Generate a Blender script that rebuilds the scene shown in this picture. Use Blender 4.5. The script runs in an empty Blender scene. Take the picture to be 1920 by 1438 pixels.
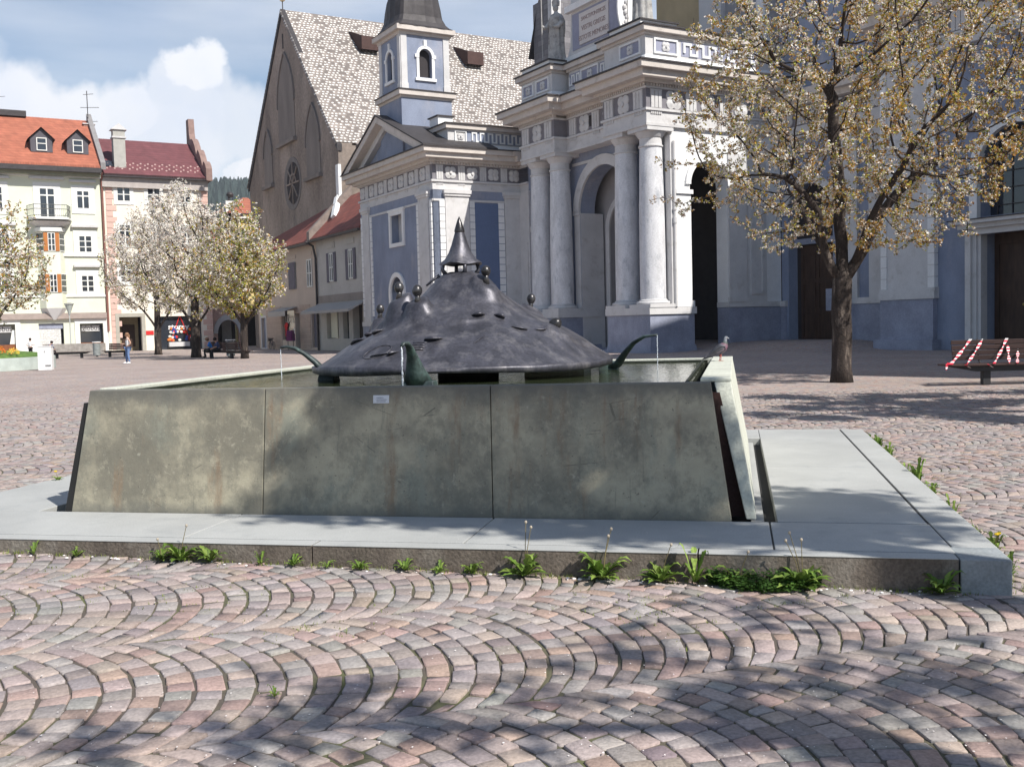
import bpy, math, random
import numpy as np
from mathutils import Vector, Matrix, Euler
R = math.radians
scene = bpy.context.scene
col = scene.collection
random.seed(7)
rng = np.random.default_rng(7)

# ------------------------------------------------------------------ camera
F_PX = 1930.0; CAM_H = 1.6; PITCH = math.atan(110 / F_PX); ROLL = .026
_R0 = np.array([1, 0, 0.]); _Fw = np.array([0, math.cos(PITCH), -math.sin(PITCH)])
_U0 = np.array([0, math.sin(PITCH), math.cos(PITCH)])
_Rr = math.cos(ROLL) * _R0 - math.sin(ROLL) * _U0
_Uu = math.cos(ROLL) * _U0 + math.sin(ROLL) * _R0
_C = np.array([0, 0, CAM_H])
cam_d = bpy.data.cameras.new('camera')
cam_d.sensor_width = 36; cam_d.sensor_fit = 'HORIZONTAL'; cam_d.lens = 36 * F_PX / 1920
cam_d.clip_start = .05; cam_d.clip_end = 6000
cam = bpy.data.objects.new('camera', cam_d); col.objects.link(cam)
M3 = Matrix(((_Rr[0], _Uu[0], -_Fw[0], 0), (_Rr[1], _Uu[1], -_Fw[1], 0), (_Rr[2], _Uu[2], -_Fw[2], CAM_H), (0, 0, 0, 1)))
cam.matrix_world = M3
scene.camera = cam
scene.view_settings.view_transform = 'Standard'; scene.view_settings.look = 'None'
scene.view_settings.exposure = 0.5; scene.view_settings.gamma = 1
scene.cycles.max_bounces = 6; scene.cycles.transparent_max_bounces = 8

def _ray(px, py): return _Rr * (px - 960) / F_PX + _Uu * (719 - py) / F_PX + _Fw
def gp(px, py, z=0.):                       # a reference pixel -> the point on the level z
    d = _ray(px, py); return Vector(_C + d * ((z - CAM_H) / d[2]))
def dirp(px, py): return Vector(_ray(px, py)).normalized()

# ------------------------------------------------------------------ sun and sky
SUN_AZ = R(-43); SUN_EL = R(46)             # azimuth measured from +x towards +y
SUN = Vector((math.cos(SUN_EL) * math.cos(SUN_AZ), math.cos(SUN_EL) * math.sin(SUN_AZ), math.sin(SUN_EL)))
sd = bpy.data.lights.new('sun', 'SUN'); sd.energy = 4.8; sd.angle = R(.55); sd.color = (1, .955, .88)
so = bpy.data.objects.new('sun', sd); col.objects.link(so)
so.rotation_euler = (-SUN).to_track_quat('-Z', 'Y').to_euler(); so.location = (20, -20, 60)

w = bpy.data.worlds.new('World'); scene.world = w; w.use_nodes = True
nt = w.node_tree; nt.nodes.clear()
def N(nt, t, **k):
    n = nt.nodes.new(t)
    for a, b in k.items(): setattr(n, a, b)
    return n
def build_world():
    L = nt.links.new
    out = N(nt, 'ShaderNodeOutputWorld')
    sky = N(nt, 'ShaderNodeTexSky'); sky.sky_type = 'NISHITA'; sky.sun_disc = False
    sky.sun_elevation = SUN_EL; sky.sun_rotation = math.pi / 2 - SUN_AZ; sky.altitude = 600; sky.air_density = 1.1; sky.dust_density = .6; sky.ozone_density = 1.5
    bg = N(nt, 'ShaderNodeBackground'); bg.inputs[1].default_value = .088
    L(sky.outputs[0], bg.inputs[0])
    tc = N(nt, 'ShaderNodeTexCoord')
    nz = N(nt, 'ShaderNodeTexNoise'); nz.inputs['Scale'].default_value = 9; nz.inputs['Detail'].default_value = 8; nz.inputs['Roughness'].default_value = .62
    L(tc.outputs['Generated'], nz.inputs['Vector'])
    # distorted direction
    sub = N(nt, 'ShaderNodeVectorMath', operation='SUBTRACT'); sub.inputs[1].default_value = (.5, .5, .5); L(nz.outputs['Color'], sub.inputs[0])
    sc = N(nt, 'ShaderNodeVectorMath', operation='SCALE'); sc.inputs['Scale'].default_value = .085; L(sub.outputs[0], sc.inputs[0])
    ad = N(nt, 'ShaderNodeVectorMath', operation='ADD'); L(tc.outputs['Generated'], ad.inputs[0]); L(sc.outputs[0], ad.inputs[1])
    blobs = [(60, 215, .05, 1.0), (150, 235, .05, 1.0), (240, 225, .045, .95), (340, 225, .05, .8), (420, 240, .05, .75), (20, 260, .07, 1), (340, 135, .026, 1.0), (372, 130, .026, 1.0), (318, 160, .026, .8), (390, 165, .026, .7),
             (455, 330, .022, 1.), (430, 345, .02, .9), (480, 345, .02, .9), (300, 290, .07, .85), (120, 300, .08, .9), (-150, 200, .09, 1), (-60, 230, .07, 1), (900, 330, .1, .5), (1200, 250, .15, .5)]
    last = None
    for px, py, rad, wt in blobs:
        c = dirp(px, py)
        d = N(nt, 'ShaderNodeVectorMath', operation='DISTANCE'); d.inputs[1].default_value = c; L(ad.outputs[0], d.inputs[0])
        mr = N(nt, 'ShaderNodeMapRange', interpolation_type='SMOOTHSTEP'); mr.inputs['From Min'].default_value = rad * 1.05; mr.inputs['From Max'].default_value = rad * .55
        mr.inputs['To Max'].default_value = wt
        L(d.outputs['Value'], mr.inputs['Value'])
        if last is None: last = mr.outputs[0]
        else:
            mx = N(nt, 'ShaderNodeMath', operation='MAXIMUM'); L(last, mx.inputs[0]); L(mr.outputs[0], mx.inputs[1]); last = mx.outputs[0]
    # thin high streaks everywhere and scattered cloud elsewhere in the sky
    mp = N(nt, 'ShaderNodeMapping'); mp.inputs['Scale'].default_value = (1.5, 1.5, 9); L(tc.outputs['Generated'], mp.inputs[0])
    n2 = N(nt, 'ShaderNodeTexNoise'); n2.inputs['Scale'].default_value = 2.2; n2.inputs['Detail'].default_value = 5; L(mp.outputs[0], n2.inputs['Vector'])
    m2 = N(nt, 'ShaderNodeMapRange'); m2.inputs['From Min'].default_value = .33; m2.inputs['From Max'].default_value = .8; m2.inputs['To Min'].default_value = .02; m2.inputs['To Max'].default_value = .62; L(n2.outputs[0], m2.inputs['Value'])
    spx = N(nt, 'ShaderNodeSeparateXYZ'); L(tc.outputs['Generated'], spx.inputs[0]); fr_ = N(nt, 'ShaderNodeMapRange'); fr_.inputs['From Min'].default_value = -.1; fr_.inputs['From Max'].default_value = .6; fr_.inputs['To Min'].default_value = .12; L(spx.outputs[1], fr_.inputs['Value'])
    m2m = N(nt, 'ShaderNodeMath', operation='MULTIPLY'); L(m2.outputs[0], m2m.inputs[0]); L(fr_.outputs[0], m2m.inputs[1])
    mx = N(nt, 'ShaderNodeMath', operation='MAXIMUM'); L(last, mx.inputs[0]); L(m2m.outputs[0], mx.inputs[1])
    # cloud shading: white tops, faint lilac bodies
    n3 = N(nt, 'ShaderNodeTexNoise'); n3.inputs['Scale'].default_value = 14; n3.inputs['Detail'].default_value = 7; L(tc.outputs['Generated'], n3.inputs['Vector'])
    cr = N(nt, 'ShaderNodeValToRGB'); cr.color_ramp.elements[0].position = .35; cr.color_ramp.elements[0].color = (.86, .90, 1.0, 1)
    cr.color_ramp.elements[1].position = .55; cr.color_ramp.elements[1].color = (.93, .95, 1.0, 1); L(n3.outputs[0], cr.inputs[0])
    bg2 = N(nt, 'ShaderNodeBackground'); bg2.inputs[1].default_value = .80; L(cr.outputs[0], bg2.inputs[0])
    ms = N(nt, 'ShaderNodeMixShader'); L(mx.outputs[0], ms.inputs[0]); L(bg.outputs[0], ms.inputs[1]); L(bg2.outputs[0], ms.inputs[2])
    L(ms.outputs[0], out.inputs[0])
build_world()

# ------------------------------------------------------------------ tags and hierarchy
def tag(o, label=None, cat=None, group=None, kind=None):
    if label: o['label'] = label
    if cat: o['category'] = cat
    if group: o['group'] = group
    if kind: o['kind'] = kind
    return o
def thing(name, label, cat, loc=(0, 0, 0), rz=0., group=None):
    o = bpy.data.objects.new(name, None); col.objects.link(o); o.empty_display_size = .2
    o.location = loc; o.rotation_euler = (0, 0, rz)
    return tag(o, label, cat, group)
_kids = {}
def copy_tree(o, parent=None):
    c = o.copy(); col.objects.link(c)
    if parent: c.parent = parent; _kids.setdefault(parent.name, []).append(c)
    for ch in list(_kids.get(o.name, [])): copy_tree(ch, c)
    return c

# ------------------------------------------------------------------ materials
def mat(name, c, rough=.85, var=.12, scale=2.5, bump=.0, bscale=30, metal=0., c2=None, stretch=None, fine=.06, fscale=60, spec=.3, c3=None, c3scale=.8, c3lo=.5, c3hi=.7):
    m = bpy.data.materials.new(name); m.use_nodes = True; t = m.node_tree; L = t.links.new
    b = t.nodes['Principled BSDF']; b.inputs['Roughness'].default_value = rough; b.inputs['Metallic'].default_value = metal
    b.inputs['Specular IOR Level'].default_value = spec
    tc = N(t, 'ShaderNodeTexCoord'); src = tc.outputs['Object']
    if stretch:
        mp = N(t, 'ShaderNodeMapping'); mp.inputs['Scale'].default_value = stretch; L(src, mp.inputs[0]); src2 = mp.outputs[0]
    else: src2 = src
    n1 = N(t, 'ShaderNodeTexNoise'); n1.inputs['Scale'].default_value = scale; n1.inputs['Detail'].default_value = 6; n1.inputs['Roughness'].default_value = .6; L(src2, n1.inputs['Vector'])
    r = N(t, 'ShaderNodeMapRange'); r.inputs['From Min'].default_value = .3; r.inputs['From Max'].default_value = .7; L(n1.outputs[0], r.inputs['Value'])
    a = tuple(x * (1 - var) for x in c); z = c2 if c2 else tuple(min(1, x * (1 + var)) for x in c)
    mx = N(t, 'ShaderNodeMix', data_type='RGBA'); mx.inputs[6].default_value = (*a, 1); mx.inputs[7].default_value = (*z, 1); L(r.outputs[0], mx.inputs[0])
    cur = mx.outputs[2]
    if c3:
        n3 = N(t, 'ShaderNodeTexNoise'); n3.inputs['Scale'].default_value = c3scale; n3.inputs['Detail'].default_value = 7; n3.inputs['Roughness'].default_value = .65; L(src2, n3.inputs['Vector'])
        r3 = N(t, 'ShaderNodeMapRange'); r3.inputs['From Min'].default_value = c3lo; r3.inputs['From Max'].default_value = c3hi; L(n3.outputs[0], r3.inputs['Value'])
        m3 = N(t, 'ShaderNodeMix', data_type='RGBA'); m3.inputs[7].default_value = (*c3, 1); L(r3.outputs[0], m3.inputs[0]); L(cur, m3.inputs[6]); cur = m3.outputs[2]
    if fine:
        n2 = N(t, 'ShaderNodeTexNoise'); n2.inputs['Scale'].default_value = fscale; n2.inputs['Detail'].default_value = 3; L(src, n2.inputs['Vector'])
        r2 = N(t, 'ShaderNodeMapRange'); r2.inputs['From Min'].default_value = .3; r2.inputs['From Max'].default_value = .7; r2.inputs['To Min'].default_value = 1 - fine * 2; r2.inputs['To Max'].default_value = 1 + fine * 2; L(n2.outputs[0], r2.inputs['Value'])
        m2 = N(t, 'ShaderNodeMix', data_type='RGBA', blend_type='MULTIPLY'); m2.inputs[0].default_value = 1; L(cur, m2.inputs[6]); L(r2.outputs[0], m2.inputs[7]); cur = m2.outputs[2]
    L(cur, b.inputs['Base Color'])
    if bump:
        nb = N(t, 'ShaderNodeTexNoise'); nb.inputs['Scale'].default_value = bscale; nb.inputs['Detail'].default_value = 5; L(src, nb.inputs['Vector'])
        bp = N(t, 'ShaderNodeBump'); bp.inputs['Strength'].default_value = bump; bp.inputs['Distance'].default_value = .02; L(nb.outputs[0], bp.inputs['Height']); L(bp.outputs[0], b.inputs['Normal'])
    return m
def attr_mat(name, rough=.8, trans=0., fine=.1, fscale=80, bump=0., bscale=90, spec=.3, metal=0.):
    m = bpy.data.materials.new(name); m.use_nodes = True; t = m.node_tree; L = t.links.new
    b = t.nodes['Principled BSDF']; b.inputs['Roughness'].default_value = rough; b.inputs['Specular IOR Level'].default_value = spec; b.inputs['Metallic'].default_value = metal
    at = N(t, 'ShaderNodeAttribute'); at.attribute_name = 'Col'; cur = at.outputs['Color']
    tc = N(t, 'ShaderNodeTexCoord')
    if fine:
        n2 = N(t, 'ShaderNodeTexNoise'); n2.inputs['Scale'].default_value = fscale; n2.inputs['Detail'].default_value = 4; L(tc.outputs['Object'], n2.inputs['Vector'])
        r2 = N(t, 'ShaderNodeMapRange'); r2.inputs['From Min'].default_value = .3; r2.inputs['From Max'].default_value = .7; r2.inputs['To Min'].default_value = 1 - fine * 2; r2.inputs['To Max'].default_value = 1 + fine * 2; L(n2.outputs[0], r2.inputs['Value'])
        m2 = N(t, 'ShaderNodeMix', data_type='RGBA', blend_type='MULTIPLY'); m2.inputs[0].default_value = 1; L(cur, m2.inputs[6]); L(r2.outputs[0], m2.inputs[7]); cur = m2.outputs[2]
    L(cur, b.inputs['Base Color'])
    if bump:
        nb = N(t, 'ShaderNodeTexNoise'); nb.inputs['Scale'].default_value = bscale; nb.inputs['Detail'].default_value = 5; L(tc.outputs['Object'], nb.inputs['Vector'])
        bp = N(t, 'ShaderNodeBump'); bp.inputs['Strength'].default_value = bump; bp.inputs['Distance'].default_value = .01; L(nb.outputs[0], bp.inputs['Height']); L(bp.outputs[0], b.inputs['Normal'])
    if trans:
        tr = N(t, 'ShaderNodeBsdfTranslucent'); L(cur, tr.inputs[0]); ms = N(t, 'ShaderNodeMixShader'); ms.inputs[0].default_value = trans
        L(b.outputs[0], ms.inputs[1]); L(tr.outputs[0], ms.inputs[2]); L(ms.outputs[0], t.nodes['Material Output'].inputs[0])
    return m
def glass_mat(name, c, rough=.08):
    m = bpy.data.materials.new(name); m.use_nodes = True; b = m.node_tree.nodes['Principled BSDF']
    b.inputs['Base Color'].default_value = (*c, 1); b.inputs['Roughness'].default_value = rough; b.inputs['Specular IOR Level'].default_value = .8
    return m

# ------------------------------------------------------------------ mesh builder
class MB:
    def __init__(s, T=None): s.v = []; s.f = []; s.mi = []; s.cm = 0; s.T = T
    def add(s, vs, fs):
        o = len(s.v)
        s.v += [s.T(*p) for p in vs] if s.T else [tuple(p) for p in vs]
        s.f += [tuple(i + o for i in f) for f in fs]; s.mi += [s.cm] * len(fs); return s
    def box(s, x0, x1, y0, y1, z0, z1):
        return s.add([(x0, y0, z0), (x1, y0, z0), (x1, y1, z0), (x0, y1, z0), (x0, y0, z1), (x1, y0, z1), (x1, y1, z1), (x0, y1, z1)],
              [(0, 3, 2, 1), (4, 5, 6, 7), (0, 1, 5, 4), (1, 2, 6, 5), (2, 3, 7, 6), (3, 0, 4, 7)])
    def frus(s, b0, b1, z0, z1):      # b = (x0,x1,y0,y1) bottom / top
        x0, x1, y0, y1 = b0; X0, X1, Y0, Y1 = b1
        return s.add([(x0, y0, z0), (x1, y0, z0), (x1, y1, z0), (x0, y1, z0), (X0, Y0, z1), (X1, Y0, z1), (X1, Y1, z1), (X0, Y1, z1)],
              [(0, 3, 2, 1), (4, 5, 6, 7), (0, 1, 5, 4), (1, 2, 6, 5), (2, 3, 7, 6), (3, 0, 4, 7)])
    def prism(s, pts, d0, d1):        # pts (s,z) extruded along the second coordinate
        n = len(pts)
        return s.add([(p[0], d0, p[1]) for p in pts] + [(p[0], d1, p[1]) for p in pts],
              [tuple(range(n)), tuple(range(2 * n - 1, n - 1, -1))] + [(i, i + n, (i + 1) % n + n, (i + 1) % n) for i in range(n)])
    def lathe(s, cx, cy, prof, n=24, a0=0., a1=2 * math.pi, cap=True):
        full = abs(a1 - a0 - 2 * math.pi) < 1e-6; m = n if full else n + 1; vs = []
        for r, z in prof:
            for i in range(m):
                a = a0 + (a1 - a0) * i / n; vs.append((cx + r * math.cos(a), cy + r * math.sin(a), z))
        fs = []
        for j in range(len(prof) - 1):
            for i in range(n):
                k = (i + 1) % m if full else i + 1
                fs.append((j * m + i, j * m + k, (j + 1) * m + k, (j + 1) * m + i))
        if cap and full: fs += [tuple(range(m - 1, -1, -1)), tuple(range((len(prof) - 1) * m, len(prof) * m))]
        return s.add(vs, fs)
    def cyl(s, cx, cy, z0, z1, r0, r1=None, n=16): return s.lathe(cx, cy, [(r0, z0), (r0 if r1 is None else r1, z1)], n)
    def tube(s, path, rad, n=6, flat=1.):
        P = [Vector(p) for p in path]; rs = rad if hasattr(rad, '__len__') else [rad] * len(P); vs = []; fs = []
        prev = None
        for i, p in enumerate(P):
            t = (P[min(i + 1, len(P) - 1)] - P[max(i - 1, 0)]); t = t.normalized() if t.length > 1e-9 else Vector((0, 0, 1))
            if prev is None:
                u = t.cross(Vector((0, 0, 1)));  u = u if u.length > .05 else t.cross(Vector((1, 0, 0)))
            else: u = prev - t * prev.dot(t)
            u.normalize(); prev = u; w2 = t.cross(u)
            for k in range(n):
                a = 2 * math.pi * k / n; vs.append(tuple(p + (u * math.cos(a) + w2 * math.sin(a) * flat) * rs[i]))
        for i in range(len(P) - 1):
            for k in range(n): fs.append((i * n + k, i * n + (k + 1) % n, (i + 1) * n + (k + 1) % n, (i + 1) * n + k))
        fs += [tuple(range(n - 1, -1, -1)), tuple(range((len(P) - 1) * n, len(P) * n))]
        return s.add(vs, fs)
    def sph(s, c, r, sx=1, sy=1, sz=1, n=12, m=8, fn=None):
        vs = [(c[0], c[1], c[2] - r * sz)]; fs = []
        for j in range(1, m):
            ph = -math.pi / 2 + math.pi * j / m
            for i in range(n):
                a = 2 * math.pi * i / n; vs.append((c[0] + r * sx * math.cos(ph) * math.cos(a), c[1] + r * sy * math.cos(ph) * math.sin(a), c[2] + r * sz * math.sin(ph)))
        vs.append((c[0], c[1], c[2] + r * sz)); T = len(vs) - 1
        if fn: vs = [fn(v) for v in vs]
        for i in range(n):
            fs.append((0, 1 + (i + 1) % n, 1 + i)); fs.append((T, T - n + i, T - n + (i + 1) % n))
        for j in range(m - 2):
            for i in range(n): fs.append((1 + j * n + i, 1 + j * n + (i + 1) % n, 1 + (j + 1) * n + (i + 1) % n, 1 + (j + 1) * n + i))
        return s.add(vs, fs)
    def build(s, name, m, parent=None, smooth=False, label=None, bevel=0.):
        me = bpy.data.meshes.new(name); me.from_pydata(s.v, [], s.f)
        ms = m if isinstance(m, (list, tuple)) else [m]
        for x in ms: me.materials.append(x)
        if len(ms) > 1: me.polygons.foreach_set('material_index', s.mi)
        me.validate(); me.update()
        if smooth: me.polygons.foreach_set('use_smooth', [True] * len(me.polygons))
        o = bpy.data.objects.new(name, me); col.objects.link(o)
        if parent: o.parent = parent; _kids.setdefault(parent.name, []).append(o)
        if label: o['label'] = label
        if bevel:
            b = o.modifiers.new('bevel', 'BEVEL'); b.width = bevel; b.segments = 2; b.limit_method = 'ANGLE'
        if smooth == 'auto' or (smooth and bevel): pass
        return o
def autosmooth(o, ang=35):
    me = o.data; me.polygons.foreach_set('use_smooth', [True] * len(me.polygons))
    try: me.set_sharp_from_angle(angle=R(ang))
    except Exception: pass
    return o
def text_mesh(name, body, size, m, parent, loc, rot, extrude=.01, align='CENTER', shear=0., spacing=1., bold=0.):
    c = bpy.data.curves.new(name, 'FONT'); c.body = body; c.size = size; c.extrude = extrude; c.align_x = align; c.align_y = 'CENTER'; c.space_character = spacing; c.shear = shear; c.offset = bold
    c.resolution_u = 3
    t = bpy.data.objects.new(name, c); col.objects.link(t)
    dg = bpy.context.evaluated_depsgraph_get()
    me = bpy.data.meshes.new_from_object(t.evaluated_get(dg)); bpy.data.objects.remove(t)
    o = bpy.data.objects.new(name, me); me.materials.clear(); me.materials.append(m); col.objects.link(o)
    o.parent = parent; o.location = loc; o.rotation_euler = rot; _kids.setdefault(parent.name, []).append(o)
    return o

# ------------------------------------------------------------------ ground
C0 = Vector((7.0, 51.6, 0)); TH = R(29.9)
eR = Vector((math.cos(TH), math.sin(TH), 0)); eL = Vector((-math.sin(TH), math.cos(TH), 0))
def church_ab(x, y):
    dx = x - C0.x; dy = y - C0.y
    return dx * eR.x + dy * eR.y, dx * eL.x + dy * eL.y
def sstep(x, a, b):
    t = np.clip((x - a) / (b - a), 0, 1); return t * t * (3 - 2 * t)
def zg(x, y):
    x = np.asarray(x, float); y = np.asarray(y, float)
    z = .105 * np.clip((2.7 - x) / 6.3, 0, 1.35)
    z = z + .045 * sstep(y, 7, 10) * sstep(-x, 1, 4)
    z = z * (1 - sstep(y, 14, 48)) * (1 - sstep(-y, 2, 20)) * (1 - sstep(-x, 10, 40))
    a, b = church_ab(x, y)
    z = z + .42 * sstep(a, 2.0, 6.2) * sstep(b, -8.2, -6.2) * (1 - sstep(b, 12, 16))
    return z
FO = Vector((1.51, 7.10, 0)); FA = R(-12.3)
def f_local(x, y):
    dx = x - FO.x; dy = y - FO.y; c = math.cos(FA); s_ = math.sin(FA)
    return dx * c + dy * s_, -dx * s_ + dy * c
def f_world(x, y, z=0): return FO + Vector((x * math.cos(FA) - y * math.sin(FA), x * math.sin(FA) + y * math.cos(FA), z))
PX0, PX1, PY0, PY1 = -6.55, 1.55, -1.05, 6.05       # platform in fountain coordinates

SD = R(20); SR = 1.03; SW = 1.46; SH = .122; SO = (-2.13, 5.78)       # segmental arches: heading, radius, band width, row pitch
YFAR = 22.
def sett_palette(n):
    pal = np.array([(.335, .275, .26), (.29, .268, .27), (.27, .265, .26), (.36, .29, .25), (.31, .215, .195), (.225, .195, .205), (.345, .245, .20), (.285, .24, .24)])
    pr = np.array([.22, .2, .13, .12, .11, .1, .04, .08])
    c = pal[rng.choice(len(pal), n, p=pr)]
    c = c + (np.array([.325, .263, .227]) - c) * .3
    return np.clip(c * rng.uniform(.82, 1.15, (n, 1)) + rng.normal(0, .004, (n, 3)), .02, 1)

def build_ground():
    xs = np.unique(np.concatenate([np.arange(-16, 16, .5), np.arange(-60, 60, 2.), np.array([-1500, -800, -400, -200, -120, -90, 90, 120, 200, 400, 800, 1500])]))
    ys = np.unique(np.concatenate([np.arange(-4, 30, .5), np.arange(-30, 110, 2.), np.array([-1500, -600, -200, -80, 130, 160, 220, 400, 800, 1600])]))
    X, Y = np.meshgrid(xs, ys); Z = zg(X, Y) - .0105
    v = np.stack([X.ravel(), Y.ravel(), Z.ravel()], 1); nx = len(xs); ny = len(ys)
    f = [(j * nx + i, j * nx + i + 1, (j + 1) * nx + i + 1, (j + 1) * nx + i) for j in range(ny - 1) for i in range(nx - 1)]
    me = bpy.data.meshes.new('ground'); me.from_pydata(v.tolist(), [], f); me.update()
    m = bpy.data.materials.new('sett_paving_far'); m.use_nodes = True; t = m.node_tree; L = t.links.new
    b = t.nodes['Principled BSDF']; b.inputs['Roughness'].default_value = .85
    def MA(op, a, b_=None, c=None):
        n = N(t, 'ShaderNodeMath', operation=op)
        for i, q in enumerate((a, b_, c)):
            if q is None: continue
            if isinstance(q, (int, float)): n.inputs[i].default_value = q
            else: L(q, n.inputs[i])
        return n.outputs[0]
    ge = N(t, 'ShaderNodeNewGeometry'); sx = N(t, 'ShaderNodeSeparateXYZ'); L(ge.outputs['Position'], sx.inputs[0])
    wz = N(t, 'ShaderNodeTexNoise'); wz.inputs['Scale'].default_value = 4; L(ge.outputs['Position'], wz.inputs['Vector'])
    wob = MA('MULTIPLY', MA('SUBTRACT', wz.outputs[0], .5), .06)
    dx = MA('SUBTRACT', sx.outputs[0], SO[0]); dy = MA('SUBTRACT', sx.outputs[1], SO[1])
    s_ = MA('ADD', MA('ADD', MA('MULTIPLY', dx, math.cos(SD)), MA('MULTIPLY', dy, math.sin(SD))), wob)
    t_ = MA('ADD', MA('SUBTRACT', MA('MULTIPLY', dy, math.cos(SD)), MA('MULTIPLY', dx, math.sin(SD))), wob)
    band = MA('ROUND', MA('DIVIDE', t_, SW)); tl = MA('SUBTRACT', t_, MA('MULTIPLY', band, SW))
    sv = MA('ADD', s_, MA('SUBTRACT', SR, MA('SQRT', MA('SUBTRACT', SR * SR, MA('MULTIPLY', tl, tl)))))
    v_ = MA('DIVIDE', MA('ADD', sv, MA('MULTIPLY', band, .37)), SH); row = MA('FLOOR', v_); fv = MA('FRACT', v_)
    u_ = MA('ADD', MA('DIVIDE', MA('ARCSINE', MA('DIVIDE', tl, SR)), .128), MA('MULTIPLY', MA('FRACT', MA('MULTIPLY', row, .618)), 1.)); cu = MA('FLOOR', u_); fu = MA('FRACT', u_)
    dv = MA('MINIMUM', fv, MA('SUBTRACT', 1., fv)); du = MA('MINIMUM', fu, MA('SUBTRACT', 1., fu))
    jm = N(t, 'ShaderNodeMapRange', interpolation_type='SMOOTHSTEP'); jm.inputs['From Min'].default_value = .02; jm.inputs['From Max'].default_value = .075; L(MA('MINIMUM', dv, MA('MULTIPLY', du, 1.5)), jm.inputs['Value'])
    cv = N(t, 'ShaderNodeCombineXYZ'); L(row, cv.inputs[0]); L(cu, cv.inputs[1]); L(band, cv.inputs[2])
    wn = N(t, 'ShaderNodeTexWhiteNoise'); wn.noise_dimensions = '3D'; L(cv.outputs[0], wn.inputs['Vector'])
    cr = N(t, 'ShaderNodeValToRGB'); cr.color_ramp.interpolation = 'CONSTANT'
    stops = [(0, (.345, .275, .25)), (.25, (.31, .268, .255)), (.47, (.29, .263, .245)), (.6, (.36, .29, .24)), (.72, (.31, .215, .195)), (.83, (.225, .195, .205)), (.93, (.345, .245, .20))]
    cr.color_ramp.elements[0].color = (*stops[0][1], 1); cr.color_ramp.elements[1].position = .25; cr.color_ramp.elements[1].color = (*stops[1][1], 1)
    for p, c in stops[2:]: e = cr.color_ramp.elements.new(p); e.color = (*c, 1)
    L(wn.outputs['Value'], cr.inputs[0])
    mx = N(t, 'ShaderNodeMix', data_type='RGBA'); mx.inputs[6].default_value = (.13, .105, .09, 1); L(jm.outputs[0], mx.inputs[0]); L(cr.outputs[0], mx.inputs[7])
    dn = N(t, 'ShaderNodeTexNoise'); dn.inputs['Scale'].default_value = .35; dn.inputs['Detail'].default_value = 6; L(ge.outputs['Position'], dn.inputs['Vector'])
    dr = N(t, 'ShaderNodeMapRange'); dr.inputs['From Min'].default_value = .3; dr.inputs['From Max'].default_value = .7; dr.inputs['To Min'].default_value = .97; dr.inputs['To Max'].default_value = 1.2; L(dn.outputs[0], dr.inputs['Value'])
    mm = N(t, 'ShaderNodeMix', data_type='RGBA', blend_type='MULTIPLY'); mm.inputs[0].default_value = 1; L(mx.outputs[2], mm.inputs[6]); L(dr.outputs[0], mm.inputs[7])
    # bare joint soil where the modelled setts lie on top
    near = MA('MULTIPLY', MA('LESS_THAN', sx.outputs[1], YFAR - .1), MA('GREATER_THAN', sx.outputs[1], 1.5))
    near = MA('MULTIPLY', near, MA('LESS_THAN', MA('ABSOLUTE', sx.outputs[0]), MA('ADD', MA('MULTIPLY', sx.outputs[1], .56), 2.4)))
    sn = N(t, 'ShaderNodeTexNoise'); sn.inputs['Scale'].default_value = 2.2; sn.inputs['Detail'].default_value = 5; L(ge.outputs['Position'], sn.inputs['Vector'])
    sr = N(t, 'ShaderNodeValToRGB'); sr.color_ramp.elements[0].position = .45; sr.color_ramp.elements[0].color = (.085, .07, .058, 1); sr.color_ramp.elements[1].position = .72; sr.color_ramp.elements[1].color = (.10, .11, .04, 1); L(sn.outputs[0], sr.inputs[0])
    m4 = N(t, 'ShaderNodeMix', data_type='RGBA'); L(near, m4.inputs[0]); L(mm.outputs[2], m4.inputs[6]); L(sr.outputs[0], m4.inputs[7])
    L(m4.outputs[2], b.inputs['Base Color'])
    bp = N(t, 'ShaderNodeBump'); bp.inputs['Strength'].default_value = .5; bp.inputs['Distance'].default_value = .012; L(jm.outputs[0], bp.inputs['Height']); L(bp.outputs[0], b.inputs['Normal'])
    me.materials.append(m)
    o = bpy.data.objects.new('ground', me); col.objects.link(o); tag(o, kind='structure')
    me.polygons.foreach_set('use_smooth', [True] * len(me.polygons))
build_ground()

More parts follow.
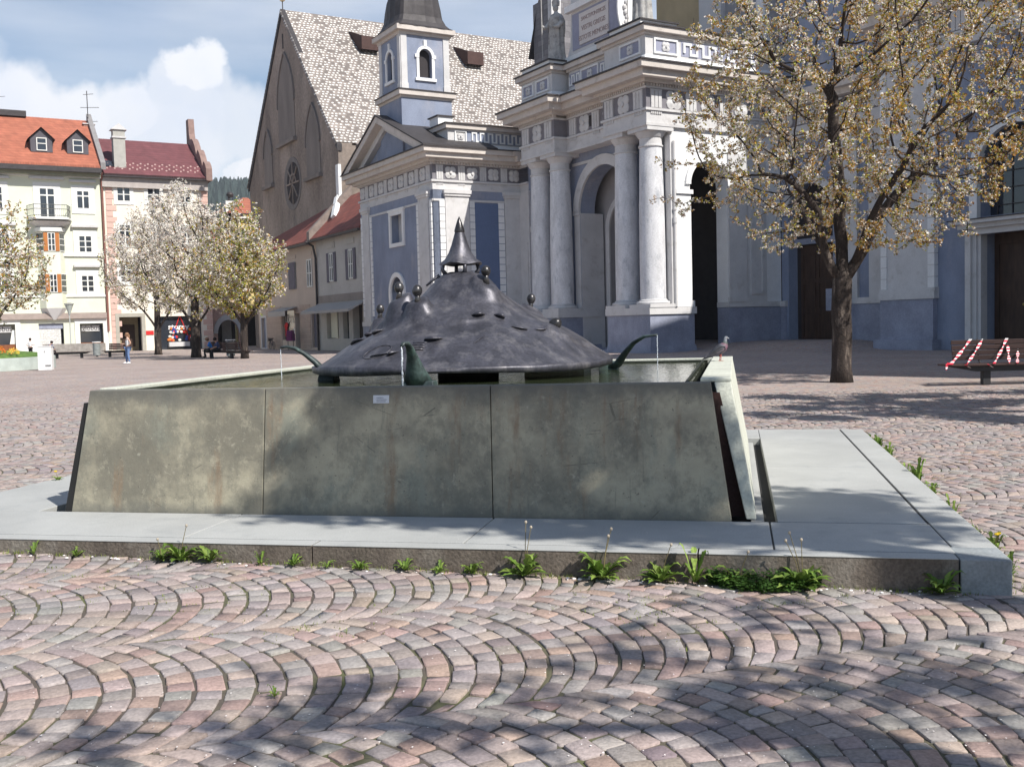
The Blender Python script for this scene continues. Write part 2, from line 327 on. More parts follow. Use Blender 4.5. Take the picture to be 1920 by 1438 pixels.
def build_setts():
    cd, sn_ = math.cos(SD), math.sin(SD)
    # ranges in the rotated frame
    cor = np.array([(-15, 1), (15, 1), (-15, YFAR + 1), (15, YFAR + 1)]) - np.array(SO)
    sr_ = cor @ np.array([cd, sn_]); tr_ = cor @ np.array([-sn_, cd])
    bands = np.arange(math.floor(tr_.min() / SW), math.ceil(tr_.max() / SW) + 1); rows = np.arange(math.floor(sr_.min() / SH) - 4, math.ceil(sr_.max() / SH) + 8)
    half = math.asin(SW / 2 / SR); V = []; Cc = []
    B_, K_ = np.meshgrid(bands, rows, indexing='ij'); B_ = B_.ravel(); K_ = K_.ravel()
    nst = rng.choice([11, 12, 13], len(B_), p=[.3, .45, .25])
    quads = []
    boff = {int(b): rng.uniform(0, SH) for b in bands}; bo = np.array([boff[int(b)] for b in B_])
    for ns in (11, 12, 13):
        m_ = nst == ns; b = B_[m_]; k = K_[m_]; o_ = bo[m_]; n = len(b)
        th = np.tile(np.linspace(-half, half, ns + 1), (n, 1)); th[:, 1:-1] += rng.normal(0, .014, (n, ns - 1))
        wob = rng.normal(0, .0018, n)
        cx = k * SH + o_ + wob - SR
        for i in range(ns):
            t0 = th[:, i]; t1 = th[:, i + 1]
            r_out = SR; jr = rng.normal(0, .0028, (4, n)); jt = rng.normal(0, .005, (4, n))
            q = []
            for (tt, inner, w_) in ((t0, 0, 0), (t1, 0, 1), (t1, 1, 2), (t0, 1, 3)):
                rr = SR - ((SH - .003) * np.cos(tt) if inner else .002) + jr[w_]
                tq = tt + jt[w_]
                edge = inner and ((i == 0 and w_ == 3) or (i == ns - 1 and w_ == 2))
                if edge: q.append(np.stack([cx - SH + SR * np.cos(tt), SR * np.sin(tt) + b * SW], 1))
                else: q.append(np.stack([cx + rr * np.cos(tq), rr * np.sin(tq) + b * SW], 1))
            quads.append(np.stack(q, 1))
    Q = np.concatenate(quads); c = Q.mean(1)
    W = np.empty_like(Q); W[..., 0] = SO[0] + Q[..., 0] * cd - Q[..., 1] * sn_; W[..., 1] = SO[1] + Q[..., 0] * sn_ + Q[..., 1] * cd
    ctr = W.mean(1); wnx = .035 * np.sin(ctr[:, 1] * 1.3 + 1) + .03 * np.sin(ctr[:, 0] * 1.7 + ctr[:, 1] * .6); wny = .035 * np.sin(ctr[:, 0] * 1.1) + .03 * np.cos(ctr[:, 1] * 2.1)
    fxl, fyl = f_local(ctr[:, 0], ctr[:, 1])
    keep = (ctr[:, 1] < YFAR) & (ctr[:, 1] > 1.6) & (np.abs(ctr[:, 0]) < ctr[:, 1] * .56 + 2.3)
    keep &= ~((fxl > PX0 + .06) & (fxl < PX1 - .06) & (fyl > PY0 + .06) & (fyl < PY1 - .06))
    W = W[keep]; n = len(W)
    wx = .03 * np.sin(W[..., 1] * 1.3 + 1) + .025 * np.sin(W[..., 0] * 1.7 + W[..., 1] * .6); wy = .03 * np.sin(W[..., 0] * 1.1) + .025 * np.cos(W[..., 1] * 2.1)
    W = W.copy(); W[..., 0] += wx; W[..., 1] += wy
    ctr = W.mean(1, keepdims=True); gap = rng.uniform(.0035, .0068, (n, 1, 1)); d = W - ctr; ln = np.linalg.norm(d, axis=2, keepdims=True)
    P0 = ctr + d * (1 - gap / ln * 1.3)
    # cut corners: 8-gon outline
    def ring(P, cut, z):
        out = []
        for i in range(4):
            a = P[:, i]; p = P[:, (i - 1) % 4]; q = P[:, (i + 1) % 4]
            out.append(a + (p - a) * cut); out.append(a + (q - a) * cut)
        out = np.stack(out, 1); return np.concatenate([out, z], 2)
    zc = zg(ctr[..., 0], ctr[..., 1])[..., None] + rng.normal(0, .0022, (n, 1, 1)) - .004
    til = rng.normal(0, .03, (n, 1, 2))
    def zat(P, dz): return zc + dz + ((P - ctr) * til).sum(2, keepdims=True)
    def ring8(P, cut, dz):
        r_ = ring(P, cut, np.zeros((n, 8, 1))); r_[..., 2:3] = zc + dz + ((r_[..., :2] - ctr) * til).sum(2, keepdims=True); return r_
    jit = rng.normal(0, .0022, (n, 8, 2))
    rA = ring8(P0, .07, -.022); rB = ring8(P0, .07, -.0002); rA[..., :2] += jit; rB[..., :2] += jit
    P1 = ctr + (P0 - ctr) * .945; rC = ring8(P1, .08, .0024)
    Vt = np.concatenate([rA, rB, rC], 1).reshape(-1, 3)
    base = []
    for r_ in range(2):
        for i in range(8): j = (i + 1) % 8; base.append((r_ * 8 + i, r_ * 8 + j, (r_ + 1) * 8 + j, (r_ + 1) * 8 + i))
    loops4 = np.array(base).ravel(); top = np.arange(16, 24)
    per = np.concatenate([loops4, top]); nl = len(per); tot = np.array([4] * 16 + [8])
    Lp = (per[None] + (np.arange(n) * 24)[:, None]).ravel(); lt = np.tile(tot, n); ls = np.concatenate([[0], np.cumsum(lt)[:-1]])
    me = bpy.data.meshes.new('paving_setts'); me.vertices.add(n * 24); me.vertices.foreach_set('co', Vt.ravel())
    me.loops.add(len(Lp)); me.loops.foreach_set('vertex_index', Lp.astype(np.int32)); me.polygons.add(len(lt)); me.polygons.foreach_set('loop_start', ls.astype(np.int32)); me.polygons.foreach_set('loop_total', lt.astype(np.int32))
    me.update(calc_edges=True)
    ca = me.color_attributes.new('Col', 'FLOAT_COLOR', 'POINT'); cc = sett_palette(n); cc = np.concatenate([cc, np.ones((n, 1))], 1)
    ca.data.foreach_set('color', np.repeat(cc, 24, 0).ravel().astype(np.float32))
    me.materials.append(attr_mat('porphyry_sett', rough=.72, fine=.10, fscale=60, bump=.4, bscale=80, spec=.35))
    o = bpy.data.objects.new('paving_setts', me); col.objects.link(o); tag(o, kind='structure')
build_setts()

# ------------------------------------------------------------------ fountain
mp_ = lambda *a, **k: mat(*a, **k)
M_slab = mat('platform_slab', (.37, .375, .365), rough=.7, var=.1, scale=1.4, fine=.05, fscale=90, bump=.12, bscale=60, c3=(.30, .31, .31), c3scale=2.5, c3lo=.55, c3hi=.75)
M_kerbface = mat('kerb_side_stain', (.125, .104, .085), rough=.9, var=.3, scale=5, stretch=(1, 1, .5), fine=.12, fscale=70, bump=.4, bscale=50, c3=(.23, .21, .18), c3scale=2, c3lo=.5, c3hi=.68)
M_corner = mat('patched_corner', (.26, .28, .29), rough=.9, var=.15, scale=7, bump=.3)
def concrete_panel():
    m = bpy.data.materials.new('basin_concrete'); m.use_nodes = True; t = m.node_tree; L = t.links.new; bs = t.nodes['Principled BSDF']; bs.inputs['Roughness'].default_value = .7; bs.inputs['Specular IOR Level'].default_value = .3
    tc = N(t, 'ShaderNodeTexCoord')
    def noise(scale, stretch=(1, 1, 1), detail=7, rough=.65, off=0., dist=0.):
        mp = N(t, 'ShaderNodeMapping'); mp.inputs['Scale'].default_value = stretch; mp.inputs['Location'].default_value = (off, off, off); L(tc.outputs['Object'], mp.inputs[0])
        n = N(t, 'ShaderNodeTexNoise'); n.inputs['Scale'].default_value = scale; n.inputs['Detail'].default_value = detail; n.inputs['Roughness'].default_value = rough; n.inputs['Distortion'].default_value = dist; L(mp.outputs[0], n.inputs['Vector']); return n.outputs[0]
    def rng_(v, a, b): r = N(t, 'ShaderNodeMapRange', interpolation_type='SMOOTHSTEP'); r.inputs['From Min'].default_value = a; r.inputs['From Max'].default_value = b; L(v, r.inputs['Value']); return r.outputs[0]
    def mix(f, a, b, k=1.):
        x = N(t, 'ShaderNodeMix', data_type='RGBA')
        if k != 1.: q = N(t, 'ShaderNodeMath', operation='MULTIPLY'); q.inputs[1].default_value = k; L(f, q.inputs[0]); f = q.outputs[0]
        L(f, x.inputs[0])
        for i, c in ((6, a), (7, b)):
            if isinstance(c, tuple): x.inputs[i].default_value = (*c, 1)
            else: L(c, x.inputs[i])
        return x.outputs[2]
    c = mix(rng_(noise(1.1, off=3), .38, .62), (.185, .172, .135), (.40, .365, .27))
    c = mix(rng_(noise(2.6, (1, 1, .55), off=9, dist=.6), .5, .68), c, (.235, .245, .20), .75)      # cool grey green washes
    c = mix(rng_(noise(2.2, (2.2, 1, .35), off=21), .56, .70), c, (.225, .155, .10), .8)     # brown run-off streaks
    c = mix(rng_(noise(7, (2.6, 1, .22), off=5), .58, .72), c, (.12, .12, .10), .5)       # thin dark drips
    c = mix(rng_(noise(5.5, (1, 1, .8), off=14, detail=10, rough=.75), .46, .62), c, (.14, .135, .11), .5)      # mottling
    c = mix(rng_(noise(9, (1, 1, .9), off=44, detail=10, rough=.8), .52, .66), c, (.40, .37, .28), .5)
    c = mix(rng_(noise(16, (1, 1, 1), off=2, dist=1.5), .60, .70), c, (.42, .40, .32), .5)   # pale scuffs
    c = mix(rng_(noise(46, detail=2), .66, .74), c, (.09, .085, .07), .7)         # pits
    sx = N(t, 'ShaderNodeSeparateXYZ'); L(tc.outputs['Object'], sx.inputs[0])
    edge = N(t, 'ShaderNodeMath', operation='ADD'); L(sx.outputs[2], edge.inputs[0]); nn = N(t, 'ShaderNodeMath', operation='MULTIPLY'); L(noise(5, off=4), nn.inputs[0]); nn.inputs[1].default_value = .28; L(nn.outputs[0], edge.inputs[1])
    c = mix(rng_(edge.outputs[0], 1.12, 1.30), c, (.12, .118, .105), .85)       # grimy band under the rim
    lo = N(t, 'ShaderNodeMath', operation='SUBTRACT'); lo.inputs[0].default_value = .5; L(edge.outputs[0], lo.inputs[1]); c = mix(rng_(lo.outputs[0], .05, .16), c, (.13, .13, .115), .6)
    # long scratches
    w = N(t, 'ShaderNodeTexVoronoi', feature='DISTANCE_TO_EDGE'); mp = N(t, 'ShaderNodeMapping'); mp.inputs['Scale'].default_value = (1.0, 1, 3.2); mp.inputs['Rotation'].default_value = (0, .3, 0); L(tc.outputs['Object'], mp.inputs[0]); w.inputs['Scale'].default_value = 1.3; L(mp.outputs[0], w.inputs['Vector'])
    inv = N(t, 'ShaderNodeMath', operation='LESS_THAN'); inv.inputs[1].default_value = .006; L(w.outputs['Distance'], inv.inputs[0])
    gt = N(t, 'ShaderNodeMath', operation='MULTIPLY'); L(inv.outputs[0], gt.inputs[0]); L(rng_(noise(2.5, off=31), .55, .62), gt.inputs[1]); c = mix(gt.outputs[0], c, (.09, .085, .07), .6)
    L(c, bs.inputs['Base Color'])
    bp = N(t, 'ShaderNodeBump'); bp.inputs['Strength'].default_value = .3; bp.inputs['Distance'].default_value = .01; L(noise(30), bp.inputs['Height']); L(bp.outputs[0], bs.inputs['Normal'])
    return m
M_conc = concrete_panel()
M_block = mat('basin_block', (.50, .51, .44), rough=.8, var=.12, scale=3, stretch=(1, 1, .4), fine=.07, fscale=50, bump=.2, bscale=50, c3=(.36, .36, .30), c3scale=2, c3lo=.55, c3hi=.75)
M_rust = mat('rusty_steel', (.045, .022, .018), rough=.8, var=.3, scale=8, bump=.3)
M_dark = mat('dark_void', (.02, .02, .02), rough=.9, fine=0)
M_jnt = mat('joint_mortar', (.03, .03, .03), fine=0)
M_moss = mat('wet_basin_inside', (.02, .024, .016), rough=.6, var=.3, scale=6, bump=.3)
def bronze(name, c, c3, rough=.38, metal=.75, bump=.3):
    return mat(name, c, rough=rough, metal=metal, var=.4, scale=4, stretch=(1.6, 1.6, .7), bump=bump, bscale=14, fine=.1, fscale=40, c3=c3, c3scale=4.2, c3lo=.5, c3hi=.72, spec=.5)
M_bronze = bronze('dark_bronze', (.07, .069, .084), (.17, .162, .17), rough=.46, metal=.5, bump=.2)
M_bhead = bronze('polished_bronze_head', (.055, .053, .055), (.12, .115, .115), rough=.33, metal=.6, bump=.2)
M_patina = bronze('green_patina_bronze', (.04, .053, .053), (.11, .18, .16), rough=.5, metal=.35)

def fountain():
    pl = thing('stone_platform', 'low grey stone platform of large slabs under the fountain basin', 'platform', FO, FA)
    Z = .2
    def slab(x0, x1, y0, y1, z=Z, m=M_slab):
        b = MB(); b.box(x0, x1, y0, y1, -.12, z); o = b.build('slab', m, pl, bevel=.006); return o
    g = .005
    # kerb strips (face stained) and inner slabs
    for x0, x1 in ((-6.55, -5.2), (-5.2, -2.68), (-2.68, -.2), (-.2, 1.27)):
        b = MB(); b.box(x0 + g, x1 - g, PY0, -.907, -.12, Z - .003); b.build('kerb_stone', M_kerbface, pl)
        b = MB(); b.box(x0 + g, x1 - g, PY0 - .004, -.907, Z - .003, Z); b.build('kerb_top', M_slab, pl)
    b = MB(); b.box(1.275, PX1, PY0 - .004, -.72, -.12, Z); b.build('corner_stone', M_corner, pl, bevel=.008, label='patched grey corner block of the platform')
    for y0, y1 in ((-.72, .74), (.74, 3.3), (3.3, PY1)): slab(1.294, PX1, y0 + g, y1 - g)
    for x0, x1 in ((-6.55, -3.69), (-3.69, -1.7), (-1.7, .25), (.25, 1.29)): slab(x0 + g, x1 - g, -.883, -.028)
    slab(.30 + g, 1.276, -.005, 2.6 - g); slab(.30 + g, 1.276, 2.6, PY1)
    slab(.12, .30, 5.08, PY1); slab(-5.35, .12, 5.12, PY1)
    slab(-6.55, -5.48, -.012, 1.9); slab(-6.55, -5.48, 1.91, PY1)
    b = MB(); b.frus((.13, .27, .0, 5.07), (.13, .22, .0, 5.07), -.12, .15); b.build('drain_channel', M_slab, pl)
    b = MB(); b.box(-6.4, 1.4, -.8, 5.9, -.1, .12); b.build('bedding', M_dark, pl)
    for (x0, x1, y0, y1) in ((-6.5, 1.27, -.906, -.884), (-5.3, 1.29, -.027, -.006), (.24, .262, -.88, -.03), (1.278, 1.292, -1.0, 6.0)):
        b = MB(); b.box(x0, x1, y0, y1, .125, Z - .004); b.build('joint_filler', M_jnt, pl)
    # basin
    ba = thing('fountain_basin', 'square battered concrete fountain basin with stained front slabs', 'fountain basin', FO, FA)
    zt = 1.158; z0 = .19
    def panel(xa, xb, xta, xtb):
        b = MB(); b.frus((xa, xb, -.01, .11), (xta, xtb, .12, .24), z0, zt); return b.build('front_slab', M_conc, ba, bevel=.006)
    panel(-5.19, -3.535, -5.06, -3.535); panel(-3.529, -1.715, -3.529, -1.74); panel(-1.709, -.005, -1.734, -.14)
    # side blocks, leaning in
    b = MB(); b.box(-.22, .003, .42, 4.935, zt - .014, zt + .012); b.build('coping', M_block, ba, bevel=.006)
    b = MB(); b.frus((.095, .165, .10, 5.0), (-.12, .002, .42, 4.93), z0, zt - .015); b.build('side_block', M_block, ba, bevel=.008, label='thick pale side block in full sun')
    b = MB(); b.frus((-5.27, -5.12, .22, 5.0), (-5.12, -4.96, .34, 4.93), z0, zt + .006); b.build('side_block', M_block, ba, bevel=.008)
    b = MB(); b.frus((-5.15, -.02, 4.9, 5.05), (-5.0, -.1, 4.8, 4.95), z0, zt); b.build('back_slab', M_block, ba, bevel=.008)
    b = MB(); b.frus((-.1, .12, .22, .3), (-.24, -.08, .38, .44), z0, zt - .09); b.build('steel_or_shade_strip', M_rust, ba)
    b = MB(); b.frus((-5.17, -5.03, .115, .3), (-5.03, -4.93, .245, .4), z0, zt - .09); b.build('steel_or_shade_strip', M_rust, ba)
    b = MB(); b.frus((-5.05, -.2, .2, .28), (-4.97, -.28, .26, .30), z0, zt - .02); b.frus((-5.05, -.2, 4.7, 4.8), (-4.97, -.28, 4.72, 4.79), z0, zt - .02)
    b.frus((-.35, -.2, .3, 4.7), (-.34, -.32, .3, 4.72), z0, zt - .02); b.frus((-5.08, -4.95, .3, 4.7), (-4.96, -4.93, .3, 4.72), z0, zt - .02); b.box(-5, -.2, .25, 4.75, z0, .5); b.build('inner_lining', M_moss, ba)
    M_pl = mat('plaque_metal', (.55, .55, .58), rough=.35, metal=.3, fine=.02)
    M_ink = mat('plaque_ink', (.10, .10, .14), fine=0)
    T = lambda s, d, z: (s, -.004 + (z - z0) * .134 - d, z)
    b = MB(T); b.box(-2.645, -2.52, .004, .010, 1.035, 1.095); b.build('plaque', M_pl, ba)
    b = MB(T)
    for z, w_ in ((1.076, .055), (1.062, .075), (1.048, .072)):
        x = -2.618
        while x < -2.618 + w_: l_ = random.uniform(.003, .009); b.box(x, x + l_, .0101, .0108, z - .0025, z + .0025); x += l_ + .002
    b.build('plaque_lettering', M_ink, ba)
    b = MB(); b.frus((-5.255, -5.192, .0, .2), (-5.125, -5.072, .13, .24), z0, zt - .10); b.build('steel_or_shade_strip', M_dark, ba)  # dark strip standing in for the shaded gap beside the slab, no steel
    # water
    m = bpy.data.materials.new('fountain_water'); m.use_nodes = True; t = m.node_tree; bs = t.nodes['Principled BSDF']
    bs.inputs['Base Color'].default_value = (.035, .045, .022, 1); bs.inputs['Roughness'].default_value = .04; bs.inputs['IOR'].default_value = 1.33; bs.inputs['Specular IOR Level'].default_value = .7
    tc = N(t, 'ShaderNodeTexCoord'); nn = N(t, 'ShaderNodeTexNoise'); nn.inputs['Scale'].default_value = 11; nn.inputs['Detail'].default_value = 3; t.links.new(tc.outputs['Object'], nn.inputs['Vector'])
    bp = N(t, 'ShaderNodeBump'); bp.inputs['Strength'].default_value = .35; bp.inputs['Distance'].default_value = .02; t.links.new(nn.outputs[0], bp.inputs['Height']); t.links.new(bp.outputs[0], bs.inputs['Normal'])
    b = MB(); b.add([(-4.97, .27, 0), (-.3, .27, 0), (-.3, 4.76, 0), (-4.97, 4.76, 0)], [(0, 1, 2, 3)]); o = b.build('water', m); o.location = FO + Vector((0, 0, 1.118)); o.rotation_euler = (0, 0, FA); tag(o, kind='structure')
    # sculpture
    cx, cy = -2.58, 2.52
    sc = thing('fountain_sculpture', 'dark bronze hill shaped sculpture with small heads and pointed cap rising from the water', 'sculpture', f_world(cx, cy, 0), FA)
    prof = [(0, 2.13), (.12, 2.125), (.19, 2.10), (.27, 2.03), (.36, 1.95), (.45, 1.87), (.57, 1.78), (.70, 1.70), (.85, 1.62), (1.0, 1.545), (1.15, 1.455), (1.28, 1.362), (1.38, 1.30), (1.46, 1.25)]
    pr_r = np.array([p[0] for p in prof]); pr_z = np.array([p[1] for p in prof])
    # torsos growing out of the cloak: (x, y, height, radius, wx)
    ux = (math.cos(FA), 0)
    HEADS = ((748, 540, 9.70, .047, .5, 0, .10), (782, 546, 9.5, .050, -.9, 0, .10), (713, 580, 10.3, .043, .9, .1, .09), (911, 509, 9.75, .047, 3.0, 0, .11), (996, 561, 10.35, .046, 1.2, .1, .09), (1040, 609, 9.8, .062, 1.3, .9, .0))
    def hp(px, py, depth):      # head centre found on the photograph at its distance from the camera
        d = _ray(px, py); p = Vector(_C + d * depth / d[1]); q = p - sc.location; return q.x * math.cos(FA) + q.y * math.sin(FA), -q.x * math.sin(FA) + q.y * math.cos(FA), q.z
    bumps = []
    for (px, py, D, r, yaw, tilt, rad) in HEADS:
        x, y, z = hp(px, py, D)
        if rad:
            r0 = math.hypot(x, y); a0 = math.atan2(y, x); dl = abs(math.atan2(math.sin(a0 - 2.9), math.cos(a0 - 2.9)))
            base = float(np.interp(r0, pr_r, pr_z)) - .115 * math.exp(-(dl / .8) ** 2) * math.exp(-((r0 - .68) / .22) ** 2)
            bumps.append((x, y, max(.04, z - 1.95 * r - base), rad * 1.05, 1.2))
    bumps.append((1.0, -.32, .05, .10, 1.4))
    def surf(x, y):
        r = math.hypot(x, y); a = math.atan2(y, x)
        k = 1 + .02 * math.sin(3 * a + .7) + .015 * math.sin(5 * a)
        z = float(np.interp(r / k, pr_r, pr_z))
        # terrace fold running round the hill
        fr = .80 + .10 * math.cos(a - 2.9) - .12 * math.sin(a * 1.0) * 0 + .035 * math.sin(4 * a)
        wf = max(0, min(1, (1.35 - abs(math.atan2(math.sin(a + 2.2), math.cos(a + 2.2)))) / .5)); tq = (r - fr)
        if r > .3 and tq > -.2: z += wf * (-.045 / (1 + math.exp(-tq / .009)) * math.exp(-max(0, tq) / .3) + .016 * math.exp(-(tq / .02) ** 2))
        dl = abs(math.atan2(math.sin(a - 2.9), math.cos(a - 2.9)))
        z -= .115 * math.exp(-(dl / .8) ** 2) * math.exp(-((r - .68) / .22) ** 2)
        z += .004 * math.sin(11 * a + 6 * r) * min(1, r / .5) + .002 * math.sin(23 * a - 9 * r) * min(1, r)
        top = 0.
        for (bx, by, h, rad, wx_) in bumps:
            d = math.hypot((x - bx) / wx_, y - by) / rad
            if d < 3.4: top = max(top, h * (.68 / (1 + math.exp((d - 1.0) * 10)) + .32 / (1 + math.exp((d - 1.75) * 4))))
        z += top
        return z
    nr, na = 120, 260; vs = []; fs = []
    for j in range(nr + 1):
        r = 1.46 * (j / nr) ** .85
        for i in range(na): a = 2 * math.pi * i / na; x = r * math.cos(a); y = r * math.sin(a); vs.append((x, y, surf(x, y)))
    for j in range(nr):
        for i in range(na): k = (i + 1) % na; fs.append((j * na + i, (j + 1) * na + i, (j + 1) * na + k, j * na + k))
    n0 = len(vs)
    for (rr, dz) in ((1.464, -.008), (1.46, -.05), (1.38, -.055), (.5, .02)):
        for i in range(na): a = 2 * math.pi * i / na; vs.append((rr * math.cos(a), rr * math.sin(a), 1.245 + dz + .012 * math.sin(4 * a + 1)))
    for q in range(4):
        A = nr * na if q == 0 else n0 + (q - 1) * na; Bq = n0 + q * na
        for i in range(na): k = (i + 1) % na; fs.append((A + i, Bq + i, Bq + k, A + k))
    b = MB(); b.add(vs, fs); b.build('cloak_mound', M_bronze, sc, smooth=True)
    # hollows and small cast details on the cloak
    def cut(x, y, l, w_, ang, tall=.03):
        tall *= .65
        b = MB(); n = 10; top = []; 
        for i in range(n + 1):
            u = i / n; xx = x + (u - .5) * l * math.cos(ang); yy = y + (u - .5) * l * math.sin(ang); wv = w_ * math.sin(math.pi * u) ** .7 + .002
            top.append((xx, yy, wv))
        vs = []; fs = []
        for (xx, yy, wv) in top:
            r_ = math.hypot(xx, yy); ox, oy = xx / r_, yy / r_
            p0 = (xx, yy); p1 = (xx + ox * wv * 1.5, yy + oy * wv * 1.5); p2 = (xx + ox * wv * 1.1, yy + oy * wv * 1.1)
            vs += [(p0[0], p0[1], surf(*p0) - .004), (p1[0], p1[1], surf(*p1) + tall * wv / w_), (p2[0], p2[1], surf(*p2) + tall * 1.35 * wv / w_), (p0[0] - ox * .01, p0[1] - oy * .01, surf(*p0) + .003)]
        for i in range(n):
            for k in range(4): a_ = i * 4 + k; c_ = i * 4 + (k + 1) % 4; fs.append((a_, a_ + 4, c_ + 4, c_))
        b.add(vs, fs); return b
    for args in ((.02, -1.06, .17, .045, .15, .06), (.32, -.62, .13, .04, .5, .06), (.50, -.55, .10, .04, .1, .06), (.86, -.45, .15, .03, .9, .025), (.70, -.62, .16, .028, .5, .03), (-.42, -1.2, .22, .03, -.1, .03), (-.30, -1.22, .1, .04, .2, .05), (-.85, -.62, .2, .03, -.5, .045), (-.62, -.68, .12, .04, -.3, .05), (.42, -1.0, .16, .012, 1.1, .01), (-.75, -.55, .08, .035, -.2, .05)):
        cut(*args).build('cloak_fold', M_bronze, sc, smooth=True)
    # a small cast hand and a ring lying on the cloak
    b = MB()
    for k in range(4):
        x0 = -.16 + 0; y0 = -1.22 + k * .028
        b.tube([(x0 + u * .13 + (.01 * (k % 2)), y0 + .005 * k, surf(x0 + u * .13, y0) + .008) for u in np.linspace(0, 1, 5)], [.009, .009, .009, .008, .006], 6)
    b.build('cast_hand', M_bronze, sc, smooth=True)
    b = MB(); b.tube([(-.47 + .13 * math.cos(a), -1.16 + .075 * math.sin(a), surf(-.47 + .13 * math.cos(a), -1.16 + .075 * math.sin(a)) + .003) for a in np.linspace(0, 2 * math.pi, 30)], .005, 5); b.build('cast_ring', M_bronze, sc, smooth=True)
    # heads
    def head(x, y, z, r, yaw, tilt=0):
        b = MB()
        def sh(v):
            X, Y, Zz = v; f = 1 - .18 * max(0, -Zz / r); X, Y = X * f, Y * f
            if Y < 0: Y *= .92; Y -= .16 * r * math.exp(-((X / (.13 * r)) ** 2) - (((Zz + .1 * r) / (.28 * r)) ** 2))       # nose
            if Y < 0: Y += .10 * r * (math.exp(-(((abs(X) - .33 * r) / (.16 * r)) ** 2) - (((Zz - .12 * r) / (.13 * r)) ** 2)))      # eye sockets
            if Y < 0: Y -= .06 * r * math.exp(-((X / (.25 * r)) ** 2) - (((Zz + .5 * r) / (.1 * r)) ** 2))
            return (X, Y, Zz)
        b.sph((0, 0, 0), r, .97, 1.0, 1.22, 26, 18, sh)
        b.tube([(0, 0, -.6 * r), (0, .05 * r, -1.3 * r), (0, .1 * r, -2.6 * r)], [.55 * r, .5 * r, .8 * r], 12)
        o = b.build('head', M_bhead, sc, smooth=True); o.location = (x, y, z); o.rotation_euler = (tilt, 0, yaw); return o
    for (px, py, D, r, yaw, tilt, rad) in HEADS:
        x, y, z = hp(px, py, D); head(x, y, z, r, yaw, tilt)
    # cap: bell skirt, bud tip, four small legs
    b = MB(); nn_ = 40
    pf = [(.20, 2.20), (.195, 2.212), (.15, 2.25), (.112, 2.315), (.083, 2.39), (.06, 2.465), (.046, 2.51)]
    vs = []; fs = []
    for (r, z) in pf:
        for i in range(nn_):
            a = 2 * math.pi * i / nn_; k = 1 + (.07 * math.cos(4 * a) + .03 * math.sin(3 * a)) * (r / .205) ** 2; vs.append((r * k * math.cos(a), r * k * math.sin(a), z + .012 * math.cos(4 * a + .6) * (r / .205) ** 3))
    for r, z in ((.17, 2.197), (.03, 2.29)):
        for i in range(nn_): a = 2 * math.pi * i / nn_; vs.append((r * math.cos(a), r * math.sin(a), z))
    nq = len(pf)
    for j in range(nq - 1):
        for i in range(nn_): k = (i + 1) % nn_; fs.append((j * nn_ + i, j * nn_ + k, (j + 1) * nn_ + k, (j + 1) * nn_ + i))
    for i in range(nn_): k = (i + 1) % nn_; fs.append((nq * nn_ + i, nq * nn_ + k, k, i)); fs.append(((nq + 1) * nn_ + i, (nq + 1) * nn_ + k, nq * nn_ + k, nq * nn_ + i))
    b.add(vs, fs); b.build('bell_cap', M_bronze, sc, smooth=True)
    b = MB(); b.lathe(0, 0, [(.042, 2.50), (.051, 2.515), (.051, 2.53), (.036, 2.58), (.019, 2.63), (.002, 2.665)], 14); o = b.build('bud_tip', M_bhead, sc, smooth=True)
    for i in range(4):
        b = MB(); a = .5 + i * math.pi / 2; b.tube([(.17 * math.cos(a), .17 * math.sin(a), 2.21), (.18 * math.cos(a), .18 * math.sin(a), 2.15), (.15 * math.cos(a), .15 * math.sin(a), 2.10)], [.019, .019, .026], 8); b.build('cap_leg', M_bronze, sc, smooth=True)
    b = MB(); b.tube([(-.2, -.05, 2.10), (-.26, -.06, 2.06), (-.33, -.08, 2.0)], [.02, .015, .01], 6)
    b.build('small_claw', M_bronze, sc, smooth=True)
    b = MB(); b.lathe(0, 0, [(.16, 2.10), (.19, 2.085)], 24); b.build('collar', M_bronze, sc, smooth=True)
    # support pier below, pale pedestal
    b = MB(); b.cyl(.05, .0, .5, 1.3, .30, .30, 20); b.build('support', M_dark, sc)
    b = MB(); b.box(.55, 1.15, .3, .8, .5, 1.2); b.build('plinth', M_block, sc)
    # spouts
    def spout(name_label, base, path, rads, lug):
        b = MB(); b.tube(path, rads, 10, .7)
        o = b.build('spout', M_patina, sc, smooth=True, label=name_label)
        b = MB(); b.frus(*lug); b.build('spout_base', M_patina, o, bevel=.01)
        return o
    def pl_(px, py, D):
        d = _ray(px, py); p = Vector(_C + d * D / d[1]); q = p - sc.location; return Vector((q.x * math.cos(FA) + q.y * math.sin(FA), -q.x * math.sin(FA) + q.y * math.cos(FA), q.z))
    L1 = [pl_(*p) for p in ((612, 700, 9.9), (590, 678, 9.9), (572, 664, 9.9), (553, 653, 9.9), (538, 650, 9.9), (526, 652, 9.9))]
    spout('left curved spout pouring a thin jet', None, L1, [.05, .042, .034, .026, .02, .014], ((L1[0].x - .08, L1[0].x + .12, L1[0].y - .1, L1[0].y + .1), (L1[0].x - .05, L1[0].x + .1, L1[0].y - .06, L1[0].y + .06), 1.03, 1.2))
    L2 = [pl_(*p) for p in ((783, 716, 8.45), (779, 695, 8.4), (773, 668, 8.33), (768, 652, 8.25), (763, 644, 8.2), (756, 644, 8.15), (753, 650, 8.12))]
    spout('front upright spout streaked with green patina', None, L2, [.13, .085, .048, .033, .026, .02, .014], ((L2[0].x - .14, L2[0].x + .17, L2[0].y - .08, L2[0].y + .08), (L2[0].x - .12, L2[0].x + .15, L2[0].y - .06, L2[0].y + .06), 1.03, 1.16))
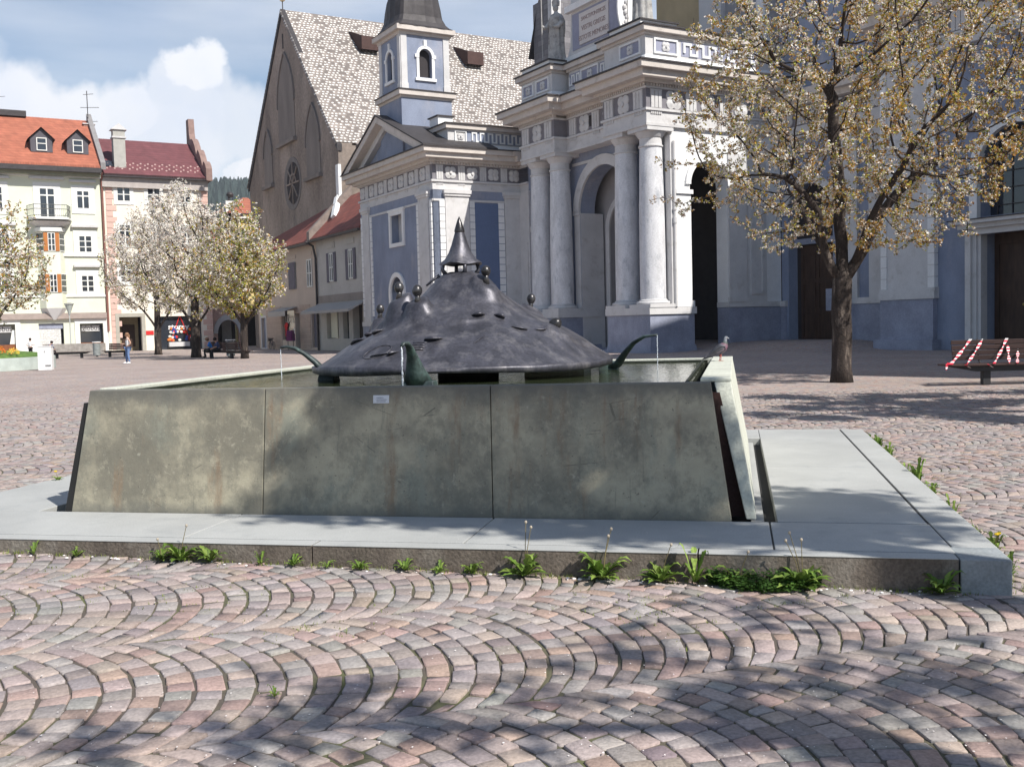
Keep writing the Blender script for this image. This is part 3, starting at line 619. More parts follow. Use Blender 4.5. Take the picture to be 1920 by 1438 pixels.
    L3 = [pl_(*p) for p in ((1140, 690, 10.6), (1158, 683, 10.5), (1172, 662, 10.4), (1188, 643, 10.3), (1208, 631, 10.2), (1232, 628, 10.1))]
    spout('right curved spout arching up to a thin jet', None, L3, [.055, .055, .042, .03, .022, .015], ((L3[0].x - .1, L3[0].x + .12, L3[0].y - .1, L3[0].y + .1), (L3[0].x - .08, L3[0].x + .1, L3[0].y - .06, L3[0].y + .06), 1.03, 1.2))
    # water jets
    mw = bpy.data.materials.new('jet_water'); mw.use_nodes = True; bs = mw.node_tree.nodes['Principled BSDF']; bs.inputs['Base Color'].default_value = (.85, .9, .95, 1); bs.inputs['Roughness'].default_value = .1; bs.inputs['Transmission Weight'].default_value = .45; bs.inputs['IOR'].default_value = 1.2
    for (e, n_, lab, d) in ((L1[-1], .004, 'thin water jet falling from the left spout', -1), (L2[-1], .0075, 'beaded water jet falling from the front spout', -1), (L3[-1], .004, 'thin water jet falling from the right spout', 1)):
        j = MB(); top = e.z - .01; z = top
        while z > 1.12:
            r_ = n_ * random.uniform(.5, 1.3); j.sph((random.uniform(-.002, .002), 0, z), r_, 1, 1, 1.8, 8, 6); z -= r_ * 2.2
        o = j.build('water_jet', mw, smooth=True); tag(o, lab, 'water jet', 'water jets of the fountain')
        wq = f_world(cx + e.x, cy + e.y); o.location = (wq.x, wq.y, 0)
fountain()
# ------------------------------------------------------------------ buildings: shared materials and helpers
M_trim = mat('grey_stone_paint', (.57, .56, .56), rough=.85, var=.08, scale=1.2, fine=.03, fscale=25, bump=.1, bscale=20, c3=(.40, .38, .36), c3scale=1.6, c3lo=.56, c3hi=.8)
M_warm = mat('warm_cornice_paint', (.56, .51, .47), rough=.85, var=.08, scale=1.5, fine=.03, fscale=20, c3=(.38, .34, .31), c3scale=1.4, c3lo=.55, c3hi=.75)
M_white = mat('white_stone', (.74, .74, .74), rough=.7, var=.06, scale=1.5, fine=.03, fscale=20)
M_marble = mat('column_marble', (.62, .62, .64), rough=.55, var=.16, scale=1.6, stretch=(1.6, 1.6, .5), fine=.05, fscale=14, c3=(.34, .36, .40), c3scale=2.2, c3lo=.54, c3hi=.75, spec=.4)
M_blue = mat('blue_plaster', (.235, .268, .355), rough=.9, var=.14, scale=.9, stretch=(1, 1, .6), fine=.03, fscale=15, bump=.12, bscale=14, c3=(.34, .345, .40), c3scale=.55, c3lo=.52, c3hi=.72)
M_bluedeep = mat('deep_blue_plaster', (.125, .17, .285), rough=.9, var=.08, scale=.6, fine=.03, fscale=15)
M_panel = mat('lavender_panel_paint', (.30, .31, .40), rough=.9, var=.1, scale=2)
M_dado = mat('grey_blue_dado', (.27, .29, .37), rough=.7, var=.18, scale=1.3, fine=.05, fscale=12, bump=.1, bscale=12)
M_lead = mat('dark_lead_flashing', (.055, .05, .052), rough=.6, var=.2, scale=3, metal=.2)
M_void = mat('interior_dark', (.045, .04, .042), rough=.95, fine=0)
M_intw = mat('vestibule_plaster', (.34, .33, .34), rough=.9, var=.06)
M_doorwood = mat('dark_door_wood', (.06, .035, .025), rough=.6, var=.3, scale=6, stretch=(1, 1, .2))
M_frieze = mat('frieze_ground', (.20, .19, .21), rough=.9, var=.1)
M_glassd = glass_mat('dark_window_glass', (.03, .035, .045), .06)

def wall(b, s0, s1, z0, z1, d0, d1, holes, mapf=None):
    """wall slab in facade coordinates (s, outward d, z) with rectangular or arched holes (s0, s1, z0, z1, arched)"""
    ss = sorted({s0, s1} | {h[0] for h in holes} | {h[1] for h in holes})
    for i in range(len(ss) - 1):
        a, c = ss[i], ss[i + 1]; hs = sorted([h for h in holes if h[0] <= a + 1e-6 and h[1] >= c - 1e-6], key=lambda h: h[2]); z = z0
        for h in hs:
            if h[2] > z + 1e-6: b.box(a, c, d0, d1, z, h[2])
            z = h[3]
            if len(h) > 4 and h[4]:
                r = (h[1] - h[0]) / 2; m = (h[0] + h[1]) / 2; zs = h[3] - r * h[4]; n = 12
                for sg in (-1, 1):
                    pts = [(m + sg * r * math.cos(math.pi / 2 * k / n), zs + r * h[4] * math.sin(math.pi / 2 * k / n)) for k in range(n + 1)]
                    pts = pts + [(m + sg * r, h[3])]
                    b.prism(pts if sg < 0 else pts[::-1], d0, d1)
        if z < z1 - 1e-6: b.box(a, c, d0, d1, z, z1)
def arch_ring(b, m, zs, r0, r1, d0, d1, n=20, k=1.):
    for i in range(n):
        a0, a1 = math.pi * i / n, math.pi * (i + 1) / n
        b.prism([(m + r0 * math.cos(a0), zs + k * r0 * math.sin(a0)), (m + r1 * math.cos(a0), zs + k * r1 * math.sin(a0)), (m + r1 * math.cos(a1), zs + k * r1 * math.sin(a1)), (m + r0 * math.cos(a1), zs + k * r0 * math.sin(a1))], d0, d1)
def FA_(a0): return lambda s, d, z: (a0 - d, s, z)       # facade looking along -a
def FB_(b0): return lambda s, d, z: (s, b0 - d, z)       # facade looking along -b
def pbox(name, m, parent, T, s0, s1, d0, d1, z0, z1, label=None):
    b = MB(T); b.box(s0, s1, d0, d1, z0, z1); return b.build(name, m, parent, label=label)
def rosette(parent, T, s, z, r, d):
    b = MB(T)
    for k in range(4):
        a = math.pi / 4 * (2 * k + 1) if r > 0 else 0; n = 10; c = (s + .5 * r * math.cos(a), z + .5 * r * math.sin(a))
        vs = [(c[0], d + .10 * r + .06, c[1])] + [(c[0] + .50 * r * math.cos(2 * math.pi * i / n) * 1.0, d + .05, c[1] + .50 * r * math.sin(2 * math.pi * i / n)) for i in range(n)] + [(c[0] + .53 * r * math.cos(2 * math.pi * i / n), d, c[1] + .53 * r * math.sin(2 * math.pi * i / n)) for i in range(n)]
        fs = [(0, 1 + i, 1 + (i + 1) % n) for i in range(n)] + [(1 + i, 1 + n + i, 1 + n + (i + 1) % n, 1 + (i + 1) % n) for i in range(n)]
        b.add(vs, fs)
    b.prism([(s + .22 * r * math.cos(2 * math.pi * i / 8), z + .22 * r * math.sin(2 * math.pi * i / 8)) for i in range(8)], d, d + .14)
    return b.build('rosette', M_trim, parent, smooth=False)
def triglyph(parent, T, s, w_, z0, z1, d):
    b = MB(T)
    for k in range(3): x = s - w_ / 2 + w_ * (k + .08) / 3; b.box(x, x + w_ * .84 / 3, d, d + .07, z0, z1 - .06)
    b.box(s - w_ / 2, s + w_ / 2, d, d + .075, z1 - .06, z1)
    return b.build('triglyph', M_trim, parent)
def guttae(b, s, w_, z, d):
    for k in range(6): x = s - w_ / 2 + w_ * (k + .15) / 6; b.box(x, x + w_ * .7 / 6, d, d + .05, z - .16, z)
    b.box(s - w_ / 2, s + w_ / 2, d, d + .055, z, z + .05)
def frieze_run(parent, T, s0, s1, z0, z1, d, pitch, start=0):
    """alternating triglyphs and rosettes, with pegs below"""
    n = max(1, round((s1 - s0) / pitch)); p = (s1 - s0) / n; g = MB(T)
    for i in range(n):
        c = s0 + p * (i + .5)
        if (i + start) % 2 == 0: triglyph(parent, T, c, p * .62, z0 + .03, z1 - .03, d); guttae(g, c, p * .62, z0 - .12, d)
        else: rosette(parent, T, c, (z0 + z1) / 2, min(p * .56, (z1 - z0) * .56), d)
    if g.v: g.build('guttae', M_trim, parent)
def dentils(b, s0, s1, z0, z1, d0, d1, pitch=.17):
    n = int((s1 - s0) / pitch)
    for i in range(n): x = s0 + (s1 - s0) * i / n; b.box(x, x + pitch * .55, d0, d1, z0, z1)
def meander(b, s0, s1, z0, z1, d0, d1, pitch=.62, t=.1):
    x = s0; up = True
    while x + pitch / 2 <= s1 + 1e-3:
        zt = z1 if up else z0 + t
        b.box(x, x + t, d0, d1, z0 + t, z1 - t); b.box(x, x + pitch / 2 + t, d0, d1, zt - t, zt); x += pitch / 2; up = not up
    b.box(x, x + t, d0, d1, z0 + t, z1 - t)
def frame(b, s0, s1, z0, z1, d0, d1, t):
    b.box(s0, s1, d0, d1, z0, z0 + t); b.box(s0, s1, d0, d1, z1 - t, z1); b.box(s0, s0 + t, d0, d1, z0 + t, z1 - t); b.box(s1 - t, s1, d0, d1, z0 + t, z1 - t)
def quoin_strip(parent, T, s0, s1, z0, z1, d, step=.5, m=None, gap=.035):
    b = MB(T); z = z0
    while z < z1 - .1: b.box(s0, s1, 0, d, z, min(z + step - gap, z1)); z += step
    return b.build('quoin_strip', m or M_white, parent)
def column(parent, a, b_, z0, z1, r):
    m = MB(); m.lathe(a, b_, [(r, z0 + .42), (r * 1.0, z0 + 2.5), (r * .97, z0 + 5), (r * .86, z1 - 1.0)], 32, cap=False)
    c = m.build('column', M_marble, parent, smooth=True)
    m = MB(); m.box(a - r * 1.32, a + r * 1.32, b_ - r * 1.32, b_ + r * 1.32, z0 + .001, z0 + .17); m.lathe(a, b_, [(r * 1.28, z0 + .17), (r * 1.32, z0 + .24), (r * 1.27, z0 + .31), (r * 1.1, z0 + .34), (r * 1.12, z0 + .38), (r * 1.02, z0 + .43)], 32, cap=False)
    m.build('column_base', M_trim, c)
    m = MB(); r2 = r * .86; m.lathe(a, b_, [(r2, z1 - 1.0), (r2 * 1.1, z1 - .97), (r2 * 1.1, z1 - .90), (r2, z1 - .88), (r2, z1 - .55), (r2 * 1.1, z1 - .5), (r2 * 1.35, z1 - .28), (r2 * 1.36, z1 - .24)], 32, cap=False)
    m.box(a - r2 * 1.45, a + r2 * 1.45, b_ - r2 * 1.45, b_ + r2 * 1.45, z1 - .24, z1 - .04)
    m.build('capital', M_trim, c)

def tiles_mat(name, c, c2, su=.22, sv=.30, rough=.8, rowdark=.6):
    m = bpy.data.materials.new(name); m.use_nodes = True; t = m.node_tree; bs = t.nodes['Principled BSDF']; bs.inputs['Roughness'].default_value = rough; L = t.links.new
    tc = N(t, 'ShaderNodeTexCoord'); br = N(t, 'ShaderNodeTexBrick'); br.inputs['Scale'].default_value = 1; br.inputs['Brick Width'].default_value = su; br.inputs['Row Height'].default_value = sv; br.inputs['Mortar Size'].default_value = .022
    br.inputs['Color1'].default_value = (*c, 1); br.inputs['Color2'].default_value = (*c2, 1); br.inputs['Mortar'].default_value = (*[x * rowdark for x in c], 1)
    sx = N(t, 'ShaderNodeSeparateXYZ'); L(tc.outputs['Object'], sx.inputs[0]); cb = N(t, 'ShaderNodeCombineXYZ')
    ad = N(t, 'ShaderNodeMath', operation='ADD'); L(sx.outputs[0], ad.inputs[0]); L(sx.outputs[1], ad.inputs[1]); m_u = N(t, 'ShaderNodeMath', operation='MULTIPLY'); m_u.inputs[1].default_value = .98; L(ad.outputs[0], m_u.inputs[0])
    L(m_u.outputs[0], cb.inputs[0]); L(sx.outputs[2], cb.inputs[1]); L(cb.outputs[0], br.inputs['Vector'])
    nn = N(t, 'ShaderNodeTexNoise'); nn.inputs['Scale'].default_value = 1.3; nn.inputs['Detail'].default_value = 6; L(tc.outputs['Object'], nn.inputs['Vector']); rr = N(t, 'ShaderNodeMapRange'); rr.inputs['To Min'].default_value = .6; rr.inputs['To Max'].default_value = 1.4; L(nn.outputs[0], rr.inputs['Value'])
    mx = N(t, 'ShaderNodeMix', data_type='RGBA', blend_type='MULTIPLY'); mx.inputs[0].default_value = 1; L(br.outputs[0], mx.inputs[6]); L(rr.outputs[0], mx.inputs[7]); L(mx.outputs[2], bs.inputs['Base Color']); return m
# ------------------------------------------------------------------ cathedral vestibule (portico)
def portico():
    P = thing('cathedral_portico', 'pale blue and grey cathedral portico with paired marble columns and rosette frieze', 'portico', C0, TH)
    TA = FA_(0.); TB = FB_(0.)
    # pedestals
    def pedestal(a0, a1, b0, b1):
        m = MB(); m.frus((a0 - .08, a1 + .08, b0 - .08, b1 + .08), (a0 - .05, a1 + .05, b0 - .05, b1 + .05), -.1, .34); m.build('plinth', M_dado, P)
        m = MB(); m.box(a0, a1, b0, b1, .34, 1.93); o = m.build('dado', M_dado, P)
        m = MB(); m.box(a0 - .09, a1 + .09, b0 - .09, b1 + .09, 1.93, 2.28); m.build('dado_cap', M_trim, o)
    pedestal(0, 2.85, 0, 3.66); pedestal(0, 2.85, 8.46, 12.1)
    for b_ in (.75, 2.86, 9.26, 11.4): column(P, .80, b_, 2.28, 11.32, .66)
    # front wall with great arch, behind the columns
    m = MB(FA_(1.62)); wall(m, .9, 12.1, 2.28, 11.3, -1.0, 0, [(3.66, 8.46, 2.28, 10.35, 1)]); m.build('front_wall', M_blue, P)
    for s0, s1 in ((3.1, 3.66), (8.46, 9.0)):
        m = MB(FA_(1.62)); m.box(s0, s1, .0, .06, 2.28, 7.8); m.box(s0 - .05, s1 + .05, .0, .14, 7.8, 8.05); m.box(s0 - .04, s1 + .04, 0, .12, 2.28, 2.6); m.build('arch_pier', M_trim, P)
    m = MB(FA_(1.62)); arch_ring(m, 6.06, 7.95, 2.38, 2.95, .0, .14); m.build('archivolt', M_trim, P)
    for b0, b1 in ((3.64, 3.68), (8.44, 8.48)):
        m = MB(); m.box(1.64, 3.2, b0, b1, .0 if b0 > 6 else .0, 7.9); m.build('jamb_lining', M_trim, P)
    m = MB(FA_(1.62)); m.box(3.0, 9.1, .0, .06, 10.62, 10.78); m.build('string_course', M_trim, P)
    # second arch inside (inner wall), giving the passage its depth
    m = MB(FA_(3.3)); wall(m, 3.0, 12.1, -.1, 11.2, -.5, 0, [(4.5, 7.9, -.1, 8.6, 1)]); m.build('inner_wall', M_intw, P)
    m = MB(FA_(3.3)); arch_ring(m, 6.2, 6.9, 1.7, 2.05, .0, .1); m.box(4.15, 4.5, 0, .09, 0, 6.9); m.box(7.9, 8.25, 0, .09, 0, 6.9); m.build('inner_archivolt', M_trim, P)
    # side wall: corner pier, arch, second pier
    m = MB(TB); wall(m, 1.55, 9.0, 2.28, 11.3, -.9, -.06, [(2.72, 5.2, 2.28, 9.75, 1)]); m.build('side_wall', M_white, P, label='sunlit white side wall of the portico')
    m = MB(TB); m.box(1.75, 2.72, -.06, .02, 2.6, 8.0); m.box(1.68, 2.82, -.06, .10, 2.28, 2.6); m.box(1.7, 2.8, -.06, .12, 8.0, 8.22); m.build('corner_pilaster', M_white, P)
    m = MB(TB); arch_ring(m, 3.96, 8.51, 1.24, 1.56, -.06, .06, k=1.); m.build('side_archivolt', M_white, P)
    m = MB(TB); m.box(1.42, 1.55, -.4, .02, 2.28, 10.9); m.build('reveal_strip', M_trim, P)
    m = MB(); m.cyl(1.60, -.10, 2.3, 10.6, .075, .075, 10); m.cyl(1.60, -.10, 6.5, 6.8, .11, .11, 10); m.cyl(1.60, -.10, 7.15, 7.25, .11, .11, 10); m.build('drainpipe', M_trim, P)
    m = MB(TB); m.box(5.2, 9.0, -.9, -.02, .2, 2.23); m.build('dado', M_dado, P)
    m = MB(TB); m.box(5.16, 9.0, -.9, .04, 2.23, 2.5); m.build('dado_cap', M_trim, P)
    m = MB(TB); m.box(5.25, 6.5, -.06, .03, 2.5, 10.2); m.box(5.2, 6.55, -.06, .08, 2.5, 2.75); m.box(6.55, 7.9, -.06, .0, 2.5, 10.2); m.build('side_pier', M_trim, P)
    b = MB(TB); frame(b, 6.75, 7.65, 2.9, 9.2, 0, .05, .12); b.build('niche_frame', M_trim, P)
    # ceiling, floor, back: a dark vestibule
    m = MB(); m.box(1.7, 9.0, .95, 12.0, 11.0, 11.2); m.build('ceiling', M_intw, P)
    m = MB(); m.box(.4, 9.5, .2, 14.0, -.1, .12); m.build('floor', M_dado, P)
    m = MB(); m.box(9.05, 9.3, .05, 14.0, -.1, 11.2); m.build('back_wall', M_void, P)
    # entablature: solid steps, broken forward over the column pairs
    Z = [(11.28, 11.42, .0, M_trim), (11.42, 12.02, -.06, M_trim), (12.02, 12.14, .04, M_trim), (12.14, 13.10, -.06, M_frieze), (13.10, 13.20, .02, M_trim), (13.34, 13.5, .28, M_warm), (13.5, 13.85, .72, M_warm), (13.85, 14.16, .98, M_warm), (14.16, 14.235, 1.07, M_lead)]
    names = ['architrave_fillet', 'architrave', 'taenia', 'frieze', 'bed_mould', 'soffit', 'cornice_lower', 'cornice', 'roof_flashing']
    for (z0, z1, p, mm), nm in zip(Z, names):
        m = MB()
        m.box(-.1 - p, 9.02, -.1 - p, 3.72 + p, z0, z1); m.box(-.1 - p, 8.0, 8.4 - p, 12.2 + p, z0, z1)
        m.box(.75 - p, 8.0, 3.72 + p, 8.4 - p, z0, z1)
        m.build(nm, mm, P)
    m = MB(); m.box(.02, 7.9, .02, 3.6, 13.19, 13.35); m.box(.9, 7.9, 3.6, 8.6, 13.19, 13.35); m.box(.02, 7.9, 8.6, 12.1, 13.19, 13.35); m.build('dentil_bed', M_warm, P)
    m = MB(TA); dentils(m, -.2, 3.8, 13.2, 13.34, -.02, .2); dentils(m, 8.3, 12.2, 13.2, 13.34, -.02, .2); m2 = MB(FA_(.8)); dentils(m2, 3.8, 8.3, 13.2, 13.34, -.1, .14); m.build('dentil_course', M_warm, P); m2.build('dentil_course', M_warm, P)
    m = MB(TB); dentils(m, -.2, 8.0, 13.2, 13.34, -.02, .2); m.build('dentil_course', M_warm, P)
    frieze_run(P, FA_(-.04), -.05, 3.7, 12.14, 13.10, 0, 1.25, 0); frieze_run(P, FA_(-.04), 8.42, 12.15, 12.14, 13.10, 0, 1.25, 0)
    frieze_run(P, FA_(.81), 3.8, 8.35, 12.14, 13.10, 0, 1.14, 1); frieze_run(P, FB_(-.04), .0, 8.9, 12.14, 13.10, 0, 1.14, 0)
    m = MB(FA_(.81)); m.box(5.5, 6.2, -.02, .012, 12.35, 12.95); m.build('frieze_opening', M_void, P)
    # parapet
    def parapet(a0, b0, b1, a1=9.02):
        m = MB(); m.frus((a0 - .42, a1, b0 - .42, b1 + .42), (a0 - .05, a1, b0 - .05, b1 + .05), 14.20, 14.72); m.build('parapet_skirt', M_white, P)
        m = MB(); m.box(a0, a1, b0, b1, 14.72, 15.72); m.build('parapet_wall', M_trim, P)
        for z0, z1, p, mm in ((15.72, 15.86, .1, M_warm), (15.86, 16.12, .28, M_warm), (16.12, 16.19, .36, M_lead)):
            m = MB(); m.box(a0 - p, a1, b0 - p, b1 + p, z0, z1); m.build('parapet_cornice' if mm != M_lead else 'roof_flashing', mm, P)
    parapet(.0, .0, 3.5); parapet(.0, 8.6, 12.0); parapet(.85, 3.93, 8.17)
    for T, s0, s1 in ((FA_(0), .35, 2.1), (FB_(0), .5, 2.0), (FA_(0), 8.9, 10.3), (FA_(0), 10.6, 11.8), (FA_(.85), 5.2, 6.9)):
        m = MB(T); frame(m, s0, s1, 14.84, 15.6, .0, .08, .09); o = m.build('panel_frame', M_white, P)
        m = MB(T); m.box(s0 + .09, s1 - .09, 0, .012, 14.93, 15.51); m.build('panel_ground', M_panel, o)
        rosette(P, T, (s0 + s1) / 2, 15.22, .27, .015)
    m = MB(FB_(0)); m.box(2.25, 7.6, 0, .012, 14.86, 15.6); m.build('panel_ground', M_panel, P)
    m = MB(FB_(0)); meander(m, 2.35, 7.4, 14.9, 15.54, .012, .08, .82, .13); m.build('meander', M_white, P)
    for q0, q1 in ((4.1, 5.15), (6.95, 8.1)): pbox('panel_ground', M_panel, P, FA_(.85), q0, q1, 0, .012, 14.86, 15.58)
    m = MB(FA_(.85)); meander(m, 4.15, 5.1, 14.92, 15.5, .012, .07, .5, .09); meander(m, 7.0, 8.0, 14.92, 15.5, .012, .07, .5, .09); m.build('meander', M_white, P)
    # statue plinths and the attic with its inscription
    for b0, b1 in ((.35, 3.0), (8.9, 11.9)):
        m = MB(); m.box(.0, 2.3, b0, b1, 16.16, 16.52); m.build('statue_plinth', M_white, P); m = MB(); m.box(-.08, 2.38, b0 - .08, b1 + .08, 16.52, 16.60); m.build('roof_flashing', M_lead, P)
    m = MB(FA_(1.3)); m.prism([(3.1, 16.16), (9.1, 16.16), (9.0, 16.6), (8.6, 17.4), (8.5, 19.3), (8.5, 21.5), (3.7, 21.5), (3.7, 19.3), (3.6, 17.4), (3.2, 16.6)], -1.2, 0); m.build('attic', M_trim, P)
    m = MB(FA_(1.3)); m.box(3.85, 8.35, 0, .03, 17.0, 19.0); m.build('attic_panel', M_panel, P)
    m = MB(FA_(1.3)); m.box(3.5, 8.75, 0, .28, 19.15, 19.5); m.box(3.3, 9.0, 0, .12, 16.2, 16.75); m.build('attic_moulding', M_white, P)
    m = MB(FA_(1.3)); m.box(4.75, 7.55, .03, .10, 17.15, 18.85); pl = m.build('inscription_plate', mat('inscription_stone', (.62, .58, .56), var=.05), P)
    M_let = mat('inscription_letters', (.33, .25, .24), fine=0)
    for i, t_ in enumerate(('SANCTI PONTIFICES', 'VESTRI GREGIS', 'ESTOTE MEMORES')):
        text_mesh('inscription', t_, .31 if i == 0 else .37, M_let, P, (1.19, 6.15, 18.5 - i * .52), (R(90), 0, R(-90)), .006, spacing=.82 if i == 0 else .95)
    # oval relief on the attic end, in the sun
    m = MB(FB_(3.7)); m.prism([(1.5 + .5 * math.cos(2 * math.pi * i / 24), 18.2 + 1.35 * math.sin(2 * math.pi * i / 24)) for i in range(24)], 0, .1); o = m.build('oval_cartouche', M_white, P)
    m = MB(FB_(3.7));
    for k in range(7): m.sph((1.5 + .08 * math.sin(k * 1.7), .13, 17.4 + k * .26), .13, 1, .8, 1.2, 8, 6)
    m.build('carved_garland', M_trim, o)
    # columns fragment of roof urn on the side
    return P
PORT = portico()

def lathe_obj(name, lab, cat, loc, prof, m, n=20):
    o = MB(); o.lathe(0, 0, prof, n); q = autosmooth(o.build(name, m)); q.location = loc; q.rotation_euler = (0, 0, TH); return tag(q, lab, cat)
def cw(a, b, z=0): return C0 + eR * a + eL * b + Vector((0, 0, z))
lathe_obj('stone_urn', 'small grey lidded stone urn at the far left end of the portico roof', 'urn', cw(1.9, 13.0, 14.2), [(.28, 0), (.3, .1), (.15, .2), (.15, .35), (.42, .6), (.45, .85), (.3, 1.0), (.14, 1.05), (.16, 1.15), (.20, 1.3), (.1, 1.42), (.02, 1.5)], M_dado)
lathe_obj('stone_pillar_finial', 'white turned stone baluster finial rising behind the sunlit parapet', 'finial', cw(8.6, .9, 16.1), [(.5, 0), (.5, .5), (.35, .6), (.35, 1.2), (.55, 1.4), (.55, 1.6), (.3, 1.75), (.3, 3.4), (.5, 3.6), (.4, 4.2)], M_white)

def statue(name_lab, loc, yaw, sc_=1., headless=False):
    S = thing('saint_statue', name_lab, 'statue', loc, yaw); m_st = mat('weathered_statue_stone', (.40, .39, .375), rough=.85, var=.25, scale=4, bump=.3, c3=(.2, .19, .18), c3scale=3)
    n = 40; prof = [(.44, 0), (.42, .08), (.36, .4), (.34, .9), (.33, 1.25), (.31, 1.5), (.33, 1.75), (.34, 1.95), (.27, 2.12), (.11, 2.2), (.085, 2.28)]
    vs = []; fs = []
    for j, (r, z) in enumerate(prof):
        for i in range(n):
            a = 2 * math.pi * i / n; fo = (1 + .11 * math.sin(9 * a + z * .9) + .06 * math.sin(15 * a - z * 1.3)) if z < 1.9 else 1
            vs.append((r * fo * math.cos(a) * 1.08, r * fo * math.sin(a) * (.78 if z > .5 else .9), z))
    for j in range(len(prof) - 1):
        for i in range(n): k = (i + 1) % n; fs.append((j * n + i, j * n + k, (j + 1) * n + k, (j + 1) * n + i))
    fs.append(tuple(range(n - 1, -1, -1)))
    b = MB(); b.add(vs, fs)
    def sh(v): x, y, z = v; return (x, y - (.05 * math.exp(-((x / .03) ** 2) - (((z - 2.4) / .05) ** 2)) if y < 0 else 0), z)
    b.sph((0, -.02, 2.42), .135, .92, 1, 1.2, 16, 12, sh)
    # arms in wide sleeves
    b.tube([(.27, 0, 2.0), (.40, -.08, 1.7), (.36, -.32, 1.5), (.18, -.42, 1.52)], [.11, .12, .10, .05], 10)
    b.tube([(-.27, 0, 2.0), (-.42, -.06, 1.72), (-.46, -.28, 1.6), (-.44, -.4, 1.66)], [.11, .12, .09, .045], 10)
    for k in range(4): b.tube([(.18 - .01 * k, -.42, 1.53 - .022 * k), (.13, -.47, 1.52 - .022 * k), (.11, -.44, 1.5 - .022 * k)], .013, 5)
    for k in range(4): b.tube([(-.43, -.4, 1.70 - .024 * k), (-.47, -.45, 1.70 - .024 * k), (-.50, -.40, 1.70 - .024 * k)], .013, 5)
    b.build('body', m_st, S, smooth=True)
    b = MB(); b.lathe(0, 0, [(.37, 1.2), (.40, 1.5), (.40, 1.85), (.30, 2.08), (.16, 2.16)], 20, R(-20), R(200), cap=False)
    b.build('cope', m_st, S, smooth=True)
    b = MB(); b.prism([(-.14, 2.5), (.14, 2.5), (.16, 2.7), (0, 2.98), (-.16, 2.7)], -.1, .1); b.build('mitre', m_st, S, bevel=.02)
    b = MB(); b.tube([(-.46, -.42, .05), (-.46, -.44, 2.9)], .022, 6); b.tube([(-.46 + .12 * math.sin(a) , -.44, 2.98 - .12 * math.cos(a)) for a in np.linspace(-.3, 4.6, 12)], .02, 6); b.build('crosier', m_st, S)
    S.scale = (sc_, sc_, sc_); return S
statue('weathered stone bishop statue leaning a staff, beside the Latin inscription plate', cw(1.1, 9.75, 16.57), TH + R(-75), 1.32)
statue('sunlit stone statue of a robed saint at the front corner of the portico', cw(1.15, 1.7, 16.57), TH + R(-60), 1.25)

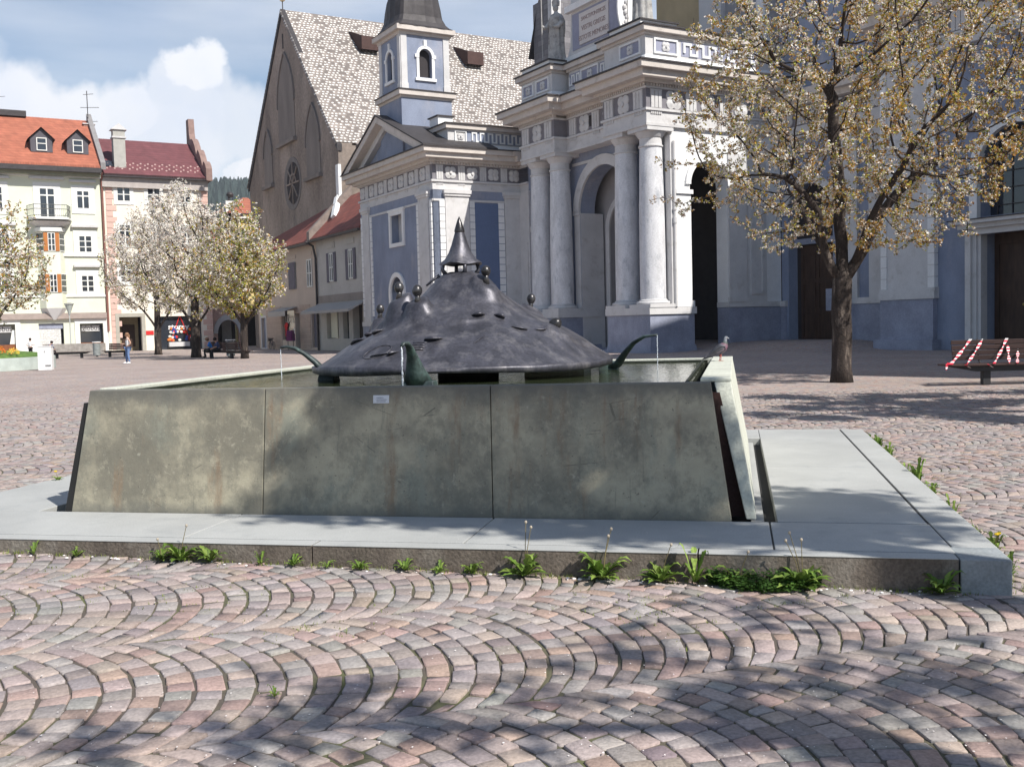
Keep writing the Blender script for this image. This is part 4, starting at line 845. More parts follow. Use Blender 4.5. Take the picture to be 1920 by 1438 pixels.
# ------------------------------------------------------------------ cathedral facade behind and to the right
def facade():
    P = thing('cathedral_facade', 'blue and grey cathedral west front with tall arched side door behind the blossoming tree', 'church', C0, TH)
    # recess wall
    T = FA_(9.0)
    m = MB(T); wall(m, -8.0, 0, .1, 21, -.8, 0, [(-3.6, -.5, .1, 8.6, 1)]); m.build('recess_wall', M_blue, P)
    for q0, q1 in ((-8, -3.8), (-.35, 0)): pbox('dado', M_dado, P, T, q0, q1, 0, .12, .1, 2.2)
    m = MB(T); m.box(-8, -3.75, 0, .18, 2.2, 2.5); m.box(-.4, 0, 0, .18, 2.2, 2.5); m.build('dado_cap', M_trim, P)
    m = MB(T); m.box(-5.3, -4.2, .0, .16, 2.5, 11); m.box(-7.6, -6.0, .0, .12, 2.5, 11); m.build('pilaster', M_trim, P)
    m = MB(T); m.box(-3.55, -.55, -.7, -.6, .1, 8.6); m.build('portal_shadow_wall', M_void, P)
    m = MB(T); m.box(-3.2, -.9, -.6, -.5, .1, 5.4); d = m.build('door', M_doorwood, P)
    b = MB(T)
    for z0, z1 in ((.5, 1.8), (2.0, 3.4), (3.6, 5.0)):
        for s0, s1 in ((-3.05, -2.15), (-1.95, -1.05)): frame(b, s0, s1, z0, z1, -.5, -.46, .07)
    b.build('door_panels', M_doorwood, d)
    m = MB(T); m.box(-3.45, -.65, -.6, -.3, 5.45, 5.75); m.build('transom', M_dado, P)
    m = MB(T); arch_ring(m, -2.05, 7.05, 1.55, 1.95, 0, .12); m.build('archivolt', M_trim, P)
    # notice board with post beside the door
    for z0, z1, p, mm in ((11.0, 11.6, .2, M_trim), (11.6, 12.6, .12, M_frieze), (12.6, 12.9, .5, M_warm), (12.9, 13.3, .9, M_warm)):
        m = MB(T); m.box(-8, 0, 0, p, z0, z1); m.build('entablature', mm, P)
    frieze_run(P, FA_(8.88), -7.9, -.1, 11.65, 12.55, 0, 1.0)
    # upper wall seen over the parapet
    m = MB(); m.box(10.5, 11.5, -9, 7.9, 14, 30); m.build('upper_wall', M_intw, P)
    m = MB(); m.box(10.6, 11.5, 7.9, 12.5, 14, 30); m.build('ochre_wall', mat('ochre_plaster', (.42, .33, .20), var=.1, scale=1), P)
    for q0, q1 in ((-8.5, -4.5), (-2.2, .2), (5.9, 7.9)): pbox('upper_pilaster', M_trim, P, FA_(10.5), q0, q1, 0, .3, 14, 30)
    M_rub = tiles_mat('grey_stone_blocks', (.20, .19, .20), (.13, .125, .135), .9, .42)
    m = MB(); m.box(10.4, 13.2, 24.8, 27.4, 10, 26); st = m.build('stair_turret', M_rub, P, label='grey stone block turret rising behind the bishop statue')
    m = MB(); m.box(10.35, 11.2, 24.7, 25.2, 10, 26); m.build('turret_quoin', M_trim, st)
    m = MB(); m.add([(10.1, 27.8, 22.0), (13.5, 27.8, 22.0), (13.0, 26.2, 28), (10.6, 26.2, 28)], [(0, 1, 2, 3)]); m.build('turret_roof', M_lead, st)
    # projecting right part: pilaster, blue wall, portal
    A = 7.6; T = FA_(A)
    s_edge = -7.9
    m = MB(T); wall(m, -26, s_edge, -.1, 17, -6, 0, [(-16.4, -13.15, -.1, 5.0), (-16.5, -13.05, 5.65, 9.3, 1)]); m.build('tower_wall', M_blue, P)
    m = MB(T); m.box(-10.9, -8.05, 0, .22, 2.5, 13.2); m.build('pilaster', M_trim, P)
    quoin_strip(P, T, -8.35, -8.02, 2.75, 12.6, .26, .52); quoin_strip(P, T, -10.95, -10.6, 2.75, 12.6, .26, .52)
    m = MB(T); m.box(-11.0, -7.95, .0, .34, 2.28, 2.62); m.box(-11.0, -7.95, 0, .30, 2.62, 2.78); m.build('pilaster_base', M_trim, P)
    m = MB(T); m.box(-10.9, -8.0, 0, .28, .45, 2.28); m.build('dado', M_dado, P)
    m = MB(T); m.box(-11.1, -7.85, .0, .6, -.1, .45); m.build('plinth', M_dado, P)
    for z0, z1, p, mm in ((13.0, 13.5, .3, M_trim), (13.5, 13.6, .36, M_trim), (13.6, 14.6, .24, M_frieze), (14.6, 14.8, .5, M_warm), (14.8, 15.3, .9, M_warm), (15.3, 15.7, 1.2, M_warm)):
        m = MB(T); m.box(-26, s_edge + p, 0, p, z0, z1); m.build('entablature', mm, P)
    frieze_run(P, FA_(A - .24), -20, -8.0, 13.62, 14.58, 0, 1.15)
    m = MB(T); dentils(m, -22, -8, 14.62, 14.8, .5, .62); m.build('dentil_course', M_warm, P)
    # return wall of the projection
    m = MB(FB_(s_edge)); m.box(A, 9.6, 0, .02, -.1, 17); m.build('return_wall', M_blue, P)
    # portal
    c = -14.78
    m = MB(T); m.box(c - 1.62, c + 1.62, -.9, -.8, -.1, 5.0); d = m.build('door', M_doorwood, P)
    m = MB(T); frame(m, c - 1.5, c - .05, .3, 4.6, -.8, -.74, .12); frame(m, c + .05, c + 1.5, .3, 4.6, -.8, -.74, .12); m.build('door_panels', M_doorwood, d)
    m = MB(T); m.sph((c + .2, -.72, 1.9), .07); m.build('door_handle', mat('brass', (.5, .35, .12), metal=.9, rough=.35), d)
    for sg in (-1, 1):
        for k, (w0, w1, dd) in enumerate(((1.62, 1.78, .12), (1.78, 1.98, .2), (1.98, 2.25, .32))):
            s0, s1 = sorted((c + sg * w0, c + sg * w1)); m = MB(T); m.box(s0, s1, -.3 if k == 0 else 0, dd, -.1, 4.9); m.build('portal_pilaster', M_trim, P)
    m = MB(T); m.box(c - 2.3, c + 2.3, 0, .36, 4.9, 5.15); m.box(c - 2.45, c + 2.45, 0, .55, 5.15, 5.35); m.box(c - 2.7, c + 2.7, 0, .8, 5.35, 5.5); m.build('portal_cornice', M_trim, P)
    m = MB(T); m.box(c - 2.75, c + 2.75, 0, .86, 5.5, 5.54); m.build('roof_flashing', M_lead, P)
    m = MB(T); arch_ring(m, c, 7.6, 1.72, 2.1, -.1, .25); m.box(c - 2.1, c - 1.72, 0, .25, 5.55, 7.6); m.box(c + 1.72, c + 2.1, 0, .25, 5.55, 7.6); m.build('window_surround', M_white, P)
    m = MB(T); m.box(c - 1.7, c + 1.7, -.7, -.65, 5.6, 9.3); w_ = m.build('window', M_glassd, P)
    m = MB(T)
    for k in range(5): m.box(c - 1.7 + .68 * k + .3, c - 1.7 + .68 * k + .34, -.65, -.6, 5.6, 9.3)
    for k in range(5): m.box(c - 1.7, c + 1.7, -.65, -.6, 6.1 + k * .7, 6.14 + k * .7)
    m.build('frame', M_lead, w_)
    return P
FAC = facade()

def notice_board():
    t = thing('notice_board', 'narrow dark notice board on a white post beside the shaded church door', 'notice board', cw(8.3, -4.3, .4), TH)
    m = MB(); m.box(-.04, .04, -.55, -.48, 0, 2.6); m.build('post', M_white, t)
    m = MB(); m.box(-.05, .03, -.46, .5, 1.5, 2.6); m.build('board', M_dado, t)
notice_board()

# unseen building added on the right, shaped to cast the shadow across the square
def shadow_building():
    t = thing('shadow_building', 'tall plastered building added out of view at right to cast shadow on the square', 'building', (0, 0, 0))
    m = MB(); v = [(23.3, 33.0), (24.0, 16.0), (30.0, 9.0), (46, 12), (44, 38), (26.5, 36)]
    n = len(v); m.add([(x, y, 0) for x, y in v] + [(x, y, 26) for x, y in v], [tuple(range(n)), tuple(range(2 * n - 1, n - 1, -1))] + [(i, (i + 1) % n, (i + 1) % n + n, i + n) for i in range(n)])
    m.build('wall', mat('shadow_building_plaster', (.45, .40, .33), var=.1), t)
    m = MB(); m.add([(22.6, 33.6, 26), (23.3, 15.6, 26), (29.8, 8.0, 26), (46.8, 11.3, 26), (44.6, 38.6, 26), (26, 36.8, 26), (33, 28, 29), (36, 18, 29)], [(0, 1, 7, 6), (1, 2, 7), (2, 3, 7), (3, 4, 6, 7), (4, 5, 6), (5, 0, 6), (0, 5, 4, 3, 2, 1)]); m.build('roof', M_lead, t)
    for k in range(5):
        for zz in (3, 8, 13, 18): pbox('window', M_glassd, t, lambda s, d, z: (23.3 + (s * .04) - d, 33 - s, z), 1.5 + 3 * k, 2.7 + 3 * k, -.1, .03, zz, zz + 2)
shadow_building()

# ------------------------------------------------------------------ chapel with pediment and bell turret
def chapel():
    P = thing('blue_chapel', 'light blue chapel with white quoins, pediment and onion domed bell turret', 'chapel', C0, TH)
    A = -4.95; B = 14.25; B1 = 25.7; E = 1.05
    TA = FA_(A); TB = FB_(B)
    m = MB(TA); wall(m, B, B1, .0, 10.3, -.8, 0, [(18.6, 20.5, 6.95, 8.85), (18.85, 20.75, 2.3, 4.85, 1)]); m.build('side_wall', M_blue, P)
    m = MB(); m.box(A + .8, E + 8, B + .003, B1, 0, 10.3); m.build('core', M_blue, P)
    m = MB(TB); m.box(A, E, -.3, -.0, 0, 10.3); m.build('front_wall', M_blue, P)
    pbox('blue_field', M_bluedeep, P, TB, A + 2.75, E - 1.25, 0, .03, 2.6, 9.0)
    # wall between chapel and portico, looking left
    TC = FA_(E); m = MB(TC); wall(m, 12.1, B, .0, 12.0, -.6, 0, []); m.build('link_wall', M_blue, P)
    pbox('pilaster', M_trim, P, TC, 13.0, 14.2, 0, .14, 2.3, 9.75)
    m = MB(TC); arch_ring(m, 12.75, 6.6, .42, .62, 0, .1, 14, 1.6); m.box(12.13, 12.33, 0, .1, 2.3, 6.6); m.box(13.17, 13.37, .14, .2, 2.3, 6.6); m.build('niche_frame', M_trim, P)
    # pilasters
    def pil(T, s0, s1, cap=True):
        pbox('pilaster', M_trim, P, T, s0, s1, 0, .12, 2.3, 9.35)
        m = MB(T); m.box(s0 - .06, s1 + .06, 0, .2, 9.35, 9.5); m.box(s0 - .12, s1 + .12, 0, .26, 9.5, 9.72); m.box(s0 - .05, s1 + .05, 0, .18, 2.05, 2.4); m.build('pilaster_cap', M_trim, P)
    pil(TA, 14.75, 16.15); pil(TA, 24.1, 25.2)
    pil(TB, A + .75, A + 2.35); pil(TB, E - 1.15, E - .1)
    quoin_strip(P, TA, 14.35, 14.62, 2.4, 9.1, .10, .42); quoin_strip(P, TA, 16.25, 16.55, 2.4, 9.1, .06, .42); quoin_strip(P, TA, 23.75, 24.05, 2.4, 9.1, .06, .42); quoin_strip(P, TA, 25.25, 25.55, 2.4, 9.1, .1, .42)
    quoin_strip(P, TB, A + .38, A + .72, 2.4, 9.1, .10, .42); quoin_strip(P, TB, A + 2.4, A + 2.75, 2.4, 9.1, .07, .42); quoin_strip(P, TB, E - 1.6, E - 1.2, 2.4, 9.1, .06, .42)
    pbox('dado', M_dado, P, TA, B, B1, 0, .1, 0, 1.75); pbox('dado', M_dado, P, TB, A - .1, E, .0, .1, 0, 1.75)
    pbox('dado_cap', M_trim, P, TA, B, B1, 0, .16, 1.75, 2.05); pbox('dado_cap', M_trim, P, TB, A - .16, E, 0, .16, 1.75, 2.05)
    for T, s0, s1 in ((TA, B, B1), (TB, A, E)): pbox('string_course', M_trim, P, T, s0, s1, 0, .06, 9.05, 9.18)
    # window and niche
    m = MB(TA); frame(m, 18.4, 20.7, 6.75, 9.0, 0, .12, .24); m.box(18.3, 20.8, 0, .16, 9.0, 9.14) ; w_ = m.build('window_surround', M_white, P)
    pbox('window', M_trim, P, TA, 18.6, 20.5, -.75, -.5, 6.95, 8.85)
    m = MB(TA); arch_ring(m, 19.8, 3.9, .95, 1.25, 0, .12, 16); m.box(18.55, 18.85, 0, .12, 2.1, 3.9); m.box(20.75, 21.05, 0, .12, 2.1, 3.9); m.build('niche_frame', M_white, P)
    pbox('niche_back', M_lead, P, TA, 18.9, 19.9, -.75, -.7, 2.1, 4.7)
    # entablature round two sides
    lev = [(9.72, 10.18, .02, M_trim), (10.18, 10.30, .12, M_trim), (10.30, 11.20, .0, M_frieze), (11.20, 11.34, .12, M_trim), (11.34, 11.5, .4, M_warm), (11.5, 11.8, .75, M_warm), (11.8, 12.08, .95, M_warm), (12.08, 12.145, 1.04, M_lead)]
    for z0, z1, p, mm in lev:
        m = MB(); m.box(A - p, E - p + .02, B - p, B1 + p, z0, z1); m.box(E - p, E + 3, 12.3 + .9 + p * 0, B1, z0, z1); m.build('cornice' if p > .3 else 'entablature', mm, P)
    m = MB(TA); dentils(m, B, B1, 11.22, 11.34, .1, .26, .2); m.build('dentil_course', M_warm, P); m = MB(TB); dentils(m, A, E, 11.22, 11.34, .1, .26, .2); m.build('dentil_course', M_warm, P)
    frieze_run(P, FA_(A - .0), B + .1, B1 - .1, 10.30, 11.20, 0, .80, 0); frieze_run(P, FB_(B), A + .1, E - .05, 10.30, 11.20, 0, .74, 0)
    # parapet
    m = MB(); m.frus((A + 1.0, 5, B + .1, B + 5), (A + 1.25, 5, B + .35, B + 5), 12.12, 12.6); m.build('parapet_skirt', M_white, P)
    m = MB(); m.box(A + 1.3, 5, B + .4, B + 5, 12.6, 13.45); m.build('parapet_wall', M_trim, P)
    m = MB(); m.box(A + 1.1, 5, B + .2, B + 5, 13.45, 13.72); m.build('parapet_cornice', M_warm, P); m = MB(); m.box(A + 1.0, 5, B + .1, B + 5, 13.72, 13.77); m.build('roof_flashing', M_lead, P)
    T = FB_(B + .4); m = MB(T); m.box(A + 2.6, E + .6, 0, .012, 12.68, 13.36); m.build('panel_ground', M_blue, P); m = MB(T); meander(m, A + 2.9, E + .3, 12.72, 13.32, .012, .07, .56, .09); m.build('meander', M_white, P)
    m = MB(T); frame(m, A + 1.75, A + 2.55, 12.68, 13.36, 0, .07, .07); m.build('panel_frame', M_white, P); rosette(P, T, A + 2.15, 13.02, .22, .01)
    # pediment on the left face
    ap = 20.4; zp = 15.05; s0, s1 = B - .9, B1 + .95
    m = MB(TA); m.prism([(s0 + 1.2, 12.12), (s1 - 1.2, 12.12), (ap, zp - .75)], -.3, 0); m.build('tympanum', M_blue, P)
    for (a, c_) in (((s0, 12.12), (ap, zp)), ((ap, zp), (s1, 12.12))):
        d = Vector((c_[0] - a[0], c_[1] - a[1])).normalized(); n = Vector((d.y, -d.x))
        def off(p, k): return (p[0] + n.x * k, p[1] + n.y * k)
        m = MB(TA); m.prism([off(a, 0), off(c_, 0), (c_[0] if True else 0, c_[1] - .42) if c_[0] == ap else off(c_, .42), off(a, .42) if a[0] != ap else (ap, zp - .42)], -.3, .9); m.build('raking_cornice', M_warm, P)
        m = MB(TA); m.prism([(a[0] + (0.9 if a[0] != ap else 0), a[1] + (.0 if a[0] != ap else -.42)), (c_[0] - (0 if c_[0] == ap else .9), c_[1] - (.42 if c_[0] == ap else 0)), (c_[0] - (0 if c_[0] == ap else 1.9), c_[1] - (.85 if c_[0] == ap else 0)), (a[0] + (1.9 if a[0] != ap else 0), a[1] - (0 if a[0] != ap else .85))], -.3, .35); m.build('raking_cornice', M_trim, P)
        m = MB(TA); m.prism([off(a, -.002), off(c_, -.002), (c_[0], c_[1] + .1), (a[0], a[1] + .1)], -4.0, .98); m.build('gable_roof', M_lead, P)
    # turret
    tc = Vector((-3.35, 19.75)); h = 1.66; z0, z1 = 12.5, 19.75
    def ring(z0, z1, p, mm, nm):
        m = MB(); m.box(tc.x - h - p, tc.x + h + p, tc.y - h - p, tc.y + h + p, z0, z1); return m.build(nm, mm, P)
    ring(12.1, 15.85, .08, M_blue, 'turret_base'); ring(15.85, 16.0, .12, M_warm, 'turret_cornice'); ring(16.0, 16.3, .3, M_warm, 'turret_cornice'); ring(16.3, 16.36, .36, M_lead, 'roof_flashing')
    TW = [FA_(tc.x - h), FB_(tc.y - h)]
    m = MB(TW[0]); wall(m, tc.y - h + .003, tc.y + h, 16.36, z1, -.25, 0, [(tc.y - .42, tc.y + .42, 17.2, 18.95, 1)]); m.build('turret_wall', M_blue, P)
    m = MB(TW[1]); wall(m, tc.x - h + .25, tc.x + h, 16.36, z1, -.25, 0, [(tc.x - .42, tc.x + .42, 17.2, 18.95, 1)]); m.build('turret_wall', M_blue, P)
    m = MB(); m.box(tc.x - h + .3, tc.x + h - .003, tc.y - h + .3, tc.y + h - .003, 16.36, z1); m.build('turret_core', M_void, P)
    for T, c in ((TW[0], tc.y), (TW[1], tc.x)):
        m = MB(T); arch_ring(m, c, 18.53, .44, .62, 0, .08, 14); m.box(c - .62, c - .44, 0, .08, 17.15, 18.53); m.box(c + .44, c + .62, 0, .08, 17.15, 18.53); m.box(c - .72, c + .72, 0, .12, 16.97, 17.15); m.box(c - .72, c - .44, 0, .11, 18.4, 18.6); m.box(c + .44, c + .72, 0, .11, 18.4, 18.6); m.box(c - .1, c + .1, 0, .1, 19.1, 19.5); m.build('belfry_surround', M_white, P)
        for sg in (-1, 1):
            s0_, s1_ = sorted((c + sg * (h - .4), c + sg * (h + .0))); m = MB(T); m.box(s0_, s1_, 0, .06, 16.7, z1); m.box(s0_ - .04, s1_ + .04, 0, .1, 16.36, 16.75); m.build('turret_pilaster', M_trim, P)
    ring(z1, z1 + .2, .1, M_warm, 'turret_cornice'); ring(z1 + .2, z1 + .5, .35, M_warm, 'turret_cornice')
    # dome with standing seams: square bell shape to octagon onion
    prof = [(2.2, z1 + .5), (2.05, z1 + .62), (1.85, z1 + .9), (1.72, z1 + 1.3), (1.70, z1 + 1.9), (1.62, z1 + 2.6), (1.3, z1 + 3.3), (.7, z1 + 3.9), (.35, z1 + 4.2)]
    n = 48; vs = []; fs = []
    for j, (r, z) in enumerate(prof):
        q = max(0, 1 - j / 5)
        for i in range(n):
            a = 2 * math.pi * (i + .5) / n; sq = 1 / max(abs(math.cos(a)), abs(math.sin(a))); k = (sq - 1) * (.35 + .65 * q) + 1; k *= 1 + (.014 if i % 3 == 0 else 0)
            vs.append((tc.x + r * k * .93 * math.cos(a), tc.y + r * k * .93 * math.sin(a), z))
    for j in range(len(prof) - 1):
        for i in range(n): k = (i + 1) % n; fs.append((j * n + i, j * n + k, (j + 1) * n + k, (j + 1) * n + i))
    fs.append(tuple(range(n - 1, -1, -1))); fs.append(tuple(range((len(prof) - 1) * n, len(prof) * n)))
    m = MB(); m.add(vs, fs); m.build('onion_dome', M_lead, P)
    m = MB(); m.box(A + 1.3, A + 2.3, 15.9, 17.1, 13.7, 14.4); m.build('roof_block', M_white, P); m = MB(); m.box(A + 1.2, A + 2.4, 15.8, 17.2, 14.4, 14.47); m.build('roof_flashing', M_lead, P)
chapel()

# ------------------------------------------------------------------ gothic church with patterned roof
def gothic():
    P = thing('gothic_church', 'old gothic church with steep grey brown gable and glittering patterned tile roof', 'church', C0, TH)
    a = -2.0; b0, b1 = 37.4, 62.6; bm = 50.3; ze = 16.4; zr = 30.2; L = 60
    M_g = mat('weathered_gable_plaster', (.25, .205, .175), rough=.95, var=.25, scale=.35, stretch=(1, 1, .4), fine=.08, fscale=4, c2=(.36, .30, .26), c3=(.17, .145, .13), c3scale=.5, c3lo=.52, c3hi=.7, bump=.4, bscale=6)
    M_gd = mat('gable_blind_window', (.21, .185, .17), rough=.95, var=.2, scale=.6, stretch=(1, 1, .3))
    T = FA_(a)
    m = MB(T); m.prism([(b0, 0), (b1, 0), (b1, ze), (bm, zr), (b0, ze)], -1.2, 0); m.build('gable_wall', M_g, P)
    m = MB(); m.box(a + 1.2, a + L, b0 + .003, b1, 0, ze - .1); m.build('nave_wall', M_g, P)
    # roof planes with edges
    mr = bpy.data.materials.new('patterned_tiles'); mr.use_nodes = True; t = mr.node_tree; bs = t.nodes['Principled BSDF']; bs.inputs['Roughness'].default_value = .6; Lk = t.links.new
    tc = N(t, 'ShaderNodeTexCoord'); sx = N(t, 'ShaderNodeSeparateXYZ'); Lk(tc.outputs['Object'], sx.inputs[0])
    def MA(op, p, q=None):
        n = N(t, 'ShaderNodeMath', operation=op)
        for i, k in enumerate((p, q)):
            if k is None: continue
            if isinstance(k, (int, float)): n.inputs[i].default_value = k
            else: Lk(k, n.inputs[i])
        return n.outputs[0]
    u = MA('DIVIDE', sx.outputs[0], .34); v = MA('DIVIDE', sx.outputs[2], .27); rv = MA('FLOOR', v); uu = MA('ADD', u, MA('MULTIPLY', rv, .5)); cu = MA('FLOOR', uu)
    cb = N(t, 'ShaderNodeCombineXYZ'); Lk(cu, cb.inputs[0]); Lk(rv, cb.inputs[1]); wn = N(t, 'ShaderNodeTexWhiteNoise'); Lk(cb.outputs[0], wn.inputs['Vector'])
    fu = MA('ADD', MA('SUBTRACT', MA('FRACT', uu), .5), MA('MULTIPLY', MA('SUBTRACT', wn.outputs['Value'], .5), .5)); fv = MA('ADD', MA('SUBTRACT', MA('FRACT', v), .5), MA('MULTIPLY', MA('SUBTRACT', MA('FRACT', MA('MULTIPLY', wn.outputs['Value'], 7.3)), .5), .35))
    dd = MA('ADD', MA('MULTIPLY', fu, fu), MA('MULTIPLY', MA('MULTIPLY', fv, fv), 2.2))
    mk = MA('MULTIPLY', MA('LESS_THAN', dd, .095), MA('GREATER_THAN', wn.outputs['Value'], .15))
    c1 = N(t, 'ShaderNodeValToRGB'); c1.color_ramp.elements[0].color = (.15, .128, .115, 1); c1.color_ramp.elements[1].color = (.26, .22, .195, 1); Lk(wn.outputs['Value'], c1.inputs[0])
    mx = N(t, 'ShaderNodeMix', data_type='RGBA'); Lk(mk, mx.inputs[0]); Lk(c1.outputs[0], mx.inputs[6]); mx.inputs[7].default_value = (.70, .68, .64, 1)
    mrn = N(t, 'ShaderNodeMix', data_type='RGBA', blend_type='MULTIPLY'); mrn.inputs[0].default_value = 1; nn = N(t, 'ShaderNodeTexNoise'); nn.inputs['Scale'].default_value = .5; nn.inputs['Detail'].default_value = 5; Lk(tc.outputs['Object'], nn.inputs['Vector']); rr = N(t, 'ShaderNodeMapRange'); rr.inputs['To Min'].default_value = .7; rr.inputs['To Max'].default_value = 1.25; Lk(nn.outputs[0], rr.inputs['Value']); Lk(mx.outputs[2], mrn.inputs[6]); Lk(rr.outputs[0], mrn.inputs[7]); Lk(mrn.outputs[2], bs.inputs['Base Color'])
    e = .5
    sl0 = (zr - ze) / (bm - b0)
    bb = b0 - 3.8; zb = ze - 3.8 * sl0 * .72
    m = MB(); m.add([(a - .15, b0, ze + .1), (a + L, b0, ze + .1), (a + L, bm, zr + .15), (a - .15, bm, zr + .15), (a - .15, b0 + .3, ze - .1), (a + L, b0 + .3, ze - .1), (a + L, bm, zr - .2), (a - .15, bm, zr - .2)], [(0, 1, 2, 3), (7, 6, 5, 4), (0, 4, 5, 1), (3, 2, 6, 7), (0, 3, 7, 4), (1, 5, 6, 2)]); m.build('roof', mr, P, label='steep roof of grey brown tiles flecked with white')
    m = MB(); m.add([(a + 3.2, bb, zb), (a + L, bb, zb), (a + L, b0, ze + .1), (a + 1.5, b0, ze + .1), (a + 3.2, bb, zb - .25), (a + L, bb, zb - .25), (a + L, b0, ze - .2), (a + 1.5, b0, ze - .2)], [(0, 1, 2, 3), (7, 6, 5, 4), (0, 4, 5, 1), (3, 2, 6, 7), (0, 3, 7, 4), (1, 5, 6, 2)]); m.build('roof', mr, P, label='flared lower skirt of the patterned roof')
    m = MB(); m.box(a + 3, a + L, bb + .5, b0, 0, zb); m.build('aisle_wall', M_g, P)
    m = MB(); m.add([(a - .15, b1 + .6, ze - .4), (a + L, b1 + .6, ze - .4), (a + L, bm, zr + .15), (a - .15, bm, zr + .15)], [(3, 2, 1, 0)]); m.build('roof', mr, P)
    # verge band and finial
    m = MB(T)
    for (p, q) in (((b1 + .2, ze - .2), (bm, zr + .2)), ((bm, zr + .2), (b0 - .1, ze - .1))):
        d = Vector((q[0] - p[0], q[1] - p[1])).normalized(); n = Vector((-d.y, d.x)) * (.3); n = n if n.y < 0 else -n
        m.prism([p, q, (q[0], q[1] - .5), (p[0], p[1] - .5)], -.3, .12)
    m.build('verge', M_lead, P)
    m = MB(); m.sph((a + .1, bm, zr + 1.2), .32, 1, 1, 1.1); m.build('finial_ball', mat('pale_gold', (.7, .6, .4), metal=.5, rough=.4), P); m = MB(); m.cyl(a + .1, bm, zr, zr + 3.2, .05, .03, 6); m.build('finial_rod', M_lead, P)
    # blind windows, rose
    def lancet(c, w_, z0, z1):
        pts = [(c - w_ / 2, z0), (c + w_ / 2, z0)] + [(c + w_ / 2 * (1 - t_ ** 2.2), z1 - w_ * 1.0 + w_ * 1.0 * t_) for t_ in np.linspace(0, 1, 8)] + [(c - w_ / 2 * (1 - t_ ** 2.2), z1 - w_ * 1.0 + w_ * 1.0 * t_) for t_ in np.linspace(1, 0, 8)][1:]
        m = MB(T); m.prism(pts, .01, .06); o = m.build('blind_window', M_gd, P)
        m = MB(T); m.box(c - w_ / 2 - .3, c + w_ / 2 + .3, .0, .35, z0 - .3, z0); m.build('sill', M_gd, o)
        m = MB(T)
        for i in range(2, len(pts) - 1):
            p, q = pts[i], pts[i + 1]; m.prism([p, q, (q[0] * 1.0 + (.16 if q[0] > c else -.16), q[1] + .12), (p[0] + (.16 if p[0] > c else -.16), p[1] + .12)], .0, .16)
        m.build('hood_mould', M_gd, o)
    lancet(50.0, 4.6, 18.6, 26.4); lancet(55.9, 2.5, 15.4, 20.6); lancet(43.2, 3.4, 14.6, 20.6)
    m = MB(T); m.box(bm - .15, bm + .15, .0, .02, 26.9, 28.2); m.build('slit', M_void, P)
    cz = 14.7; cs = 49.0
    m = MB(T); m.prism([(cs + 2.35 * math.cos(2 * math.pi * i / 32), cz + 2.35 * math.sin(2 * math.pi * i / 32)) for i in range(32)], .0, .04); o = m.build('rose_window', mat('rose_reveal', (.17, .155, .15), var=.15), P)
    m = MB(T); m.prism([(cs - .25 + 1.75 * math.cos(2 * math.pi * i / 32), cz + 1.85 * math.sin(2 * math.pi * i / 32)) for i in range(32)], .04, .05); m.build('pane', M_void, o)
    m = MB(T)
    for k in range(8):
        an = math.pi * k / 4; m.prism([(cs - .25 + .06 * math.sin(an), cz - .06 * math.cos(an)), (cs - .25 + 1.75 * math.cos(an) + .06 * math.sin(an), cz + 1.85 * math.sin(an) - .06 * math.cos(an)), (cs - .25 + 1.75 * math.cos(an) - .06 * math.sin(an), cz + 1.85 * math.sin(an) + .06 * math.cos(an)), (cs - .25 - .06 * math.sin(an), cz + .06 * math.cos(an))], .05, .14)
    arch_ring(m, cs - .25, cz, .75, .9, .051, .12, 20); m.build('tracery', M_g, o)
    # two roof hatches
    for (ha, hz) in ((4.7, 26.7), (15.2, 26.4)):
        hb = b0 + (hz - ze) / sl0
        m = MB(); w_ = .85
        m.add([(ha - w_, hb - 1.0, hz - .2), (ha + w_, hb - 1.0, hz - .2), (ha + w_, hb - 1.0, hz + 1.0), (ha - w_, hb - 1.0, hz + 1.0), (ha - w_ - .2, hb + 1.6, hz + 2.0), (ha + w_ + .2, hb + 1.0, hz + 1.3), (ha - w_, hb, hz - .2), (ha + w_, hb, hz - .2)], [(0, 1, 2, 3), (3, 2, 5, 4), (0, 3, 4, 6), (1, 7, 5, 2)])
        m.build('roof_hatch', mat('hatch_wood', (.07, .04, .035), var=.2), P)
    # pale gutter pipe at the gable foot
    m = MB(); m.box(a - .4, a - .15, b0 - .9, b0 - .3, 11.9, 14.6); m.tube([(a - .4, b0 - .6, 12.0), (a - 1.5, b0 - 2.6, 10.2)], .28, 4); m.build('gutter_spout', M_white, P)
gothic()

